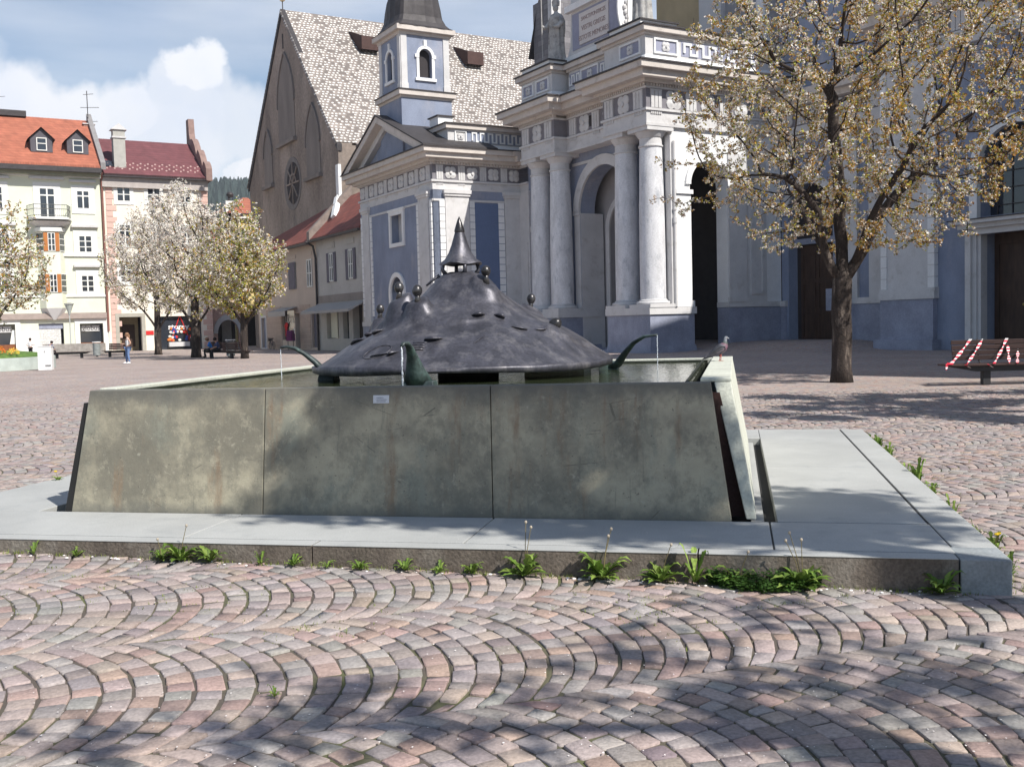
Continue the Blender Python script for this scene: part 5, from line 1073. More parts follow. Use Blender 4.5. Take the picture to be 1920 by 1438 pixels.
# ------------------------------------------------------------------ shops beneath the gable
M_redtile = tiles_mat('red_roof_tiles', (.25, .07, .05), (.17, .048, .038))
M_orangetile = tiles_mat('orange_roof_tiles', (.40, .135, .08), (.32, .10, .06))
M_plumtile = tiles_mat('plum_roof_tiles', (.165, .055, .062), (.135, .045, .05))
def win_cross(P, T, s0, s1, z0, z1, dd=-.12, surround=None, sash=M_white, rows=2, trans=None, sd_=.0, cols=2, label=None):
    """window: pane (part) > frame, sill"""
    b = MB(T); b.box(s0, s1, dd - .05, dd, z0, z1); w_ = b.build('window', M_glassd, P, label=label)
    t = min(.09, (s1 - s0) * .09); b = MB(T); frame(b, s0, s1, z0, z1, dd, dd + .05, t)
    for k in range(1, cols): x = s0 + (s1 - s0) * k / cols; b.box(x - t * .7, x + t * .7, dd, dd + .06, z0 + t, z1 - t)
    if trans: b.box(s0 + t, s1 - t, dd, dd + .055, trans - t * .7, trans + t * .7)
    else:
        for k in range(1, rows): z = z0 + (z1 - z0) * k / rows; b.box(s0 + t, s1 - t, dd, dd + .055, z - t * .45, z + t * .45)
    b.build('frame', sash, w_)
    if surround:
        b = MB(T); f = surround; frame(b, s0 - f, s1 + f, z0 - f, z1 + f, .0, .07, f); b.build('surround', M_whitew, w_)
    return w_
M_whitew = mat('white_paint', (.72, .72, .69), rough=.8, var=.04)
def shops():
    a = -4.55; T = FA_(a)
    M_w1 = mat('pale_grey_plaster', (.47, .455, .43), var=.08, scale=.7, bump=.1, c3=(.38, .36, .34), c3scale=.6, c3lo=.55)
    M_w2 = mat('pale_pink_plaster', (.50, .42, .36), var=.08, scale=.7, bump=.1)
    M_rus = mat('rusticated_ground_floor', (.27, .24, .22), var=.12, scale=1.2)
    M_shut = mat('grey_shutter', (.14, .13, .16), var=.1)
    M_aw = mat('grey_awning', (.38, .37, .36), var=.05)
    P = thing('grey_shop_house', 'low pale grey shop house with long awning and two shuttered windows', 'house', C0, TH)
    m = MB(T); wall(m, 25.75, 36.2, 0, 8.7, -.5, 0, [(27.0, 28.9, .1, 3.3), (29.7, 30.9, .9, 3.2), (31.8, 34.4, .9, 3.2)]); m.build('wall', M_w1, P)
    m = MB(T); m.box(25.75, 36.2, .0, .05, 3.5, 4.2); m.build('fascia', M_rus, P)
    m = MB(); m.box(a + .5, a + 6, 25.8, 36.2, 0, 8.7); m.build('core', M_void, P)
    m = MB(T); m.prism([(25.9, 3.62), (36.0, 3.62), (36.0, 3.35), (25.9, 3.35)], 0, .1); m.add([(25.9, .05, 3.6), (36.0, .05, 3.6), (36.0, 1.5, 3.0), (25.9, 1.5, 3.0), (25.9, .05, 3.55), (36.0, .05, 3.55), (36.0, 1.5, 2.8), (25.9, 1.5, 2.8)], [(0, 1, 2, 3), (4, 5, 6, 7), (3, 2, 6, 7), (0, 3, 7, 4), (1, 2, 6, 5)]); m.build('awning', M_aw, P)
    for s0, s1 in ((27.9, 29.7), (31.9, 33.7)):
        win_cross(P, T, s0 + .5, s1 - .5 + .1, 5.2, 7.3, .02, None, M_whitew, 2)
        for x0 in (s0, s1 - .35): pbox('shutter', M_shut, P, T, x0, x0 + .48, .02, .08, 5.15, 7.35)
        pbox('lintel', M_w1, P, T, s0 + .2, s1, 0, .06, 7.7, 8.1)
    M_card = mat('pale_display_panel', (.75, .74, .62), var=.03)
    for s0, s1 in ((29.7, 30.9), (31.8, 34.4)): w_ = pbox('shop_window', M_glassd, P, T, s0, s1, -.4, -.35, .9, 3.2)
    pbox('display_panel', M_card, P, T, 32.9, 34.3, -.35, -.30, .95, 3.1); pbox('display_panel', M_card, P, T, 29.8, 30.0, -.35, -.3, .95, 3.0)
    P2 = thing('pink_shop_house', 'low cream pink shop house with a small awning and half hidden by a blossoming tree', 'house', C0, TH)
    m = MB(T); wall(m, 36.2, 52.5, 0, 8.55, -.5, 0, [(36.7, 37.9, .2, 2.9), (40.8, 42.0, .1, 3.0), (42.2, 45.6, .8, 3.3), (50.2, 51.6, .0, 2.8)]); m.build('wall', M_w2, P2)
    m = MB(T)
    for k in range(9): m.box(38.1, 40.7, 0, .04, .1 + .4 * k, .46 + .4 * k); m.box(45.7, 50.0, 0, .04, .1 + .4 * k, .46 + .4 * k)
    m.build('rustication', mat('pink_rustic', (.42, .33, .28), var=.1), P2)
    m = MB(); m.box(a + .5, a + 6, 36.2, 52.5, 0, 8.5); m.build('core', M_void, P2)
    m = MB(T); m.add([(41.2, .05, 3.55), (46.0, .05, 3.55), (46.0, 1.1, 3.2), (41.2, 1.1, 3.2), (46.0, 1.1, 2.8), (41.2, 1.1, 2.8)], [(0, 1, 2, 3), (3, 2, 4, 5)]); m.build('awning', M_aw, P2)
    for s0, s1 in ((37.3, 38.5), (41.4, 42.9)): win_cross(P2, T, s0, s1, 5.0, 7.2, .02, None, M_whitew, 2); pbox('lintel', M_w2, P2, T, s0 - .1, s1 + .1, 0, .05, 7.5, 7.8)
    pbox('shutter', M_shut, P2, T, 41.3, 42.95, .1, .14, 5.0, 7.2); pbox('shutter', M_shut, P2, T, 47.4, 49.0, .02, .1, 5.0, 7.2)
    sw = pbox('shop_window', M_glassd, P2, T, 42.2, 45.6, -.3, -.25, .8, 3.3)
    M_let = mat('white_shop_lettering', (.75, .75, .75), fine=0)
    text_mesh('shop_lettering', 'LOTUS', .85, M_let, P2, (a + .2, 43.9, 2.5), (R(90), 0, R(-90)), .005)
    M_red = mat('red_clothes', (.6, .03, .04)); M_pur = mat('purple_clothes', (.16, .03, .12)); M_grn = mat('green_display', (.05, .10, .05))
    def goods(parent, T_, s0, s1, z0, z1, m_, n):
        b = MB(T_)
        for k in range(n): b.sph((random.uniform(s0, s1), -.18, random.uniform(z0, z1)), random.uniform(.14, .26), 1, .3, 1.1, 8, 6)
        return b.build('window_display', m_, parent)
    goods(P2, T, 44.6, 45.4, .95, 2.2, M_red, 8); goods(P2, T, 43.0, 44.2, .95, 1.5, M_grn, 6); goods(P2, T, 42.3, 43.2, 1.2, 2.0, M_whitew, 3)
    pbox('door', M_shut, P2, T, 36.7, 37.9, -.3, -.2, .2, 2.9); pbox('door', M_void, P2, T, 40.8, 42.0, -.45, -.4, .1, 3.0); pbox('door', M_dado, P2, T, 50.2, 51.6, -.3, -.2, 0, 2.8)
    m = MB(T); frame(m, 50.0, 51.8, -.1, 3.0, 0, .06, .2); m.build('door_frame', M_trim, P2)
    # roofs
    def roof(P_, s0, s1, top0, top1, e0, e1):
        m = MB(); m.add([(a - .55, s0, e0), (a - .55, s1, e1), (top1[0], s1 + top1[2], top1[1]), (top0[0], s0, top0[1]), (a - .55, s0, e0 - .18), (a - .55, s1, e1 - .18), (top1[0], s1 + top1[2], top1[1] - .3), (top0[0], s0, top0[1] - .3)], [(0, 1, 2, 3), (7, 6, 5, 4), (0, 4, 5, 1), (1, 5, 6, 2), (0, 3, 7, 4)]); m.build('roof', M_redtile, P_)
        m = MB(); m.box(a - .7, a - .5, s0, s1, e0 - .3, e0 - .12); m.build('gutter', M_lead, P_)
    roof(P, 25.7, 36.0, (-1.2, 12.5, 0), (-1.6, 12.1, 0), 8.65, 8.6); roof(P2, 36.6, 52.9, (-1.6, 12.1, 0), (-3.4, 9.8, 0), 8.55, 8.5)
    m = MB(); m.add([(a - .6, 36.0, 8.4), (a - .6, 36.6, 8.4), (-1.5, 36.6, 12.2), (-1.5, 36.0, 12.2), (a - .6, 36.0, 9.2), (a - .6, 36.6, 9.2), (-1.5, 36.6, 12.95), (-1.5, 36.0, 12.95)], [(0, 3, 2, 1), (4, 5, 6, 7), (0, 1, 5, 4), (0, 4, 7, 3), (1, 2, 6, 5), (2, 3, 7, 6)]); m.build('firewall', mat('brown_firewall', (.22, .18, .16), var=.2), P)
    m = MB(T); m.tube([(36.1, .9, 8.4), (36.1, .3, 8.1), (36.1, .12, 7.2), (36.1, .12, 0)], .09, 6); m.build('drainpipe', M_lead, P2)
    # clothes rail and bicycle outside
    cr = thing('clothes_rail', 'rail of purple clothes standing outside the small lettered shop', 'clothes rail', cw(a - .9, 40.6), TH)
    m = MB(); m.tube([(0, -.7, 0), (0, -.7, 1.7), (0, .7, 1.7), (0, .7, 0)], .03, 5); m.build('frame', M_lead, cr)
    m = MB()
    for k in range(7): x = -.55 + k * .18; m.frus((-.2, .2, x - .04, x + .05), (-.14, .14, x - .03, x + .03), .75, 1.6)
    m.build('clothes', M_pur, cr)
    def bike():
        t = thing('bicycle', 'dark bicycle parked against the pink shop house wall', 'bicycle', cw(a - .55, 46.9), TH + R(90))
        for x in (-.52, .52):
            m = MB(); m.tube([(x + .33 * math.cos(q), 0, .34 + .33 * math.sin(q)) for q in np.linspace(0, 2 * math.pi, 24)], .022, 5)
            for k in range(8): q = k * math.pi / 8; m.tube([(x - .32 * math.cos(q), 0, .34 - .32 * math.sin(q)), (x + .32 * math.cos(q), 0, .34 + .32 * math.sin(q))], .004, 3)
            m.build('wheel', M_lead, t)
        m = MB(); 
        for p, q in (((-.52, .34), (-.05, .3)), ((-.52, .34), (-.2, .78)), ((-.2, .78), (-.05, .3)), ((-.05, .3), (.36, .8)), ((-.2, .78), (.36, .84)), ((.36, .95), (.52, .34)), ((-.22, .9), (-.2, .78))): m.tube([(p[0], 0, p[1]), (q[0], 0, q[1])], .02, 6)
        m.build('bike_frame', mat('bike_paint', (.05, .05, .06), rough=.4), t)
        m = MB(); m.tube([(.36, -.28, 1.0), (.34, 0, 1.02), (.36, .28, 1.0)], .016, 6); m.build('handlebar', M_lead, t); m = MB(); m.sph((-.23, 0, .93), .11, 1.2, .7, .35); m.build('saddle', M_lead, t)
        m = MB(); m.box(.42, .72, -.16, .16, .72, .95); m.build('basket', M_lead, t)
    bike()
shops()

# ------------------------------------------------------------------ houses on the left
HO = Vector((-39.2, 100.0, 0)); HT = FB_(0.)
def hx(px, py):
    d = _ray(px, py); nrm = np.array([eL.x, eL.y, 0]); t = (np.array([HO.x, HO.y, 0]) - _C) @ nrm / (d @ nrm); q = _C + d * t - np.array([HO.x, HO.y, 0]); return float(q[0] * eR.x + q[1] * eR.y), float(q[2])
def hr(x0, y0, x1, y1):       # pixel box -> s0,s1,z0,z1 on the facade
    ax, az = hx(x0, y1); bx, bz = hx(x1, y0); return ax, bx, az, bz
def house_green():
    P = thing('green_town_house', 'pale green town house with orange tiled roof, balcony and shuttered bay windows', 'house', HO, TH)
    Mg = mat('pale_green_plaster', (.66, .68, .55), rough=.9, var=.05, scale=.6, fine=.02, fscale=10, c3=(.68, .68, .62), c3scale=.4)
    z_e = hx(100, 322)[1]; s_r = hx(196, 520)[0]; s_l = s_r - 26
    g1 = hr(152, 606, 193, 662); g2 = hr(75, 606, 119, 662); g3 = hr(-16, 608, 28, 668)
    holes = [(g1[0], g1[1], .1, g1[3]), (g2[0], g2[1], .1, g2[3]), (g3[0], g3[1], .1, g3[3])]
    m = MB(HT); wall(m, s_l, s_r, -.3, z_e, -.5, 0, holes); m.build('wall', Mg, P)
    m = MB(); m.box(s_l, s_r, .5, 12, 0, z_e); m.build('core', M_void, P)
    # cornices and string courses
    for y, p, h, mm in ((314, .9, .35, M_whitew), (324, .45, .5, M_whitew), (333, .2, .2, M_whitew), (478, .18, .3, M_whitew), (555, .12, .2, M_whitew), (592, .35, .55, mat('taupe_cornice', (.34, .28, .25)))):
        z = hx(150, y)[1]; pbox('cornice', mm, P, HT, s_l, s_r, 0, p, z - h / 2, z + h / 2)
    pbox('soffit', mat('olive_soffit', (.28, .29, .22)), P, HT, s_l, s_r, 0, .7, hx(150, 330)[1] - .1, hx(150, 330)[1] + .5)
    for r in ((144, 358, 167, 392), (148, 442, 172, 474), (153, 516, 176, 548)):
        s0, s1, z0, z1 = hr(*r); win_cross(P, HT, s0, s1, z0, z1, .02, .45, M_whitew, 3, trans=(z1 - (z1 - z0) * .3) if r[1] < 400 else None)
        pbox('hood', M_trim, P, HT, s0 - .6, s1 + .6, 0, .35, z1 + .75, z1 + .95)
    for r in ((-14, 350, 4, 392), (-12, 438, 18, 472), (-12, 512, 16, 548)):
        s0, s1, z0, z1 = hr(*r); win_cross(P, HT, s0, s1, z0, z1, .02, .45, M_whitew, 3)
        pbox('hood', M_trim, P, HT, s0 - .6, s1 + .6, 0, .35, z1 + .75, z1 + .95)
    # balcony door
    s0, s1, z0, z1 = hr(75, 353, 102, 408); win_cross(P, HT, s0, s1, z0, z1, .02, .5, M_whitew, 2, trans=z1 - .7, label='tall white balcony door'); pbox('hood', M_trim, P, HT, s0 - .8, s1 + .8, 0, .4, z1 + .8, z1 + 1.0)
    # bay (oriel) over two floors with orange shutters
    M_or = mat('orange_shutter', (.42, .16, .05), var=.15, stretch=(1, 1, .2), scale=8)
    def bayprof(s0, s1, d): c = .48; return [(s0, 0), (s0 + c, d), (s1 - c, d), (s1, 0)]
    def bay(nm, s0, s1, z0, z1, d, mm, taper=0):
        pr = bayprof(s0, s1, d); pt = bayprof(s0 + taper, s1 - taper, max(.05, d - taper * .8)); m = MB(HT); n = 4
        m.add([(p[0], p[1], z1) for p in pr] + [(p[0], p[1], z0) for p in pt], [(0, 1, 2, 3), (7, 6, 5, 4), (0, 4, 5, 1), (1, 5, 6, 2), (2, 6, 7, 3)]); return m.build(nm, mm, P)
    bs0, bs1, zb0, zb1 = hr(70, 436, 119, 474); bay('bay', bs0, bs1, hx(95, 590)[1] + .6, zb1, .8, Mg)
    bay('bay_corbel', bs0, bs1, hx(95, 600)[1], hx(95, 590)[1] + .6, .8, M_trim, .6)
    bay('bay_cornice', bs0 - .2, bs1 + .2, zb1, zb1 + .35, 1.0, M_whitew)
    bay('balcony_corbel', bs0 - .75, bs1 + .75, zb1 + .35, hx(90, 414)[1] - .15, 1.5, M_trim, .9)
    zbal = hx(90, 410)[1]; bay('balcony_slab', bs0 - .8, bs1 + .8, zbal - .2, zbal, 1.6, M_whitew)
    M_iron = mat('balcony_iron', (.16, .16, .15), rough=.6)
    m = MB(HT); pr = bayprof(bs0 - .7, bs1 + .7, 1.5)
    for i in range(3):
        p, q = pr[i], pr[i + 1]
        for zz in (zbal + .15, zbal + .75, zbal + 1.15): m.tube([(p[0], p[1], zz), (q[0], q[1], zz)], .03, 4)
        n = max(3, int(math.dist(p, q) / .16))
        for k in range(n + 1): u = k / n; m.tube([(p[0] + (q[0] - p[0]) * u, p[1] + (q[1] - p[1]) * u, zbal), (p[0] + (q[0] - p[0]) * u, p[1] + (q[1] - p[1]) * u + .05 * math.sin(k), zbal + 1.15)], .014, 3)
    m.build('balcony_railing', M_iron, P)
    for ya, yb in ((438, 472), (515, 549)):
        z0, z1 = hx(95, yb)[1], hx(95, ya)[1]; W = bs1 - bs0
        for f0, f1 in ((.36, .62),):
            win_cross(P, HT, bs0 + .86, bs1 - .86, z0, z1, .83, None, M_whitew, 3, cols=2)
        for x0, x1 in ((bs0 + .5, bs0 + .85), (bs1 - .85, bs1 - .5)): pbox('shutter', M_or, P, HT, x0, x1, .80, .88, z0, z1)
        for sg, xa, xb in ((-1, bs0, bs0 + .48), (1, bs1, bs1 - .48)):
            m = MB(HT); m.add([(xa + sg * .02, .05, z0), (xb + sg * .03, .78, z0), (xb + sg * .03, .78, z1), (xa + sg * .02, .05, z1)], [(0, 1, 2, 3)]); m.build('window', M_glassd, P)
            m = MB(HT)
            for zz in (z0, (2 * z0 + z1) / 3, (z0 + 2 * z1) / 3, z1): m.tube([(xa + sg * .03, .05, zz), (xb + sg * .04, .78, zz)], .05, 4)
            m.build('window_bars', M_whitew, P)
    # ground floor shops
    M_br = mat('shop_timber', (.22, .08, .035), var=.2, scale=5)
    for g, nm in ((g1, 1), (g3, 1)):
        m = MB(HT); frame(m, g[0] - .45, g[1] + .45, -.3, g[3] + .45, 0, .1, .45); m.build('shop_surround', M_whitew, P)
        w_ = pbox('shop_window', M_glassd, P, HT, g[0], g[1], -.45, -.4, .9, g[3] - .0)
        pbox('shop_base', M_br, P, HT, g[0], g[1], -.45, -.1, -.1, .95); pbox('sign_band', M_trim, P, HT, g[0] + .2, g[1] - .3, -.38, -.3, g[3] - .75, g[3] - .2)
        text_mesh('shop_sign', 'globus', .62, M_lead, P, ((g[0] + g[1]) / 2, .29, g[3] - .45), (R(90), 0, 0), .01)
    m = MB(HT); m.frus((g3[0] + 1.6, g3[0] + 2.5, -.3, -.2), (g3[0] + 1.85, g3[0] + 2.25, -.3, -.22), 1.0, 2.3); m.build('mannequin_coat', M_whitew, P)
    sh = pbox('roller_shutter', mat('shutter_grid', (.62, .62, .60), fine=.15, fscale=8), P, HT, g2[0], g2[1] - .25, -.3, -.25, -.1, g2[3] - .5)
    m = MB(HT)
    for k in range(16): m.box(g2[0], g2[1] - .25, -.25, -.235, .2 + k * .24, .225 + k * .24)
    for k in range(10): x = g2[0] + k * (g2[1] - g2[0] - .25) / 10; m.box(x, x + .02, -.235, -.228, 0, g2[3] - .5)
    m.build('shutter_bars', M_trim, sh); pbox('shutter_box', M_dado, P, HT, g2[0], g2[1], -.32, -.2, g2[3] - .5, g2[3]); pbox('lintel', M_trim, P, HT, g2[0], g2[1], 0, .3, g2[3] + .5, g2[3] + .95)
    pbox('white_dado', M_whitew, P, HT, g3[1] + .45, g2[0], 0, .03, -.2, 2.1)
    # roof
    zt = hx(90, 236)[1]; sr_ = hx(183, 310)[0]; m = MB()
    run = 6.2; ze = z_e + .55; zt = ze + 7.0 * .8
    m.add([(s_l, -1.1, ze), (sr_ + .1, -1.1, ze), (sr_ + .1, run, zt), (s_l, run, zt), (s_l, -1.1, ze - .25), (sr_ + .1, -1.1, ze - .25), (sr_ + .1, run, zt - .25), (s_l, run, zt - .25)], [(0, 1, 2, 3), (7, 6, 5, 4), (0, 4, 5, 1), (1, 5, 6, 2), (3, 2, 6, 7)]); m.build('roof', M_orangetile, P)
    pbox('gutter', M_lead, P, HT, s_l, s_r, .95, 1.3, ze - .65, ze - .2)
    m = MB(); m.add([(sr_ + .1, -1.2, ze - .3), (sr_ + .55, -1.2, ze - .3), (sr_ + .55, run + .3, zt + .1), (sr_ + .1, run + .3, zt + .1), (sr_ + .1, -1.2, ze + .35), (sr_ + .55, -1.2, ze + .35), (sr_ + .55, run + .3, zt + .75), (sr_ + .1, run + .3, zt + .75)], [(0, 3, 2, 1), (4, 5, 6, 7), (0, 1, 5, 4), (0, 4, 7, 3), (1, 2, 6, 5), (2, 3, 7, 6)]); m.build('firewall', mat('grey_firewall', (.23, .22, .22)), P)
    m = MB(); m.box(s_l, sr_ - 5.5, run - .5, run + 3, zt - .1, zt + .45); m.build('roof_terrace', M_lead, P)
    M_dor = mat('dormer_slate', (.10, .095, .11), var=.15)
    for px in (80, 148):
        s = hx(px, 290)[0]; zb = ze + 1.3 ; yb = -1.1 + 1.3 / .8
        m = MB(); m.prism([(s - .95, zb), (s + .95, zb), (s + .95, zb + 1.3), (s, zb + 2.2), (s - .95, zb + 1.3)], yb, yb + 2.2); d = m.build('dormer', M_dor, P)
        m = MB(); m.box(s - .42, s + .42, yb - .05, yb - .02, zb + .15, zb + 1.3); m.build('pane', M_glassd, d); m = MB(lambda a_, b_, c_: (a_, yb - .05 - b_, c_)); frame(m, s - .45, s + .45, zb + .12, zb + 1.33, 0, .04, .08); m.box(s - .42, s + .42, 0, .04, zb + .75, zb + .82); m.build('frame', M_whitew, d)
        m = MB(); m.add([(s - 1.2, yb - .3, zb + 1.15), (s, yb - .3, zb + 2.3), (s, yb + 2.6, zb + 2.3), (s - 1.2, yb + 2.6, zb + 1.15), (s + 1.2, yb - .3, zb + 1.15), (s + 1.2, yb + 2.6, zb + 1.15)], [(0, 1, 2, 3), (1, 4, 5, 2)]); m.build('dormer_roof', M_dor, d)
    m = MB(); m.tube([(s_r - 8.5, 6, zt), (s_r - 8.5, 6, zt + 1.8)], .03, 4); m.tube([(s_r - 8.5, 6, zt + 1.6), (s_r - 7.4, 6, zt + 1.75)], .02, 4); m.build('aerial', M_lead, P)
    # downpipe between the houses
    m = MB(HT); x = s_r + .12; m.tube([(x, .9, ze - .5), (x, .25, ze - 1.1), (x, .14, ze - 2.2), (x, .14, 2.0)], .11, 8); m.build('drainpipe', mat('copper_pipe', (.22, .10, .08), rough=.5), P)
house_green()
def house_pink():
    P = thing('cream_town_house', 'cream and pink town house with dark red roof and curved stepped gable', 'house', HO, TH)
    Mc = mat('cream_plaster', (.76, .70, .60), rough=.9, var=.05, scale=.6, c3=(.74, .71, .65), c3scale=.5)
    Mp = mat('pink_quoin_paint', (.62, .42, .36), var=.05)
    s_l = hx(198, 500)[0]; s_r = hx(388, 345)[0]; z_e = hx(290, 334)[1]
    d1 = hr(226, 594, 265, 657); d2 = hr(300, 592, 378, 650)
    m = MB(HT); wall(m, s_l, s_r, -.3, z_e, -.5, 0, [(d1[0], d1[1], -.3, d1[3]), (d2[0], d2[1], .0, d2[3])]); m.build('wall', Mc, P)
    m = MB(); m.box(s_l, s_r, 2.2, 12, -.2, z_e); m.build('core', M_void, P)
    for r in ((219, 352, 244, 378), (276, 353, 300, 379), (335, 357, 357, 380), (224, 421, 245, 458), (283, 424, 303, 458), (340, 426, 360, 458), (226, 495, 246, 530), (285, 497, 305, 530)):
        s0, s1, z0, z1 = hr(*r); win_cross(P, HT, s0, s1, z0, z1, .02, .28, M_whitew, 3 if r[1] > 400 else 2)
    b = MB(HT); z = .2
    k = 0
    while z < z_e - .8:
        w_ = .95 if k % 2 == 0 else .6; b.box(s_l + .3, s_l + .3 + w_, 0, .05, z, z + .5); b.box(s_r - w_, s_r, 0, .05, z, z + .5); z += .56; k += 1
    b.build('quoins', Mp, P)
    pbox('cornice', mat('grey_cove', (.42, .38, .36)), P, HT, s_l, s_r, 0, .35, z_e - 1.1, z_e); pbox('gutter', M_lead, P, HT, s_l, s_r, .35, .75, z_e - .15, z_e + .12)
    m = MB(HT); frame(m, d1[0] - .35, d1[1] + .35, -.6, d1[3] + .35, 0, .08, .35); m.build('passage_frame', mat('taupe_stone', (.38, .36, .31)), P)
    pbox('passage_back', mat('passage_wall', (.33, .27, .17)), P, HT, d1[0], d1[1], -2.1, -2.0, -.3, d1[3]); pbox('door', M_doorwood, P, HT, d1[0] + .5, d1[1] - .35, -2.0, -1.9, .4, 2.6)
    sw = pbox('shop_window', M_glassd, P, HT, d2[0], d2[1], -.48, -.4, 0, d2[3])
    pbox('shop_sill', M_trim, P, HT, d2[0] + .9, d2[1] - 1.3, -.4, .1, .3, .75)
    text_mesh('shop_sign', 'storey', .78, mat('white_sign_letters', (.75, .75, .75), fine=0), P, (hx(336, 614)[0], .33, hx(335, 613)[1]), (R(90), 0, 0), .01, bold=.02)
    mm = [mat('goods_red', (.6, .03, .03)), mat('goods_white', (.7, .68, .62)), mat('goods_orange', (.6, .2, .05)), mat('goods_blue', (.05, .08, .3))]
    for k, m_ in enumerate(mm):
        b = MB(HT)
        for i in range(9): b.sph((random.uniform(d2[0] + .9, d2[1] - .8), -.3, random.choice((.95, 1.25, 1.75, 2.05)) + random.uniform(-.06, .06)), .16, 1, .5, .9, 6, 5)
        b.build('window_display', m_, P)
    c = (d2[0] + d2[1]) / 2; b = MB(HT)
    for p, q in (((-.9, .9), (0, 3.4)), ((0, 3.4), (.9, .9)), ((-.6, 1.8), (.6, 1.8))): b.tube([(c + p[0], -.33, p[1]), (c + q[0], -.33, q[1])], .05, 4)
    b.build('red_easel', mm[0], P)
    s0, s1, z0, z1 = hr(274, 620, 288, 628); pbox('wall_sign', mm[0], P, HT, s0, s1, 0, .06, z0, z1)
    # roof
    run = 6.0; ze = z_e + .15; zt = ze + (run + .7) * .66
    m = MB(); m.add([(s_l, -.75, ze), (s_r, -.75, ze), (s_r, run, zt), (s_l, run, zt), (s_l, -.75, ze - .2), (s_r, -.75, ze - .2), (s_r, run, zt - .2), (s_l, run, zt - .2)], [(0, 1, 2, 3), (7, 6, 5, 4), (0, 4, 5, 1), (1, 5, 6, 2), (3, 2, 6, 7)]); m.build('roof', M_plumtile, P)
    m = MB()
    for k in range(26):
        for rr in range(2): x = s_l + .5 + k * (s_r - s_l - 1) / 26 + .2 * rr; y = .1 + rr * .8 + .3 * (k % 2); z = ze + (y + .75) * .66; m.box(x, x + .16, y, y + .06, z, z + .12)
    m.build('snow_guards', mat('pale_guard', (.5, .35, .33)), P)
    # curved stepped gable
    def zr(y): return ze + (y + .75) * .66
    pts = [(-.9, ze - .3), (-.9, ze + .9)]
    for k, y0 in enumerate((-.9, 1.4, 3.7)):
        zb = zr(y0) + .9
        pts += [(y0 + .15, zb + .35), (y0 + .5, zb + .7), (y0 + .95, zb + .95), (y0 + 1.3, zb + .8), (y0 + 1.5, zb + .55), (y0 + 1.7, zb + .9), (y0 + 2.1, zb + 1.5)] if k < 2 else [(y0 + .2, zb + .4), (y0 + .7, zb + .8), (y0 + 1.3, zb + 1.0), (y0 + 1.7, zb + .9), (y0 + 2.0, zb + 1.6), (y0 + 2.2, zb + 3.2), (y0 + 3.2, zb + 3.2)]
    pts += [(6.9, ze - .3)]
    m = MB(lambda y, d, z: (s_r + d, y, z)); m.prism(pts, -.25, .35); m.build('stepped_gable', mat('brown_gable', (.25, .17, .15), var=.2, scale=1.5), P)
    x = hx(226, 290)[0]; m = MB(); m.box(x - .55, x + .55, .4, 1.4, ze + .6, ze + 4.4); c_ = m.build('chimney', mat('grey_chimney', (.40, .39, .36), var=.1), P)
    m = MB(); m.box(x - .65, x + .65, .3, 1.5, ze + 3.6, ze + 3.75); m.prism([(x - .75, ze + 4.4), (x + .75, ze + 4.4), (x, ze + 5.0)], .25, 1.55); m.build('chimney_cap', M_trim, c_)
    x = hx(184, 268)[0]; m = MB(); m.box(x - .5, x + .5, 5.2, 6.2, zt - .6, zt + 1.2); c_ = m.build('chimney', mat('brick_chimney', (.28, .16, .13), var=.2), P); m = MB(); m.box(x - .6, x + .6, 5.1, 6.3, zt + 1.2, zt + 1.3); m.build('chimney_cap', M_trim, c_)
    m = MB(); m.tube([(x, 5.7, zt + 1.2), (x, 5.7, zt + 4.6)], .04, 4)
    for zz, w_ in ((1.6, .9), (3.0, 1.1), (4.3, .6)): m.tube([(x - w_ * .6, 5.7, zt + zz - .1), (x + w_, 5.7, zt + zz + .05)], .025, 4)
    m.build('aerial', M_lead, P)
    m = MB(); y = .4; m.add([(s_l + .3, y, zr(y) + .1), (s_l + 1.6, y, zr(y) + .1), (s_l + 1.6, y + 1.0, zr(y + 1) + .1), (s_l + .3, y + 1.0, zr(y + 1) + .1)], [(0, 1, 2, 3)]); m.build('skylight', M_glassd, P)
house_pink()
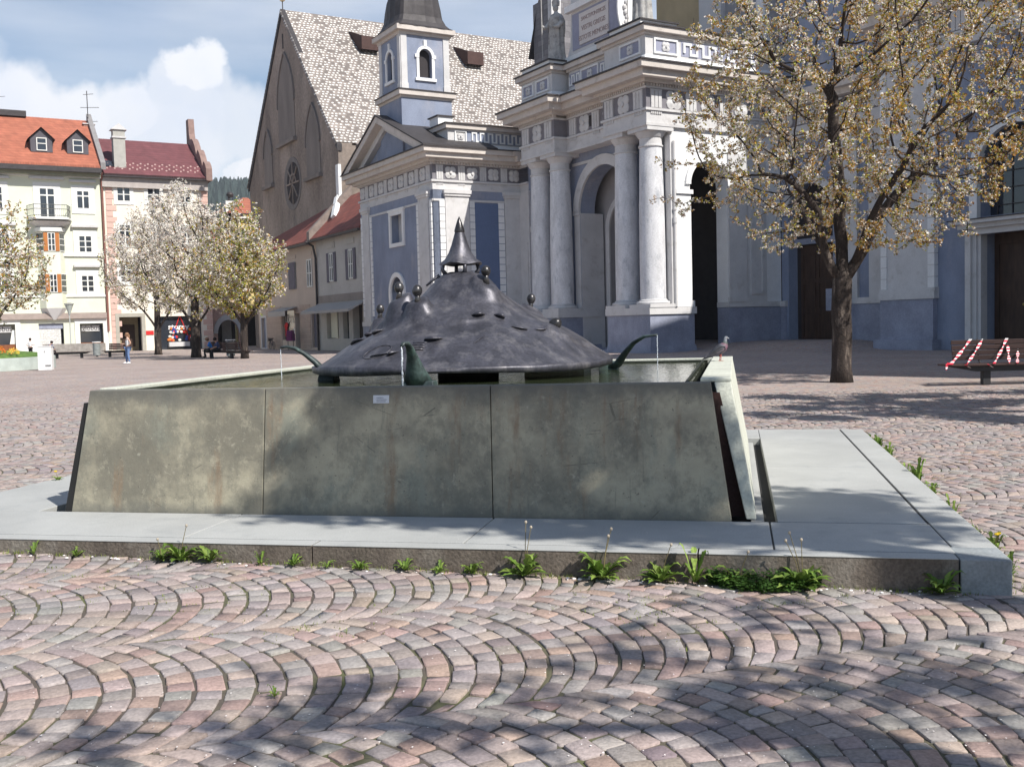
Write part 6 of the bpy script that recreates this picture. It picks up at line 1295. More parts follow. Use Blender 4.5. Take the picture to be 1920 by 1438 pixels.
def house_back():
    # pink vaulted passage and the yellow house beyond, between the cream house and the gothic church
    o = HO + eR * 9.6
    P = thing('pink_arched_house', 'small pink house front with a pointed archway between the trees', 'house', o + eL * 2.0, TH)
    Mp = mat('salmon_plaster', (.58, .38, .32), var=.08)
    def loc(px, py, base, dy):
        d = _ray(px, py); nrm = np.array([eL.x, eL.y, 0]); bp = base; t = (np.array([bp.x, bp.y, 0]) - _C) @ nrm / (d @ nrm); q = _C + d * t - np.array([bp.x, bp.y, 0]); return float(q[0] * eR.x + q[1] * eR.y), float(q[2])
    base = P.location.copy(); f = lambda px, py: loc(px, py, base, 0)
    a0 = f(409, 640)[0]; a1 = f(449, 640)[0]; zt = f(428, 600)[1]; s0 = f(392, 600)[0]; s1 = f(455, 600)[0]
    m = MB(HT); wall(m, s0, s1, -.3, 9.5, -.4, 0, [(a0, a1, -.3, zt, 1.25)]); m.build('wall', Mp, P)
    m = MB(HT); arch_ring(m, (a0 + a1) / 2, zt - 1.25 * (a1 - a0) / 2, (a1 - a0) / 2 + .0, (a1 - a0) / 2 + .45, 0, .12, 18, 1.25); m.build('archivolt', M_trim, P)
    m = MB(); m.box(s0, s1, 3.2, 3.6, -.3, 9); m.build('passage_back', M_void, P); pbox('door', mat('grey_door', (.3, .3, .28)), P, HT, (a0 + a1) / 2 + .1, a1, -3.2, -3.0, -.2, 3.2)
    m = MB(); m.add([(s0 - .3, -.5, 9.5), (s1 + .3, -.5, 9.5), (s1 + .3, 5, 12.5), (s0 - .3, 5, 12.5)], [(0, 1, 2, 3)]); m.build('roof', M_redtile, P)
    Y = thing('yellow_house', 'yellow house with a white cornice and red roof glimpsed left of the gothic gable', 'house', o + eR * 1.5 + eL * 9.0, TH)
    b2 = Y.location.copy(); g = lambda px, py: loc(px, py, b2, 0)
    s0 = g(438, 500)[0]; s1 = g(492, 500)[0]; ze = g(460, 402)[1]
    My = mat('yellow_plaster', (.66, .52, .24), var=.08)
    q0 = g(465, 640)[0]; q1 = g(483, 640)[0]
    m = MB(HT); wall(m, s0, s1, -.3, ze, -.4, 0, [(q0, q1, -.3, 4.2, 1)]); m.build('wall', My, Y)
    m = MB(); m.box(s0, s1, .4, 10, 0, ze); m.build('core', M_void, Y)
    pbox('cornice', M_whitew, Y, HT, s0, s1 + .3, 0, .5, ze - .5, ze)
    m = MB(); m.add([(s0 - .3, -.8, ze), (s1 + .4, -.8, ze), (s1 + .4, 6, ze + 2.6), (s0 + 3, 6, ze + 2.6), (s0 - .3, 6, ze + .8)], [(0, 1, 2, 3), (0, 3, 4)]); m.build('roof', M_orangetile, Y)
    for (px, py) in ((447, 452), (474, 452)): s, z = g(px, py); pbox('window', M_glassd, Y, HT, s - .6, s + .6, 0, .05, z - 1, z + 1); pbox('shutter', mat('green_shutter', (.05, .12, .08)), Y, HT, s - 1.1, s - .6, 0, .08, z - 1, z + 1)
    s, z = g(438, 375); m = MB(); m.box(s - .5, s + .5, 1.5, 2.5, ze - 1, g(438, 374)[1]); m.build('chimney', M_whitew, Y)
    m = MB(); zt2 = g(438, 374)[1]; m.tube([(s, 2, zt2), (s, 2, zt2 + .6)], .12, 6); m.sph((s + .15, 2, zt2 + .75), .42, 1, 1, .8, 10, 6); m.build('chimney_cowl', M_lead, Y)
house_back()

def hills():
    P0 = []; n = 90; vs = []; fs = []
    mt = mat('wooded_hillside', (.07, .09, .09), rough=1, var=.5, scale=.02, fine=.3, fscale=.12, c2=(.12, .13, .10), c3=(.16, .17, .13), c3scale=.008, c3lo=.5, c3hi=.65)
    for j in range(14):
        for i in range(n):
            x = -1300 + 2600 * i / (n - 1); y = 620 + j * 60
            h = 154 + 18 * math.sin(x * .004 + 1.3) + 14 * math.sin(x * .013) + 3 * math.sin(x * .05) + random.uniform(-2.2, 2.2)
            u = j / 13; z = h * math.sin(math.pi / 2 * min(1, u * 1.25)) if u < .85 else h * 1.0
            vs.append((x, y, z - 2))
    for j in range(13):
        for i in range(n - 1): fs.append((j * n + i, j * n + i + 1, (j + 1) * n + i + 1, (j + 1) * n + i))
    m = MB(); m.add(vs, fs); o = m.build('hills', mt, smooth=True); tag(o, kind='structure')
    # ridge woods: a far-off mass of conifers
    m = MB(); mt2 = mat('far_conifers', (.035, .05, .045), rough=1, var=.4, scale=.1)
    for k in range(2600):
        x = random.uniform(-420, -60); j = random.uniform(0, 1) ** .7; y = 640 + j * 640
        h = 154 + 18 * math.sin(x * .004 + 1.3) + 14 * math.sin(x * .013); u = (y - 620) / 780; z = h * math.sin(math.pi / 2 * min(1, u * 1.25)); r = random.uniform(3, 5.5)
        m.lathe(x, y, [(r, z - 4), (r * .6, z + 3), (.3, z + random.uniform(7, 12))], 5, cap=False)
    tag(m.build('far_woods', mt2), kind='stuff', label='dark conifer woods covering the distant ridge', cat='woods')
hills()
# ------------------------------------------------------------------ trees
M_bark = mat('cherry_bark', (.04, .031, .027), rough=.95, var=.4, scale=9, stretch=(1, 1, .25), bump=.9, bscale=22, fine=.2, fscale=40, c3=(.22, .18, .15), c3scale=5, c3lo=.56, c3hi=.72)
M_bloom = attr_mat('blossom_and_young_leaf', rough=.7, trans=.35, fine=0)
def grow(seed, trunk, att, step=.2, kill=.35, infl=1.6, iters=160):
    r_ = np.random.default_rng(seed)
    pts = [Vector(p) for p, _ in trunk]; par = [-1] + [q for _, q in trunk[1:]]
    nodes = [np.array(p[0], float) for p in trunk]; parent = [p[1] for p in trunk]
    A = att.copy(); alive = np.ones(len(A), bool)
    near = np.full(len(A), 1e9); who = np.zeros(len(A), int)
    def upd(i):
        d = np.linalg.norm(A - nodes[i], axis=1); m = d < near; near[m] = d[m]; who[m] = i
    for i in range(len(nodes)): upd(i)
    for it in range(iters):
        act = alive & (near < infl)
        if not act.any():
            act = alive
            if not act.any() or it > 40: break
        idx = np.nonzero(act)[0]; w_ = who[idx]; added = []
        for n_ in np.unique(w_):
            sel = idx[w_ == n_]; d = A[sel] - nodes[n_]; d /= np.linalg.norm(d, axis=1, keepdims=True) + 1e-9; v = d.sum(0) + r_.normal(0, .25, 3); L_ = np.linalg.norm(v)
            if L_ < 1e-6: continue
            p = nodes[n_] + v / L_ * step; nodes.append(p); parent.append(int(n_)); added.append(len(nodes) - 1)
        for i in added: upd(i)
        alive &= near > kill
        if len(nodes) > 9000: break
    return np.array(nodes), parent
def tree(name, label, base, trunk, att, seed, r_tip=.006, r_trunk=.24, expo=2.3, leaf=None, step=.2, kill=.35, infl=1.6, group=None):
    T = thing(name, label, 'tree', base, 0, group)
    nodes, parent = grow(seed, trunk, att, step, kill, infl)
    n = len(nodes); ch = [[] for _ in range(n)]
    for i, p in enumerate(parent):
        if p >= 0: ch[p].append(i)
    rad = np.zeros(n)
    order = list(range(n))[::-1]
    for i in order: rad[i] = r_tip if not ch[i] else sum(rad[c] ** expo for c in ch[i]) ** (1 / expo)
    k = r_trunk / rad[0]; ex = math.log(r_trunk / r_tip) / math.log(rad[0] / r_tip); rad = r_tip * (rad / r_tip) ** ex
    mb = MB()
    # chains
    def chain(i0, p0):
        path = [p0, i0] if p0 >= 0 else [i0]; i = i0
        while ch[i]:
            c = max(ch[i], key=lambda q: rad[q])
            for o_ in ch[i]:
                if o_ != c: stack.append((o_, i))
            path.append(c); i = c
        return path
    stack = [(0, -1)]
    while stack:
        i0, p0 = stack.pop(); path = chain(i0, p0)
        rr = [rad[q] for q in path]
        if p0 >= 0: rr[0] = min(rr[0], rr[1] * 1.25)
        big = max(rr)
        P_ = [nodes[q] for q in path]
        if p0 < 0: rr[0] *= 1.25
        mb.tube(P_, rr, 12 if big > .08 else (6 if big > .025 else 4))
    mb.build('trunk', M_bark, T, smooth=True)
    tips = [i for i in range(n) if rad[i] < r_tip * leaf['rmax']]
    leaves(T, nodes[tips], leaf, seed)
    return T
def leaves(T, P, leaf, seed):
    r_ = np.random.default_rng(seed + 5); N_ = leaf['n']; s = leaf['size']
    # clusters, then small faces around each cluster
    nc = leaf.get('clusters', N_ // 5); ci = r_.choice(len(P), nc); C_ = P[ci] + r_.normal(0, leaf.get('spread', .1), (nc, 3))
    zmin, zmax = C_[:, 2].min(), C_[:, 2].max()
    pal = np.array(leaf['pal']); prb = np.array(leaf['prob'], float)
    # neighbouring clusters share a mood (blossom / bronze / green)
    f = np.sin(C_[:, 0] * 1.7 + 1) + np.sin(C_[:, 1] * 1.9 + C_[:, 2] * 1.3) + np.sin(C_[:, 2] * 2.3 + C_[:, 0])
    gx, gz, g0 = leaf.get('grad', (0, 0, 0)); mood = np.digitize(f + gx * C_[:, 0] + gz * C_[:, 2] + g0 + r_.normal(0, .8, nc), [-.7, .7])
    per = max(1, N_ // nc); idx = np.repeat(np.arange(nc), per); n = len(idx)
    c = C_[idx] + r_.normal(0, s * .62, (n, 3))
    u = r_.normal(0, 1, (n, 3)); u /= np.linalg.norm(u, axis=1, keepdims=True); v = np.cross(u, r_.normal(0, 1, (n, 3))); v /= np.linalg.norm(v, axis=1, keepdims=True); w_ = np.cross(u, v)
    sz = s * r_.uniform(.6, 1.25, (n, 1)); asp = r_.uniform(.5, .95, (n, 1))
    kd = np.empty(n, int)
    for m in range(3):
        k = mood[idx] == m; q = prb[m] / prb[m].sum(); kd[k] = r_.choice(len(pal), k.sum(), p=q)
    cc = pal[kd] * r_.uniform(.75, 1.2, (n, 1))
    bend = sz * .25
    V = np.stack([c - u * sz, c - v * sz * asp * .8 + w_ * bend, c + u * sz, c + v * sz * asp * .8 + w_ * bend], 1).reshape(-1, 3)
    me = bpy.data.meshes.new('crown'); me.vertices.add(n * 4); me.vertices.foreach_set('co', V.ravel())
    f = np.arange(n * 4).reshape(n, 4); tri = np.concatenate([f[:, [0, 1, 2]], f[:, [0, 2, 3]]], 0)
    me.loops.add(tri.size); me.loops.foreach_set('vertex_index', tri.ravel().astype(np.int32)); me.polygons.add(len(tri)); me.polygons.foreach_set('loop_start', (np.arange(len(tri)) * 3).astype(np.int32)); me.polygons.foreach_set('loop_total', np.full(len(tri), 3, np.int32)); me.update(calc_edges=True)
    ca = me.color_attributes.new('Col', 'FLOAT_COLOR', 'POINT'); ca.data.foreach_set('color', np.repeat(np.concatenate([np.clip(cc, 0, 1), np.ones((n, 1))], 1), 4, 0).ravel().astype(np.float32))
    me.materials.append(M_bloom); o = bpy.data.objects.new('crown', me); col.objects.link(o); o.parent = T; _kids.setdefault(T.name, []).append(o)
WH, PK, BZ, OR, YG, GR = (.82, .78, .72), (.72, .58, .50), (.33, .16, .05), (.52, .30, .06), (.45, .43, .08), (.17, .23, .05)
def ell_pts(n, c, r, seed, zlo=None, cut=None, shell=.5):
    r_ = np.random.default_rng(seed); out = []
    while len(out) < n:
        p = r_.uniform(-1, 1, 3); q = np.linalg.norm(p)
        if q > 1 or r_.random() > shell + (1 - shell) * q: continue
        p = np.array(c) + p * np.array(r)
        if zlo is not None and p[2] < zlo + .35 * abs(p[0] - c[0]) * 0: continue
        if cut and not cut(p): continue
        out.append(p)
    return np.array(out)
# the big cherry on the right
B = gp(1578, 716, 0.)
tk = [((0, 0, -.1), -1), ((0, 0, .35), 0), ((.01, 0, .8), 1), ((.02, 0, 1.25), 2), ((.0, 0, 1.7), 3), ((.02, 0, 2.1), 4), ((.03, 0, 2.45), 5),
      ((-.22, -.05, 2.75), 6), ((-.40, -.08, 3.15), 7), ((-.50, -.15, 3.6), 8), ((-.62, -.3, 4.1), 9), ((-.95, -.4, 4.5), 10), ((-1.4, -.4, 4.9), 11),
      ((.05, .05, 2.9), 6), ((.06, .1, 3.4), 13), ((.0, .1, 3.9), 14), ((.05, .15, 4.5), 15), ((.0, .2, 5.2), 16), ((-.08, .2, 6.0), 17), ((-.1, .2, 6.9), 18),
      ((.30, .0, 2.8), 6), ((.58, .0, 3.2), 20), ((.80, .1, 3.65), 21), ((1.05, .1, 4.1), 22), ((1.4, .2, 4.5), 23), ((1.85, .3, 4.9), 24), ((2.4, .3, 5.3), 25),
      ((.42, -.25, 3.3), 20), ((.52, -.5, 3.8), 27), ((.75, -.8, 4.4), 28), ((1.1, -1.1, 5.0), 29), ((-.3, .5, 3.3), 8), ((-.5, 1.0, 4.0), 31), ((-.6, 1.6, 4.7), 32)]
def cutR(p):
    x, y, z = p; r = math.hypot(x, y)
    return z > 3.0 + .12 * max(0, 2.5 - r) and z > 3.0 + .28 * max(0, r - 3.6)
att = ell_pts(2900, (.5, .1, 6.9), (4.5, 4.2, 4.2), 3, cut=cutR, shell=.45)
ext = np.array([(-4.85, -.3, 4.45), (-4.6, -.3, 4.5), (-4.3, -.2, 4.6), (-4.0, -.2, 4.65), (-3.9, 0, 4.0), (-3.6, 0, 4.1), (-4.1, 0, 5.2), (-4.4, .2, 5.6)])
att = np.concatenate([att, ext])
tree('cherry_tree', 'big blossoming cherry tree with bronze young leaves at right, close to the taped bench', B, tk, att, 11, r_tip=.0055, r_trunk=.24, step=.17, kill=.24, infl=1.5,
     leaf=dict(n=126000, clusters=17500, size=.033, rmax=3.0, spread=.05, grad=(.28, .12, -.9), pal=[WH, PK, BZ, OR, YG, GR], prob=[[.48, .12, .07, .11, .17, .05], [.33, .1, .11, .22, .18, .06], [.2, .08, .15, .36, .17, .04]]))
# cherries on the left in front of the houses
def left_tree(px, py, label, H, rx, rz, zc, seed, pr, dx=0, r_tr=.2, group='blossoming cherries in front of the town houses', nl=24000):
    B = gp(px, py, 0.)
    tk = [((0, 0, -.1), -1), ((.02, 0, .6), 0), ((0, 0, 1.3), 1), ((.03, 0, 1.9), 2), ((-.4, 0, 2.6), 3), ((.0, .1, 2.8), 3), ((.5, -.1, 2.5), 3), ((-.9, 0, 3.3), 4), ((.05, .1, 3.8), 5), ((1.0, -.1, 3.2), 6), ((.0, .0, 5.0), 8)]
    att = ell_pts(900, (dx, 0, zc), (rx, rx * .85, rz), seed, cut=lambda p: p[2] > 2.5 + .15 * abs(math.hypot(p[0] - dx, p[1]) - 1.5), shell=.4)
    r_ = np.random.default_rng(seed); sp = []
    for k in range(14):          # upright shoots above the crown
        a = r_.uniform(0, 6.28); q = r_.uniform(0, .75) * rx; h = zc + rz * math.sqrt(max(.05, 1 - (q / rx) ** 2))
        for t in np.linspace(0, r_.uniform(.5, 1.5), 5): sp.append((dx + q * math.cos(a) + .1 * t, q * math.sin(a) * .8, h + t))
    att = np.concatenate([att, np.array(sp)])
    return tree('cherry_tree', label, B, tk, att, seed, r_tip=.012, r_trunk=r_tr, step=.3, kill=.42, infl=2.4, leaf=dict(n=nl, clusters=nl // 5, size=.072, grad=(.15, -.55, .55 * zc), rmax=2.6, spread=.16, pal=[WH, PK, BZ, OR, YG, GR], prob=pr), group=group)
PW = [[.8, .12, .02, .01, .03, .02], [.62, .2, .04, .03, .08, .03], [.42, .16, .08, .05, .2, .09]]
PG = [[.50, .12, .06, .05, .20, .07], [.32, .1, .08, .1, .30, .10], [.18, .08, .1, .12, .38, .14]]
left_tree(297, 665, 'white blossoming cherry tree, leftmost of the three beside the cream house', 11, 4.3, 4.0, 7.0, 21, PW, r_tr=.26)
left_tree(368, 670, 'cherry tree with thick dark forked trunk, middle one of the three by the shop', 11, 4.0, 3.9, 6.6, 22, PW, dx=-.2, r_tr=.30)
left_tree(459, 672, 'yellow green leafed cherry tree nearest the gothic church', 9, 3.0, 2.8, 5.3, 23, PG, dx=-.2, r_tr=.22)
left_tree(-18, 690, 'cherry tree with sparse bronze leaves at the left edge beside the flower bed', 8, 3.3, 2.6, 5.2, 24, [[.3, .15, .18, .12, .17, .08]] * 3, dx=.3, r_tr=.2, group=None, nl=11000)
# trees behind the viewer that throw the dappled shade over the foreground and the basin
def shade_tree(lab, seed, targets, h0, n_per, size=.075):
    """a tree outside the view; its clumps of foliage hang where their shadow falls on the given points"""
    r_ = np.random.default_rng(seed); cl = []
    for (p, r) in targets:
        h = h0 + r_.uniform(-.8, .8); c = np.array(p) + np.array(SUN) * ((h - p[2]) / SUN.z); cl.append((c, r))
    m = np.mean([c for c, _ in cl], 0); base = Vector((m[0], m[1], 0)); att = []
    for c, r in cl:
        c = c - np.array([m[0], m[1], 0])
        for _ in range(26): att.append(c + r_.normal(0, r * .5, 3) * np.array([1, 1, .6]))
    att = np.array(att); tk = [((0, 0, -.1), -1), ((0, 0, 1.2), 0), ((.05, 0, 2.4), 1), ((0, 0, 3.6), 2)]
    return tree('cherry_tree', lab, base, tk, att, seed, r_tip=.010, r_trunk=.2, step=.25, kill=.3, infl=4., leaf=dict(n=n_per * len(cl), clusters=n_per * len(cl) // 6, size=size, rmax=1.6, spread=.17, pal=[WH, PK, BZ, OR, YG, GR], prob=PG))
def G(px, py): return tuple(gp(px, py, 0.))
fg = [(G(1130, 1210), .16), (G(1180, 1245), .22), (G(1290, 1265), .25), (G(1330, 1340), .3), (G(1440, 1400), .25), (G(1340, 1160), .14), (G(1440, 1175), .16), (G(1560, 1165), .12), (G(1680, 1200), .2), (G(1790, 1235), .2), (G(1880, 1270), .2),
      (G(1860, 1350), .2), (G(520, 1290), .14), (G(640, 1350), .22), (G(760, 1400), .25), (G(560, 1420), .2), (G(900, 1400), .2), (G(300, 1425), .2), (G(100, 1430), .2), (G(1060, 1330), .13), (G(1640, 1420), .2)]
shade_tree('cherry tree standing behind the viewer to the right', 31, [(p, r * .5) for p, r in fg], 6.0, 75, .06)
bs_ = [(tuple(f_world(x, .06, z)), r) for x, z, r in ((-2.9, .75, .22), (-2.5, .95, .25), (-2.45, .5, .25), (-2.0, .8, .3), (-1.9, .4, .3), (-1.4, .95, .3), (-1.3, .6, .32), (-1.2, .3, .25), (-.8, .8, .3), (-.75, .45, .3), (-.3, .95, .28), (-.25, .55, .28), (-.2, .3, .22))]
bs_ += [(tuple(f_world(x, y, .2)), r) for x, y, r in ((-1.5, -.25, .2), (-1.0, -.35, .22), (-.5, -.4, .25), (0, -.45, .25), (.45, -.4, .26), (.9, -.4, .25), (.7, .1, .14), (1.1, .1, .14), (-3.2, .0, .1), (.5, 1.15, .07), (1.0, 1.15, .07))]
shade_tree('cherry tree just outside the view on the right near the fountain', 32, bs_, 7.8, 420)
ts = [(G(x, y), r) for x, y, r in ((1480, 745, .5), (1600, 755, .5), (1720, 742, .6), (1850, 752, .6), (1450, 775, .35), (1560, 785, .4), (1680, 775, .45), (1800, 778, .45), (1900, 785, .45), (1930, 735, .5), (1530, 765, .4), (1640, 765, .4), (1760, 762, .4), (60, 745, .3), (100, 765, .3))]
shade_tree('cherry tree outside the view on the right beside the bench', 33, [(p, r * 1.15) for p, r in ts[:13]], 6.6, 900, .10)
# ------------------------------------------------------------------ weeds along the platform
M_leaf = attr_mat('weed_leaf', rough=.6, trans=.3, fine=.12, fscale=60)
def colored(name, mb, cols, parent=None, mtl=None, smooth=False):
    o = mb.build(name, mtl or M_leaf, parent, smooth=smooth); me = o.data
    ca = me.color_attributes.new('Col', 'FLOAT_COLOR', 'POINT'); cl = np.array([(*c, 1) for c in cols], np.float32); ca.data.foreach_set('color', cl.ravel()); return o
def weed(pos, size, label, nl=14, stalks=0, tall=.6, seed=0, flower=None, group='weeds growing along the platform edge'):
    r_ = random.Random(seed); t = thing('dandelion_plant', label, 'weed', pos, r_.uniform(0, 6), group)
    mb = MB(); cols = []
    nl = int(nl * 1.7)
    for k in range(nl):
        a = 6.283 * k / nl + r_.uniform(-.3, .3); L_ = size * r_.uniform(.55, 1.15); up = r_.uniform(.25, 1.5) * tall; w_ = L_ * r_.uniform(.13, .2); g = r_.uniform(.7, 1.25)
        n = 9; vs = []; fs = []
        for i in range(n + 1):
            u = i / n; rr = L_ * (u - .15 * u * u * up); z = L_ * up * math.sin(u * 2.1) * .75 + .004; ww = w_ * math.sin(math.pi * min(1, u * .92 + .06)) ** .8 * (1 if i % 2 else .5)
            ca, sa = math.cos(a), math.sin(a)
            vs += [(rr * ca - ww * sa, rr * sa + ww * ca, z + ww * .35), (rr * ca, rr * sa, z), (rr * ca + ww * sa, rr * sa - ww * ca, z + ww * .35)]
            c = (.11 * g, .19 * g, .03 * g) if k % 3 else (.20 * g, .29 * g, .06 * g); cols += [c, (c[0] * 1.35, c[1] * 1.25, c[2] * 1.3), c]
        for i in range(n): q = i * 3; fs += [(q, q + 1, q + 4, q + 3), (q + 1, q + 2, q + 5, q + 4)]
        mb.add(vs, fs)
    colored('leaves', mb, cols, t)
    for k in range(stalks):
        mb = MB(); h = size * r_.uniform(1.3, 2.1); lx, ly = r_.uniform(-.35, .35) * h, r_.uniform(-.3, .1) * h
        mb.tube([(0, 0, 0), (lx * .4, ly * .4, h * .55), (lx, ly, h)], [.003, .0025, .002], 5); o = mb.build('stalk', mat_stalk, t)
        mb = MB(); mb.sph((lx, ly, h), .009 if not flower else .016, 1, 1, 1.2 if not flower else .5, 8, 6); mb.build('flower_head', flower or mat_bud, o)
    return t
mat_stalk = mat('weed_stalk', (.16, .13, .06), fine=0); mat_bud = mat('seed_head', (.38, .33, .26), fine=0); mat_yel = mat('dandelion_yellow', (.75, .50, .03), fine=0)
def at_kerb(px, off=.04):       # ground point touching the kerb below a picture column
    for _ in range(1):
        lo, hi = -6.5, 1.5
        for _ in range(30):
            m = (lo + hi) / 2; p = f_world(m, PY0 - off); q = np.array([p.x, p.y, 0]) - _C; x = 960 + F_PX * (q @ _Rr) / (q @ _Fw)
            if x < px: lo = m
            else: hi = m
    p = f_world(lo, PY0 - off); return Vector((p.x, p.y, float(zg(p.x, p.y))))
wl = [(65, .06, 6, 0, 'tiny weed at the far left end of the kerb'), (145, .07, 9, 0, 'flat small weed below the left end of the kerb'), (305, .10, 13, 1, 'dandelion with one tall seed stalk left of its taller twin'), (340, .15, 16, 1, 'tall upright dandelion in the left pair by the kerb'), (395, .12, 15, 0, 'bright compact dandelion right of the left pair'),
      (490, .06, 7, 0, 'tiny weed between the bright compact dandelion and the kerb joint'), (550, .08, 10, 0, 'small pale weed just left of the kerb joint'), (615, .06, 8, 0, 'tiny weed just right of the kerb joint'), (675, .09, 11, 0, 'small dandelion casting a shadow below the plaque'), (760, .09, 11, 0, 'small weed in the middle of the kerb'), (825, .08, 9, 0, 'low weed left of the ragged clump at mid kerb'),
      (885, .09, 12, 0, 'ragged low weed clump at mid kerb'), (985, .17, 17, 2, 'large dark dandelion with stalks right of mid kerb'), (1130, .19, 20, 2, 'largest dandelion clump with a reddish bud'), (1240, .16, 15, 1, 'spiky dandelion with one long stalk'), (1303, .14, 7, 0, 'broad leaved upright weed beside the clover'), (1385, .15, 10, 1, 'dandelion rising out of the left side of the clover'), (1505, .19, 18, 3, 'big dandelion with three seed stalks at the right end of the clover'), (1765, .16, 18, 0, 'spreading dandelion next to the patched corner block')]
for i, (px, sz, nl, st, lab) in enumerate(wl): weed(at_kerb(px, .05), sz, lab, nl, st, .75 if nl > 7 else 1.4, seed=i)
weed(gp(1350, 855 + 250, .0), .05, 'tiny sprout between the setts below the clover', 7, 0, 1.2, seed=60); weed(gp(1470, 1108, .0), .05, 'tiny sprout in a joint under the big three stalked dandelion', 7, 0, 1.1, seed=61); weed(gp(515, 1308, .06), .04, 'tiny sprout among the setts in the left foreground', 7, 0, 1.2, seed=62)
# right edge
sl = ['lowest weed clump by the far corner of the platform', 'leafy clump second from the far corner of the platform', 'dense bright weed half way along the right platform edge', 'tall pale green weed on the right platform edge', 'bushy weed below the tall pale one on the right edge', 'small weed near the inner joint on the right edge', 'drooping weed with long stalks near the right corner', 'weed with a yellow flower at the right corner of the platform']
for i, (u, s_) in enumerate(((5.7, .07), (5.0, .10), (4.2, .10), (3.1, .08), (2.45, .13), (1.75, .10), (.9, .09), (.1, .08), (-.35, .10), (-.75, .07))):
    p = f_world(PX1 + .06, u); labs = ['weed at the far corner of the platform', 'leafy weed clump second from the far corner', 'bright bushy weed third along the right platform edge', 'low weed beyond the first joint on the right edge', 'tall pale green weed half way along the right edge', 'bushy weed just below the tall pale one', 'thin stemmed weed beside the inner kerb joint', 'drooping dark weed with long stalks on the right edge', 'dandelion with yellow flower beside the patched corner', 'small dark weed hidden at the corner block']
    weed(Vector((p.x, p.y, float(zg(p.x, p.y)) + .03)), s_, labs[i], 15, 2 if i in (7, 8) else 0, 1.9, seed=90 + i, flower=mat_yel if i == 8 else None)
p = gp(110, 905, .17); weed(p, .08, 'yellow flowering dandelion beyond the left end of the platform', 8, 1, .8, seed=120, flower=mat_yel)
# clover mat and moss tufts in the joints: nobody could count them
def clover():
    mb = MB(); cols = []; r_ = random.Random(5)
    a0 = at_kerb(1325, .0); a1 = at_kerb(1540, .0)
    for k in range(2600):
        u = r_.random(); w_ = .02 + .17 * math.sin(math.pi * min(1, u * 1.05)) ** .5 * r_.random() ; dv = f_world(0, -w_) - f_world(0, 0); p = a0.lerp(a1, u) + dv
        z = float(zg(p.x, p.y)) + r_.uniform(.01, .12) * (1 - w_ / .25); s = r_.uniform(.006, .013); a = r_.uniform(0, 6.28); tl = r_.uniform(-.5, .5); g = r_.uniform(.6, 1.3)
        mb.add([(p.x + s * math.cos(a), p.y + s * math.sin(a), z), (p.x + s * math.cos(a + 1.6), p.y + s * math.sin(a + 1.6), z + s * tl), (p.x - s * math.cos(a), p.y - s * math.sin(a), z), (p.x - s * math.cos(a + 1.6), p.y - s * math.sin(a + 1.6), z - s * tl)], [(0, 1, 2, 3)]); cols += [(.075 * g, .155 * g, .03 * g)] * 4
    tag(colored('clover_patch', mb, cols), kind='stuff', label='dense dark green clover mat at the foot of the kerb', cat='ground cover')
    mb = MB(); cols = []
    for k in range(900):
        if k < 330: p = at_kerb(r_.uniform(-20, 1850), r_.uniform(0, .05))
        elif k < 560:
            q = f_world(PX1 + r_.uniform(0, .12), r_.uniform(-1, 6)); p = Vector((q.x, q.y, float(zg(q.x, q.y))))
        else:
            cxy = r_.choice([(80, 1110), (350, 1130), (1150, 1140), (1500, 1120), (60, 1040), (560, 1180), (1750, 1000), (1250, 1155), (160, 890), (1760, 870)]); q = gp(cxy[0] + r_.gauss(0, 90), cxy[1] + r_.gauss(0, 22), .03); p = Vector((q.x, q.y, float(zg(q.x, q.y)))) 
        lx, ly = f_local(p.x, p.y)
        if PX0 < lx < PX1 and PY0 < ly < PY1: continue
        g = r_.uniform(.7, 1.4)
        for j in range(4):
            a = r_.uniform(0, 6.28); L_ = r_.uniform(.008, .024) * (1.5 if k < 560 else .9); w_ = .0025; q = (p.x + r_.gauss(0, .012), p.y + r_.gauss(0, .012), p.z - .004)
            mb.add([(q[0] - w_ * math.sin(a), q[1] + w_ * math.cos(a), q[2]), (q[0] + w_ * math.sin(a), q[1] - w_ * math.cos(a), q[2]), (q[0] + L_ * .6 * math.cos(a), q[1] + L_ * .6 * math.sin(a), q[2] + L_)], [(0, 1, 2)]); cols += [(.17 * g, .21 * g, .04 * g)] * 3
    tag(colored('joint_grass', mb, cols), kind='stuff', label='sparse yellow green grass sprouting from the paving joints', cat='grass')
    mb = MB()
    for k in range(1500):
        Y = 3.3 + 9 * r_.random() ** 1.3; X = r_.uniform(-.55, .55) * Y; lx, ly = f_local(X, Y)
        z = float(zg(X, Y)) + .006
        if PX0 < lx < PX1 and PY0 < ly < PY1:
            if -5.3 < lx < .2 and ly > -.05 or k % 3: continue
            z = .203
        s = r_.uniform(.002, .0055); a = r_.uniform(0, 6.28); mb.add([(X + s * math.cos(a + q * 1.257) * (1 if q % 2 else .7), Y + s * math.sin(a + q * 1.257), z + r_.uniform(0, .002)) for q in range(5)], [(0, 1, 2, 3, 4)])
    for k in range(60):
        p = at_kerb(r_.uniform(0, 1800), r_.uniform(0.01, .12)); s = r_.uniform(.004, .012); mb.sph((p.x, p.y, p.z + s * .6), s, 1.2, 1, .6, 6, 4)
    tag(mb.build('fallen_petals', mat('fallen_petal', (.72, .68, .66), fine=0)), kind='stuff', label='white fallen blossom petals scattered over the setts', cat='petals')
clover()

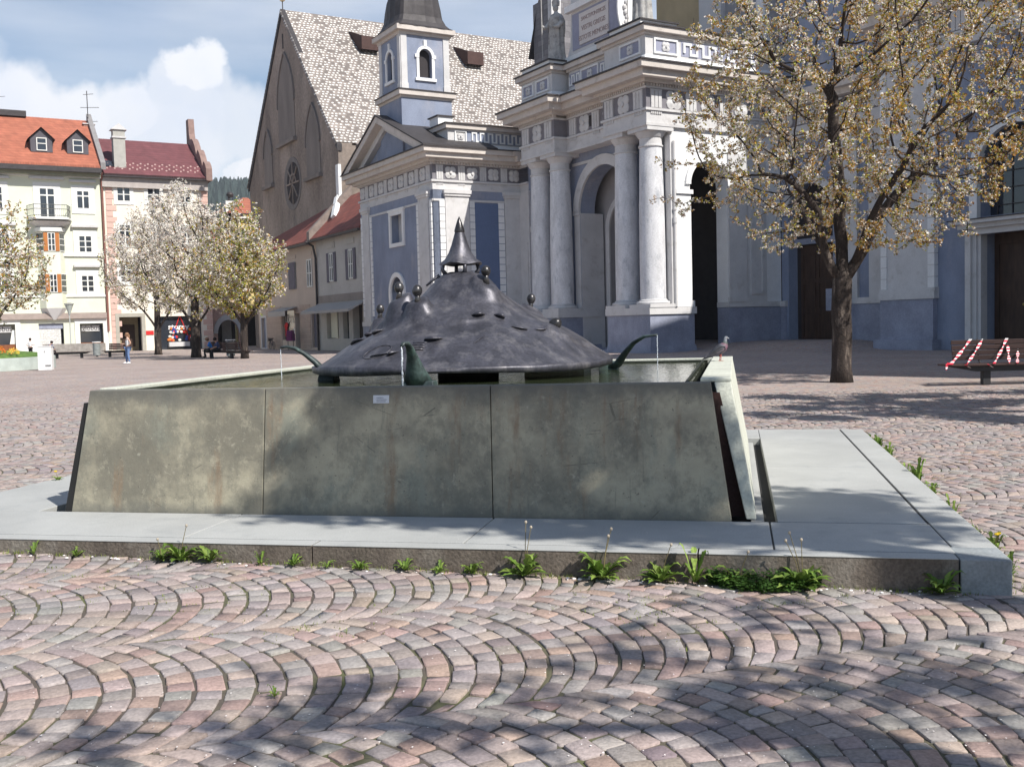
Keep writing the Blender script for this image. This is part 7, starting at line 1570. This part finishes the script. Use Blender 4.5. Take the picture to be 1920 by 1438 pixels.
# ------------------------------------------------------------------ pigeon
def pigeon():
    p = gp(1351, 677, 1.17); t = thing('pigeon', 'grey pigeon with pinkish breast standing on the pale side block of the basin', 'pigeon', (p.x, p.y, 1.171), R(6)); t.scale = (.9, .9, .9)
    # spine from tail to beak in the xz plane: (x, z, half height, half width)
    sp = [(-.185, .045, .006, .022), (-.15, .055, .012, .03), (-.11, .075, .022, .036), (-.075, .098, .038, .046), (-.04, .115, .05, .054), (0, .135, .057, .058), (.03, .158, .054, .054), (.05, .185, .042, .042), (.056, .21, .029, .030), (.056, .232, .022, .023), (.060, .252, .021, .021), (.070, .268, .019, .018), (.082, .270, .011, .011), (.09, .268, .004, .004)]
    n = 18; vs = []; fs = []; cols = []
    for i, (x, z, h, w_) in enumerate(sp):
        a = sp[max(0, i - 1)]; b = sp[min(len(sp) - 1, i + 1)]; d = Vector((b[0] - a[0], 0, b[1] - a[1])).normalized(); up = Vector((-d.z, 0, d.x))
        for k in range(n):
            q = 2 * math.pi * k / n; v = Vector((x, 0, z)) + up * h * math.sin(q) + Vector((0, 1, 0)) * w_ * math.cos(q); vs.append(tuple(v))
            low = math.sin(q) < -.15
            c = (.05, .05, .058) if i < 3 else ((.045, .047, .055) if i < 6 and not low else (.15, .12, .135)) if i < 6 else ((.17, .09, .12) if low or i == 7 else (.10, .10, .12)) if i < 8 else ((.05, .075, .065) if i < 9 else (.17, .18, .20))
            cols.append(c)
    for i in range(len(sp) - 1):
        for k in range(n): fs.append((i * n + k, i * n + (k + 1) % n, (i + 1) * n + (k + 1) % n, (i + 1) * n + k))
    fs += [tuple(range(n)), tuple(range(len(sp) * n - 1, (len(sp) - 1) * n - 1, -1))]
    mb = MB(); mb.add(vs, fs); m_f = attr_mat('pigeon_feathers', rough=.6, fine=.15, fscale=120); o = colored('body', mb, cols, t, m_f, smooth=True)
    for sg in (-1, 1):
        mb = MB(); vs = [(.035, sg * .058, .165), (.045, sg * .052, .13), (-.02, sg * .062, .085), (-.12, sg * .04, .05), (-.2, sg * .018, .028), (-.13, sg * .038, .075), (-.06, sg * .052, .13), (-.01, sg * .056, .165)]
        m = len(vs); mb.add(vs + [(x, y - sg * .012, z) for x, y, z in vs], [tuple(range(m)), tuple(range(2 * m - 1, m - 1, -1))] + [(i, (i + 1) % m, (i + 1) % m + m, i + m) for i in range(m)])
        mb.build('wing', mat('pigeon_wing', (.035, .035, .042), rough=.6, var=.3, scale=30), t, bevel=.004)
        mb = MB(); mb.tube([(-.005, sg * .02, .085), (.0, sg * .022, .045), (-.004, sg * .022, .008)], [.010, .005, .004], 7)
        for a in (-.5, 0, .5): mb.tube([(-.004, sg * .022, .006), (.026, sg * .022 + a * .022, .003)], [.0035, .002], 5)
        mb.tube([(-.004, sg * .022, .006), (-.022, sg * .022, .003)], [.0035, .002], 5)
        mb.build('leg', mat('pigeon_leg', (.45, .12, .10), fine=0), t, smooth=True)
        mb = MB(); mb.sph((.070, sg * .0165, .262), .0035, 1, .6, 1, 8, 6); mb.build('eye', mat('pigeon_eye', (.5, .15, .03), rough=.2, fine=0), t)
    mb = MB(); mb.tube([(.084, 0, .262), (.098, 0, .258), (.106, 0, .250)], [.006, .004, .0015], 7); mb.build('beak', mat('pigeon_beak', (.5, .5, .52), fine=0), t, smooth=True)
pigeon()

# ------------------------------------------------------------------ benches, bins, lamp, cabinet, planter
M_bw = mat('bench_slat_wood', (.04, .022, .02), rough=.55, var=.3, scale=6, stretch=(.4, 4, 4)); M_bi = mat('bench_iron', (.03, .03, .032), rough=.6)
M_tape_r = mat('tape_red', (.62, .03, .06), rough=.4, fine=0); M_tape_w = mat('tape_white', (.78, .76, .76), rough=.4, fine=0)
def tape(mb, p, q, w_=.055, sag=.03, seg=14, turn=0.):
    p = Vector(p); q = Vector(q); n = seg; d = (q - p); side = Vector((1, 0, 0)) if abs(d.normalized().x) < .8 else Vector((0, 0, 1))
    for i in range(n):
        a = p.lerp(q, i / n); b = p.lerp(q, (i + 1) / n); a.z -= sag * math.sin(math.pi * i / n); b.z -= sag * math.sin(math.pi * (i + 1) / n)
        wa = w_ * (.6 + .4 * math.cos(i * .9 + turn)); wb = w_ * (.6 + .4 * math.cos((i + 1) * .9 + turn)); mb.cm = i % 2
        off = side * .5; tk_ = Vector((0, .004, .004))
        mb.add([tuple(a - off * wa), tuple(a + off * wa), tuple(b + off * wb), tuple(b - off * wb), tuple(a - off * wa + tk_), tuple(a + off * wa + tk_), tuple(b + off * wb + tk_), tuple(b - off * wb + tk_)], [(0, 1, 2, 3), (7, 6, 5, 4), (0, 4, 5, 1), (2, 6, 7, 3), (0, 3, 7, 4), (1, 5, 6, 2)])
def bench(loc, rz, label, L_=2.3, back=True, posts=(-.75, .75), group='benches on the square'):
    t = thing('park_bench', label, 'bench', loc, rz, group)
    for k in range(5): mb = MB(); y = -.24 + k * .115; mb.box(-L_ / 2, L_ / 2, y, y + .095, .43, .47); mb.build('seat_slat', M_bw, t, bevel=.006)
    if back:
        for k in range(4): mb = MB(); z = .54 + k * .115; mb.box(-L_ / 2 + .35, L_ / 2 - .1, .34 + k * .03, .37 + k * .03, z, z + .10); mb.build('back_slat', M_bw, t, bevel=.005)
        for x in posts: mb = MB(); mb.tube([(x, .25, .42), (x, .40, .55), (x, .50, 1.0)], .022, 6); mb.build('back_support', M_bi, t)
    mb = MB(); mb.prism([(-L_ / 2 + .1, .42), (L_ / 2 - .1, .42), (max(posts) + .25, .30), (min(posts) - .25, .30)], -.12, .18); mb.build('seat_beam', M_bi, t)
    for x in posts: mb = MB(); mb.box(x - .085, x + .085, -.05, .11, 0, .32); mb.build('leg', M_bi, t, bevel=.01)
    return t
bp = gp(1850, 721, 0.)
bt = bench((bp.x + .85, bp.y, 0), R(-2), 'dark slatted bench wrapped in red and white barrier tape beneath the church wall', 3.6, True, (-.85, .95), group=None)
mb = MB(); X0 = -1.8
for (x0, x1, zz) in ((-1.76, -1.0, 1.0), (-1.72, -1.02, .98), (-1.38, -.73, 1.0), (-.79, -.19, 1.0), (-.46, -.17, .88), (-.29, .06, .76), (.1, .7, 1.0), (.5, 1.1, 1.0), (1.0, 1.6, .95)): tape(mb, (x0, -.28, .475), (x1, .47, zz), w_=.075, sag=.02, turn=x0 * 7)
for x0 in (-1.42, -.93, .1): tape(mb, (x0, -.28, .465), (x0 + .45, .1, .33), w_=.03, seg=5)
tape(mb, (-1.8, -.25, .49), (-1.84, -.3, .36), seg=3); tape(mb, (-1.78, -.2, .49), (-1.6, -.1, .52), seg=3)
mb.build('barrier_tape', [M_tape_r, M_tape_w], bt)
def ground_at(px, py): p = gp(px, py, 0.); return Vector((p.x, p.y, float(zg(p.x, p.y))))
bench(ground_at(130, 672), R(0), 'long grey bench without backrest between the white cabinet and the bin', 3.2, False, (-.9, .9), group='benches in front of the town houses')
bench(ground_at(219, 669), R(4), 'dark bench with red slatted back just left of the standing woman', 2.0, True, (-.5, .6), group='benches in front of the town houses')
bench(ground_at(413, 670), R(-4), 'dark bench with two people sitting near the thick trunked cherry', 2.2, True, (-.6, .6), group='benches in front of the town houses')
bench(ground_at(447, 672), R(150), 'dark bench half hidden behind the trunk of the yellow green cherry', 2.0, True, (-.5, .5), group='benches in front of the town houses')
mb = MB(); mb.box(-2.6, 2.6, -.3, .3, 0, .95); o = mb.build('low_wall', mat('rubble_wall', (.36, .33, .30), var=.3, scale=3)); o.location = ground_at(140, 665); tag(o, 'low rubble stone wall behind the long grey bench', 'wall')
def bin_(loc, lab):
    t = thing('litter_bin', lab, 'litter bin', loc, .2, 'litter bins by the benches'); mb = MB(); mb.cyl(0, 0, .12, 1.0, .26, .28, 18); mb.cyl(0, 0, 0, .12, .08, .08, 10); mb.build('body', mat('bin_grey', (.22, .24, .24), var=.25, scale=5), t, smooth=False)
    mb = MB(); mb.cyl(0, 0, 1.08, 1.14, .33, .30, 18); mb.cyl(.2, 0, 1.0, 1.08, .02, .02, 6); mb.cyl(-.2, 0, 1.0, 1.08, .02, .02, 6); mb.build('lid', mat('bin_lid', (.6, .6, .6)), t)
bin_(ground_at(182, 669), 'grey round litter bin between the two left benches'); bin_(ground_at(433, 671), 'grey litter bin beside the two seated people')
def lamp():
    t = thing('street_lamp', 'slim grey street lamp with cone shaped lantern in front of the green house', 'street lamp', ground_at(134, 665), 0)
    mb = MB(); mb.cyl(0, 0, 0, 3.5, .06, .045, 10); mb.cyl(0, 0, 0, .5, .09, .08, 10); mb.build('pole', mat('lamp_grey', (.42, .44, .43), rough=.5), t)
    mb = MB(); mb.lathe(0, 0, [(.07, 3.45), (.16, 3.75), (.36, 4.35)], 16, cap=False); mb.build('lamp_shade', mat('lamp_glass', (.42, .45, .42), rough=.3), t); mb = MB(); mb.lathe(0, 0, [(.40, 4.35), (.40, 4.42), (.1, 4.5)], 16); mb.build('lamp_cap', mat('lamp_top', (.3, .3, .28)), t)
lamp()
def cabinet():
    p = ground_at(87, 694); t = thing('utility_cabinet', 'white metal utility cabinet standing at the corner of the flower bed', 'cabinet', p, R(12)); M_c = mat('cabinet_white', (.74, .74, .73), rough=.5, var=.03)
    mb = MB(); mb.box(-.31, .31, -.24, .24, 0, 1.12); mb.build('body', M_c, t, bevel=.01); mb = MB(); mb.box(-.335, .335, -.265, .265, 1.12, 1.16); mb.build('top', M_c, t, bevel=.008)
    mb = MB(); mb.box(-.02, .30, -.252, -.242, .06, 1.08); d = mb.build('door', M_c, t); mb = MB(); mb.box(.0, .02, -.27, -.252, .85, .93); mb.build('handle', M_bi, d)
    mb = MB()
    for k in range(7): mb.box(.02 + k * .037, .045 + k * .037, -.256, -.252, .17, .26)
    mb.build('vent', M_bi, t)
cabinet()
def planter():
    c = Vector((-28.8, 52.0, 0)); t = thing('flower_bed', 'raised flower bed with pale stone wall, grass and orange flowers', 'flower bed', c, 0)
    def rim(r, z0, z1, mm, nm): mb = MB(); mb.lathe(0, 0, [(r, z0), (r, z1), (.1, z1)], 48, cap=False); return mb.build(nm, mm, t)
    rim(5.3, 0, .62, mat('bed_wall', (.42, .47, .44), var=.12, scale=2, bump=.2), 'wall')
    mb = MB(); mb.lathe(0, 0, [(5.1, .60), (4.6, .80), (3.2, .95), (.1, 1.05)], 40, cap=False); mb.build('turf', mat('bed_grass', (.09, .16, .035), var=.35, scale=4, fine=.2, bump=.6), t)
    mb = MB(); cols = []; r_ = random.Random(8)
    for (x, y, z, r, c_, n) in ((1.8, -3.2, 1.0, .42, (.09, .15, .03), 500), (4.0, -2.2, .85, .38, (.75, .22, .03), 160), (4.5, -1.7, .8, .3, (.8, .55, .1), 120), (3.4, -2.6, .85, .35, (.1, .16, .05), 200), (2.9, -3.0, .85, .25, (.7, .7, .65), 80)):
        for k in range(n):
            q = Vector((r_.gauss(0, 1), r_.gauss(0, 1), abs(r_.gauss(0, 1)))).normalized() * r * r_.uniform(.7, 1); s = .045; a = r_.uniform(0, 6)
            mb.add([(x + q.x + s * math.cos(a), y + q.y + s * math.sin(a), z + q.z), (x + q.x, y + q.y, z + q.z + s), (x + q.x - s * math.cos(a), y + q.y - s * math.sin(a), z + q.z)], [(0, 1, 2)]); cols += [tuple(v * r_.uniform(.7, 1.3) for v in c_)] * 3
    colored('flowers', mb, cols, t)
planter()

# ------------------------------------------------------------------ people
def skin_obj(name, joints, edges, m, parent, root=0, sub=1):
    me = bpy.data.meshes.new(name); me.from_pydata([j[:3] for j in joints], edges, []); me.update(); me.materials.append(m)
    o = bpy.data.objects.new(name, me); col.objects.link(o); o.parent = parent; _kids.setdefault(parent.name, []).append(o)
    md = o.modifiers.new('skin', 'SKIN'); md.use_smooth_shade = True
    sk = me.skin_vertices[0].data if me.skin_vertices else None
    if sk is None:
        bpy.context.view_layer.objects.active = o; sk = me.skin_vertices[0].data
    for i, j in enumerate(joints): r = j[3]; sk[i].radius = r if hasattr(r, '__len__') else (r, r); sk[i].use_root = (i == root)
    s_ = o.modifiers.new('sub', 'SUBSURF'); s_.levels = sub; s_.render_levels = sub
    return o
M_skin = mat('skin', (.48, .29, .21), rough=.6, var=.05, fine=0)
def person(label, loc, rz, pose, top, legs, hair, shoes, hair_long=False, cap=None, group=None, scale=1.):
    t = thing('person', label, 'person', loc, rz, group)
    J = pose; E = []
    names = list(J); ix = {n: i for i, n in enumerate(names)}
    rad = dict(pelvis=(.13, .10), waist=(.115, .085), chest=(.14, .10), neck0=(.06, .06), neck=(.047, .05), head0=(.07, .08), head=(.082, .095), crown=(.055, .065))
    for s in 'LR': rad.update({'hip' + s: .088, 'knee' + s: .056, 'ankle' + s: .036, 'toe' + s: (.035, .03), 'sho' + s: .052, 'elb' + s: .037, 'wri' + s: .024, 'palm' + s: (.030, .018)})
    joints = [(*J[n], rad[n]) for n in names]
    def e(a, b): E.append((ix[a], ix[b]))
    for a, b in (('pelvis', 'waist'), ('waist', 'chest'), ('chest', 'neck0'), ('neck0', 'neck'), ('neck', 'head0'), ('head0', 'head'), ('head', 'crown')): e(a, b)
    for s in 'LR':
        for a, b in (('pelvis', 'hip'), ('hip', 'knee'), ('knee', 'ankle'), ('ankle', 'toe'), ('chest', 'sho'), ('sho', 'elb'), ('elb', 'wri'), ('wri', 'palm')): E.append((ix[a if a in ix else a + s], ix[b + s]))
    for s in 'LR':      # fingers and thumb
        p = Vector(J['palm' + s]); w_ = Vector(J['wri' + s]); d = (p - w_).normalized(); sd_ = d.cross(Vector((0, 1, .2))).normalized()
        for k in range(4):
            a = p + sd_ * (k - 1.5) * .018 + d * .03; b = a + d * (.05 + .01 * (k in (1, 2))) + Vector((0, 0, -.01)); joints += [(*a, .008), (*b, .006)]; n = len(joints); E += [(ix['palm' + s], n - 2), (n - 2, n - 1)]
        a = w_ + d * .03 + sd_ * .035; b = a + d * .04 + sd_ * .012; joints += [(*a, .009), (*b, .007)]; n = len(joints); E += [(ix['wri' + s], n - 2), (n - 2, n - 1)]
    skin_obj('body', joints, E, M_skin, t, ix['pelvis'])
    f = 1.18
    def cloth(name, ns, pairs, m, g=f, over={}):
        ii = {n: i for i, n in enumerate(ns)}; jj = []
        for n in ns:
            r = over.get(n, rad[n]); r = tuple(x * g for x in r) if hasattr(r, '__len__') else r * g; jj.append((*J[n], r))
        skin_obj(name, jj, [(ii[a], ii[b]) for a, b in pairs], m, t)
    cloth('top', ['pelvis', 'waist', 'chest', 'neck0', 'shoL', 'elbL', 'shoR', 'elbR'] if top[1] else ['pelvis', 'waist', 'chest', 'neck0', 'shoL', 'shoR'], [('pelvis', 'waist'), ('waist', 'chest'), ('chest', 'neck0'), ('chest', 'shoL'), ('chest', 'shoR')] + ([('shoL', 'elbL'), ('shoR', 'elbR')] if top[1] else []), top[0], 1.2)
    cloth('trousers', ['pelvis', 'hipL', 'kneeL', 'ankleL', 'hipR', 'kneeR', 'ankleR'], [('pelvis', 'hipL'), ('hipL', 'kneeL'), ('kneeL', 'ankleL'), ('pelvis', 'hipR'), ('hipR', 'kneeR'), ('kneeR', 'ankleR')], legs, 1.22, {'ankleL': .045, 'ankleR': .045})
    for s in 'LR':
        a = Vector(J['ankle' + s]); b = Vector(J['toe' + s]); mb = MB(); c = (a + b) / 2; d = (b - a); mb.tube([(a.x - d.x * .3, a.y - d.y * .3, .05), (c.x, c.y, .052), (b.x + d.x * .25, b.y + d.y * .25, .035)], [.045, .055, .035], 10); mb.build('shoe', shoes, t, smooth=True)
    h = Vector(J['head']); fwd = (Vector(J['toeL']) - Vector(J['ankleL'])); fwd.z = 0; fwd.normalize()
    mb = MB(); mb.sph(tuple(h + fwd * -.02 + Vector((0, 0, .035))), .115, .95, 1.02, 1.0, 14, 10, lambda v: v)
    if hair_long: mb.tube([tuple(h + fwd * -.07 + Vector((0, 0, .02))), tuple(h + fwd * -.1 + Vector((0, 0, -.14))), tuple(h + fwd * -.11 + Vector((0, 0, -.30)))], [.09, .075, .03], 10)
    mb.build('hair', hair, t, smooth=True)
    sd2 = Vector((-fwd.y, fwd.x, 0)); mb = MB(); mb.sph(tuple(h + fwd * .095 + Vector((0, 0, -.02))), .018, 1, 1, 1.4, 8, 6); mb.build('nose', M_skin, t, smooth=True)
    for q in (-1, 1): mb = MB(); mb.sph(tuple(h + fwd * .083 + sd2 * .034 * q + Vector((0, 0, .01))), .010, 1, 1, .7, 8, 6); mb.build('eye', M_bi, t)
    mb = MB(); mb.tube([tuple(h + fwd * .086 + sd2 * -.02 + Vector((0, 0, -.062))), tuple(h + fwd * .09 + sd2 * .02 + Vector((0, 0, -.062)))], .006, 5); mb.build('mouth', mat('lips', (.35, .12, .1), fine=0), t)
    if cap:
        mb = MB(); mb.sph(tuple(h + Vector((0, 0, .05))), .125, 1, 1, .8, 14, 10); mb.tube([tuple(h + fwd * .08 + Vector((0, 0, .06))), tuple(h + fwd * .2 + Vector((0, 0, .05)))], [.07, .05], 8, .2); mb.build('cap', cap, t, smooth=True)
    t.scale = (scale,) * 3
    return t
def stand(): # facing -y
    return dict(pelvis=(0, 0, .93), waist=(0, 0, 1.07), chest=(0, .0, 1.27), neck0=(0, .01, 1.41), neck=(0, .0, 1.46), head0=(0, -.02, 1.52), head=(0, -.03, 1.58), crown=(0, -.02, 1.66),
        hipL=(.085, 0, .86), kneeL=(.10, -.03, .48), ankleL=(.13, .02, .08), toeL=(.15, -.12, .04), hipR=(-.085, 0, .86), kneeR=(-.09, -.05, .48), ankleR=(-.12, -.05, .08), toeR=(-.14, -.2, .04),
        shoL=(.17, 0, 1.36), elbL=(.30, .06, 1.12), wriL=(.17, -.06, .98), palmL=(.13, -.08, .97), shoR=(-.17, 0, 1.36), elbR=(-.24, .02, 1.10), wriR=(-.26, -.20, 1.10), palmR=(-.25, -.27, 1.12))
def sit():
    return dict(pelvis=(0, 0, .55), waist=(0, -.02, .68), chest=(0, -.10, .87), neck0=(0, -.15, 1.0), neck=(0, -.18, 1.05), head0=(0, -.22, 1.10), head=(0, -.25, 1.15), crown=(0, -.25, 1.23),
        hipL=(.09, -.05, .52), kneeL=(.12, -.45, .50), ankleL=(.12, -.42, .08), toeL=(.13, -.58, .04), hipR=(-.09, -.05, .52), kneeR=(-.12, -.45, .50), ankleR=(-.12, -.35, .08), toeR=(-.13, -.5, .04),
        shoL=(.18, -.10, .95), elbL=(.22, -.22, .70), wriL=(.12, -.42, .60), palmL=(.08, -.47, .58), shoR=(-.18, -.10, .95), elbR=(-.22, -.22, .70), wriR=(-.12, -.42, .60), palmR=(-.08, -.47, .58))
M_wt = mat('white_top', (.78, .78, .78), var=.03, fine=0); M_jn = mat('blue_jeans', (.13, .20, .36), var=.2, scale=6); M_bk = mat('black_trousers', (.02, .02, .025)); M_blj = mat('bright_blue_jacket', (.03, .19, .55)); M_nv = mat('navy_jacket', (.05, .07, .16))
M_hb = mat('light_brown_hair', (.22, .12, .07)); M_hd = mat('dark_hair', (.03, .02, .018)); M_sh = mat('white_shoes', (.75, .75, .75), fine=0); M_shd = mat('dark_shoes', (.03, .03, .035), fine=0)
person('standing woman in white top and blue jeans with white sneakers, one hand on her hip', ground_at(241, 682), R(-50), stand(), (M_wt, False), M_jn, M_hb, M_sh, hair_long=True)
person('seated person in bright blue jacket and cap leaning forward on the bench', ground_at(397, 670.5), R(-70), sit(), (M_blj, True), M_bk, M_hd, M_shd, cap=mat('brown_cap', (.25, .15, .1)), group=None)
person('seated person in navy patterned jacket next to the one in bright blue', ground_at(411, 671), R(-60), sit(), (M_nv, True), M_bk, M_hd, M_shd)
person('small person in white top and dark shorts behind the orange flowers', ground_at(58, 672), R(170), stand(), (M_wt, True), M_bk, M_hd, M_shd, scale=.9)
person('person sitting low behind the white cabinet with only dark hair showing', ground_at(94, 671), R(160), sit(), (M_nv, True), M_bk, M_hd, M_shd)

# ------------------------------------------------------------------ air
def haze():
    mb = MB(); mb.box(-1550, 1550, -120, 1650, -6, 330); m = bpy.data.materials.new('haze'); m.use_nodes = True; t = m.node_tree; t.nodes.remove(t.nodes['Principled BSDF'])
    v = N(t, 'ShaderNodeVolumePrincipled'); v.inputs['Color'].default_value = (.86, .91, 1, 1); v.inputs['Density'].default_value = HAZE_D; v.inputs['Anisotropy'].default_value = .2
    t.links.new(v.outputs[0], t.nodes['Material Output'].inputs['Volume'])
    o = mb.build('haze', m); tag(o, kind='stuff')
HAZE_D = .00018
haze()
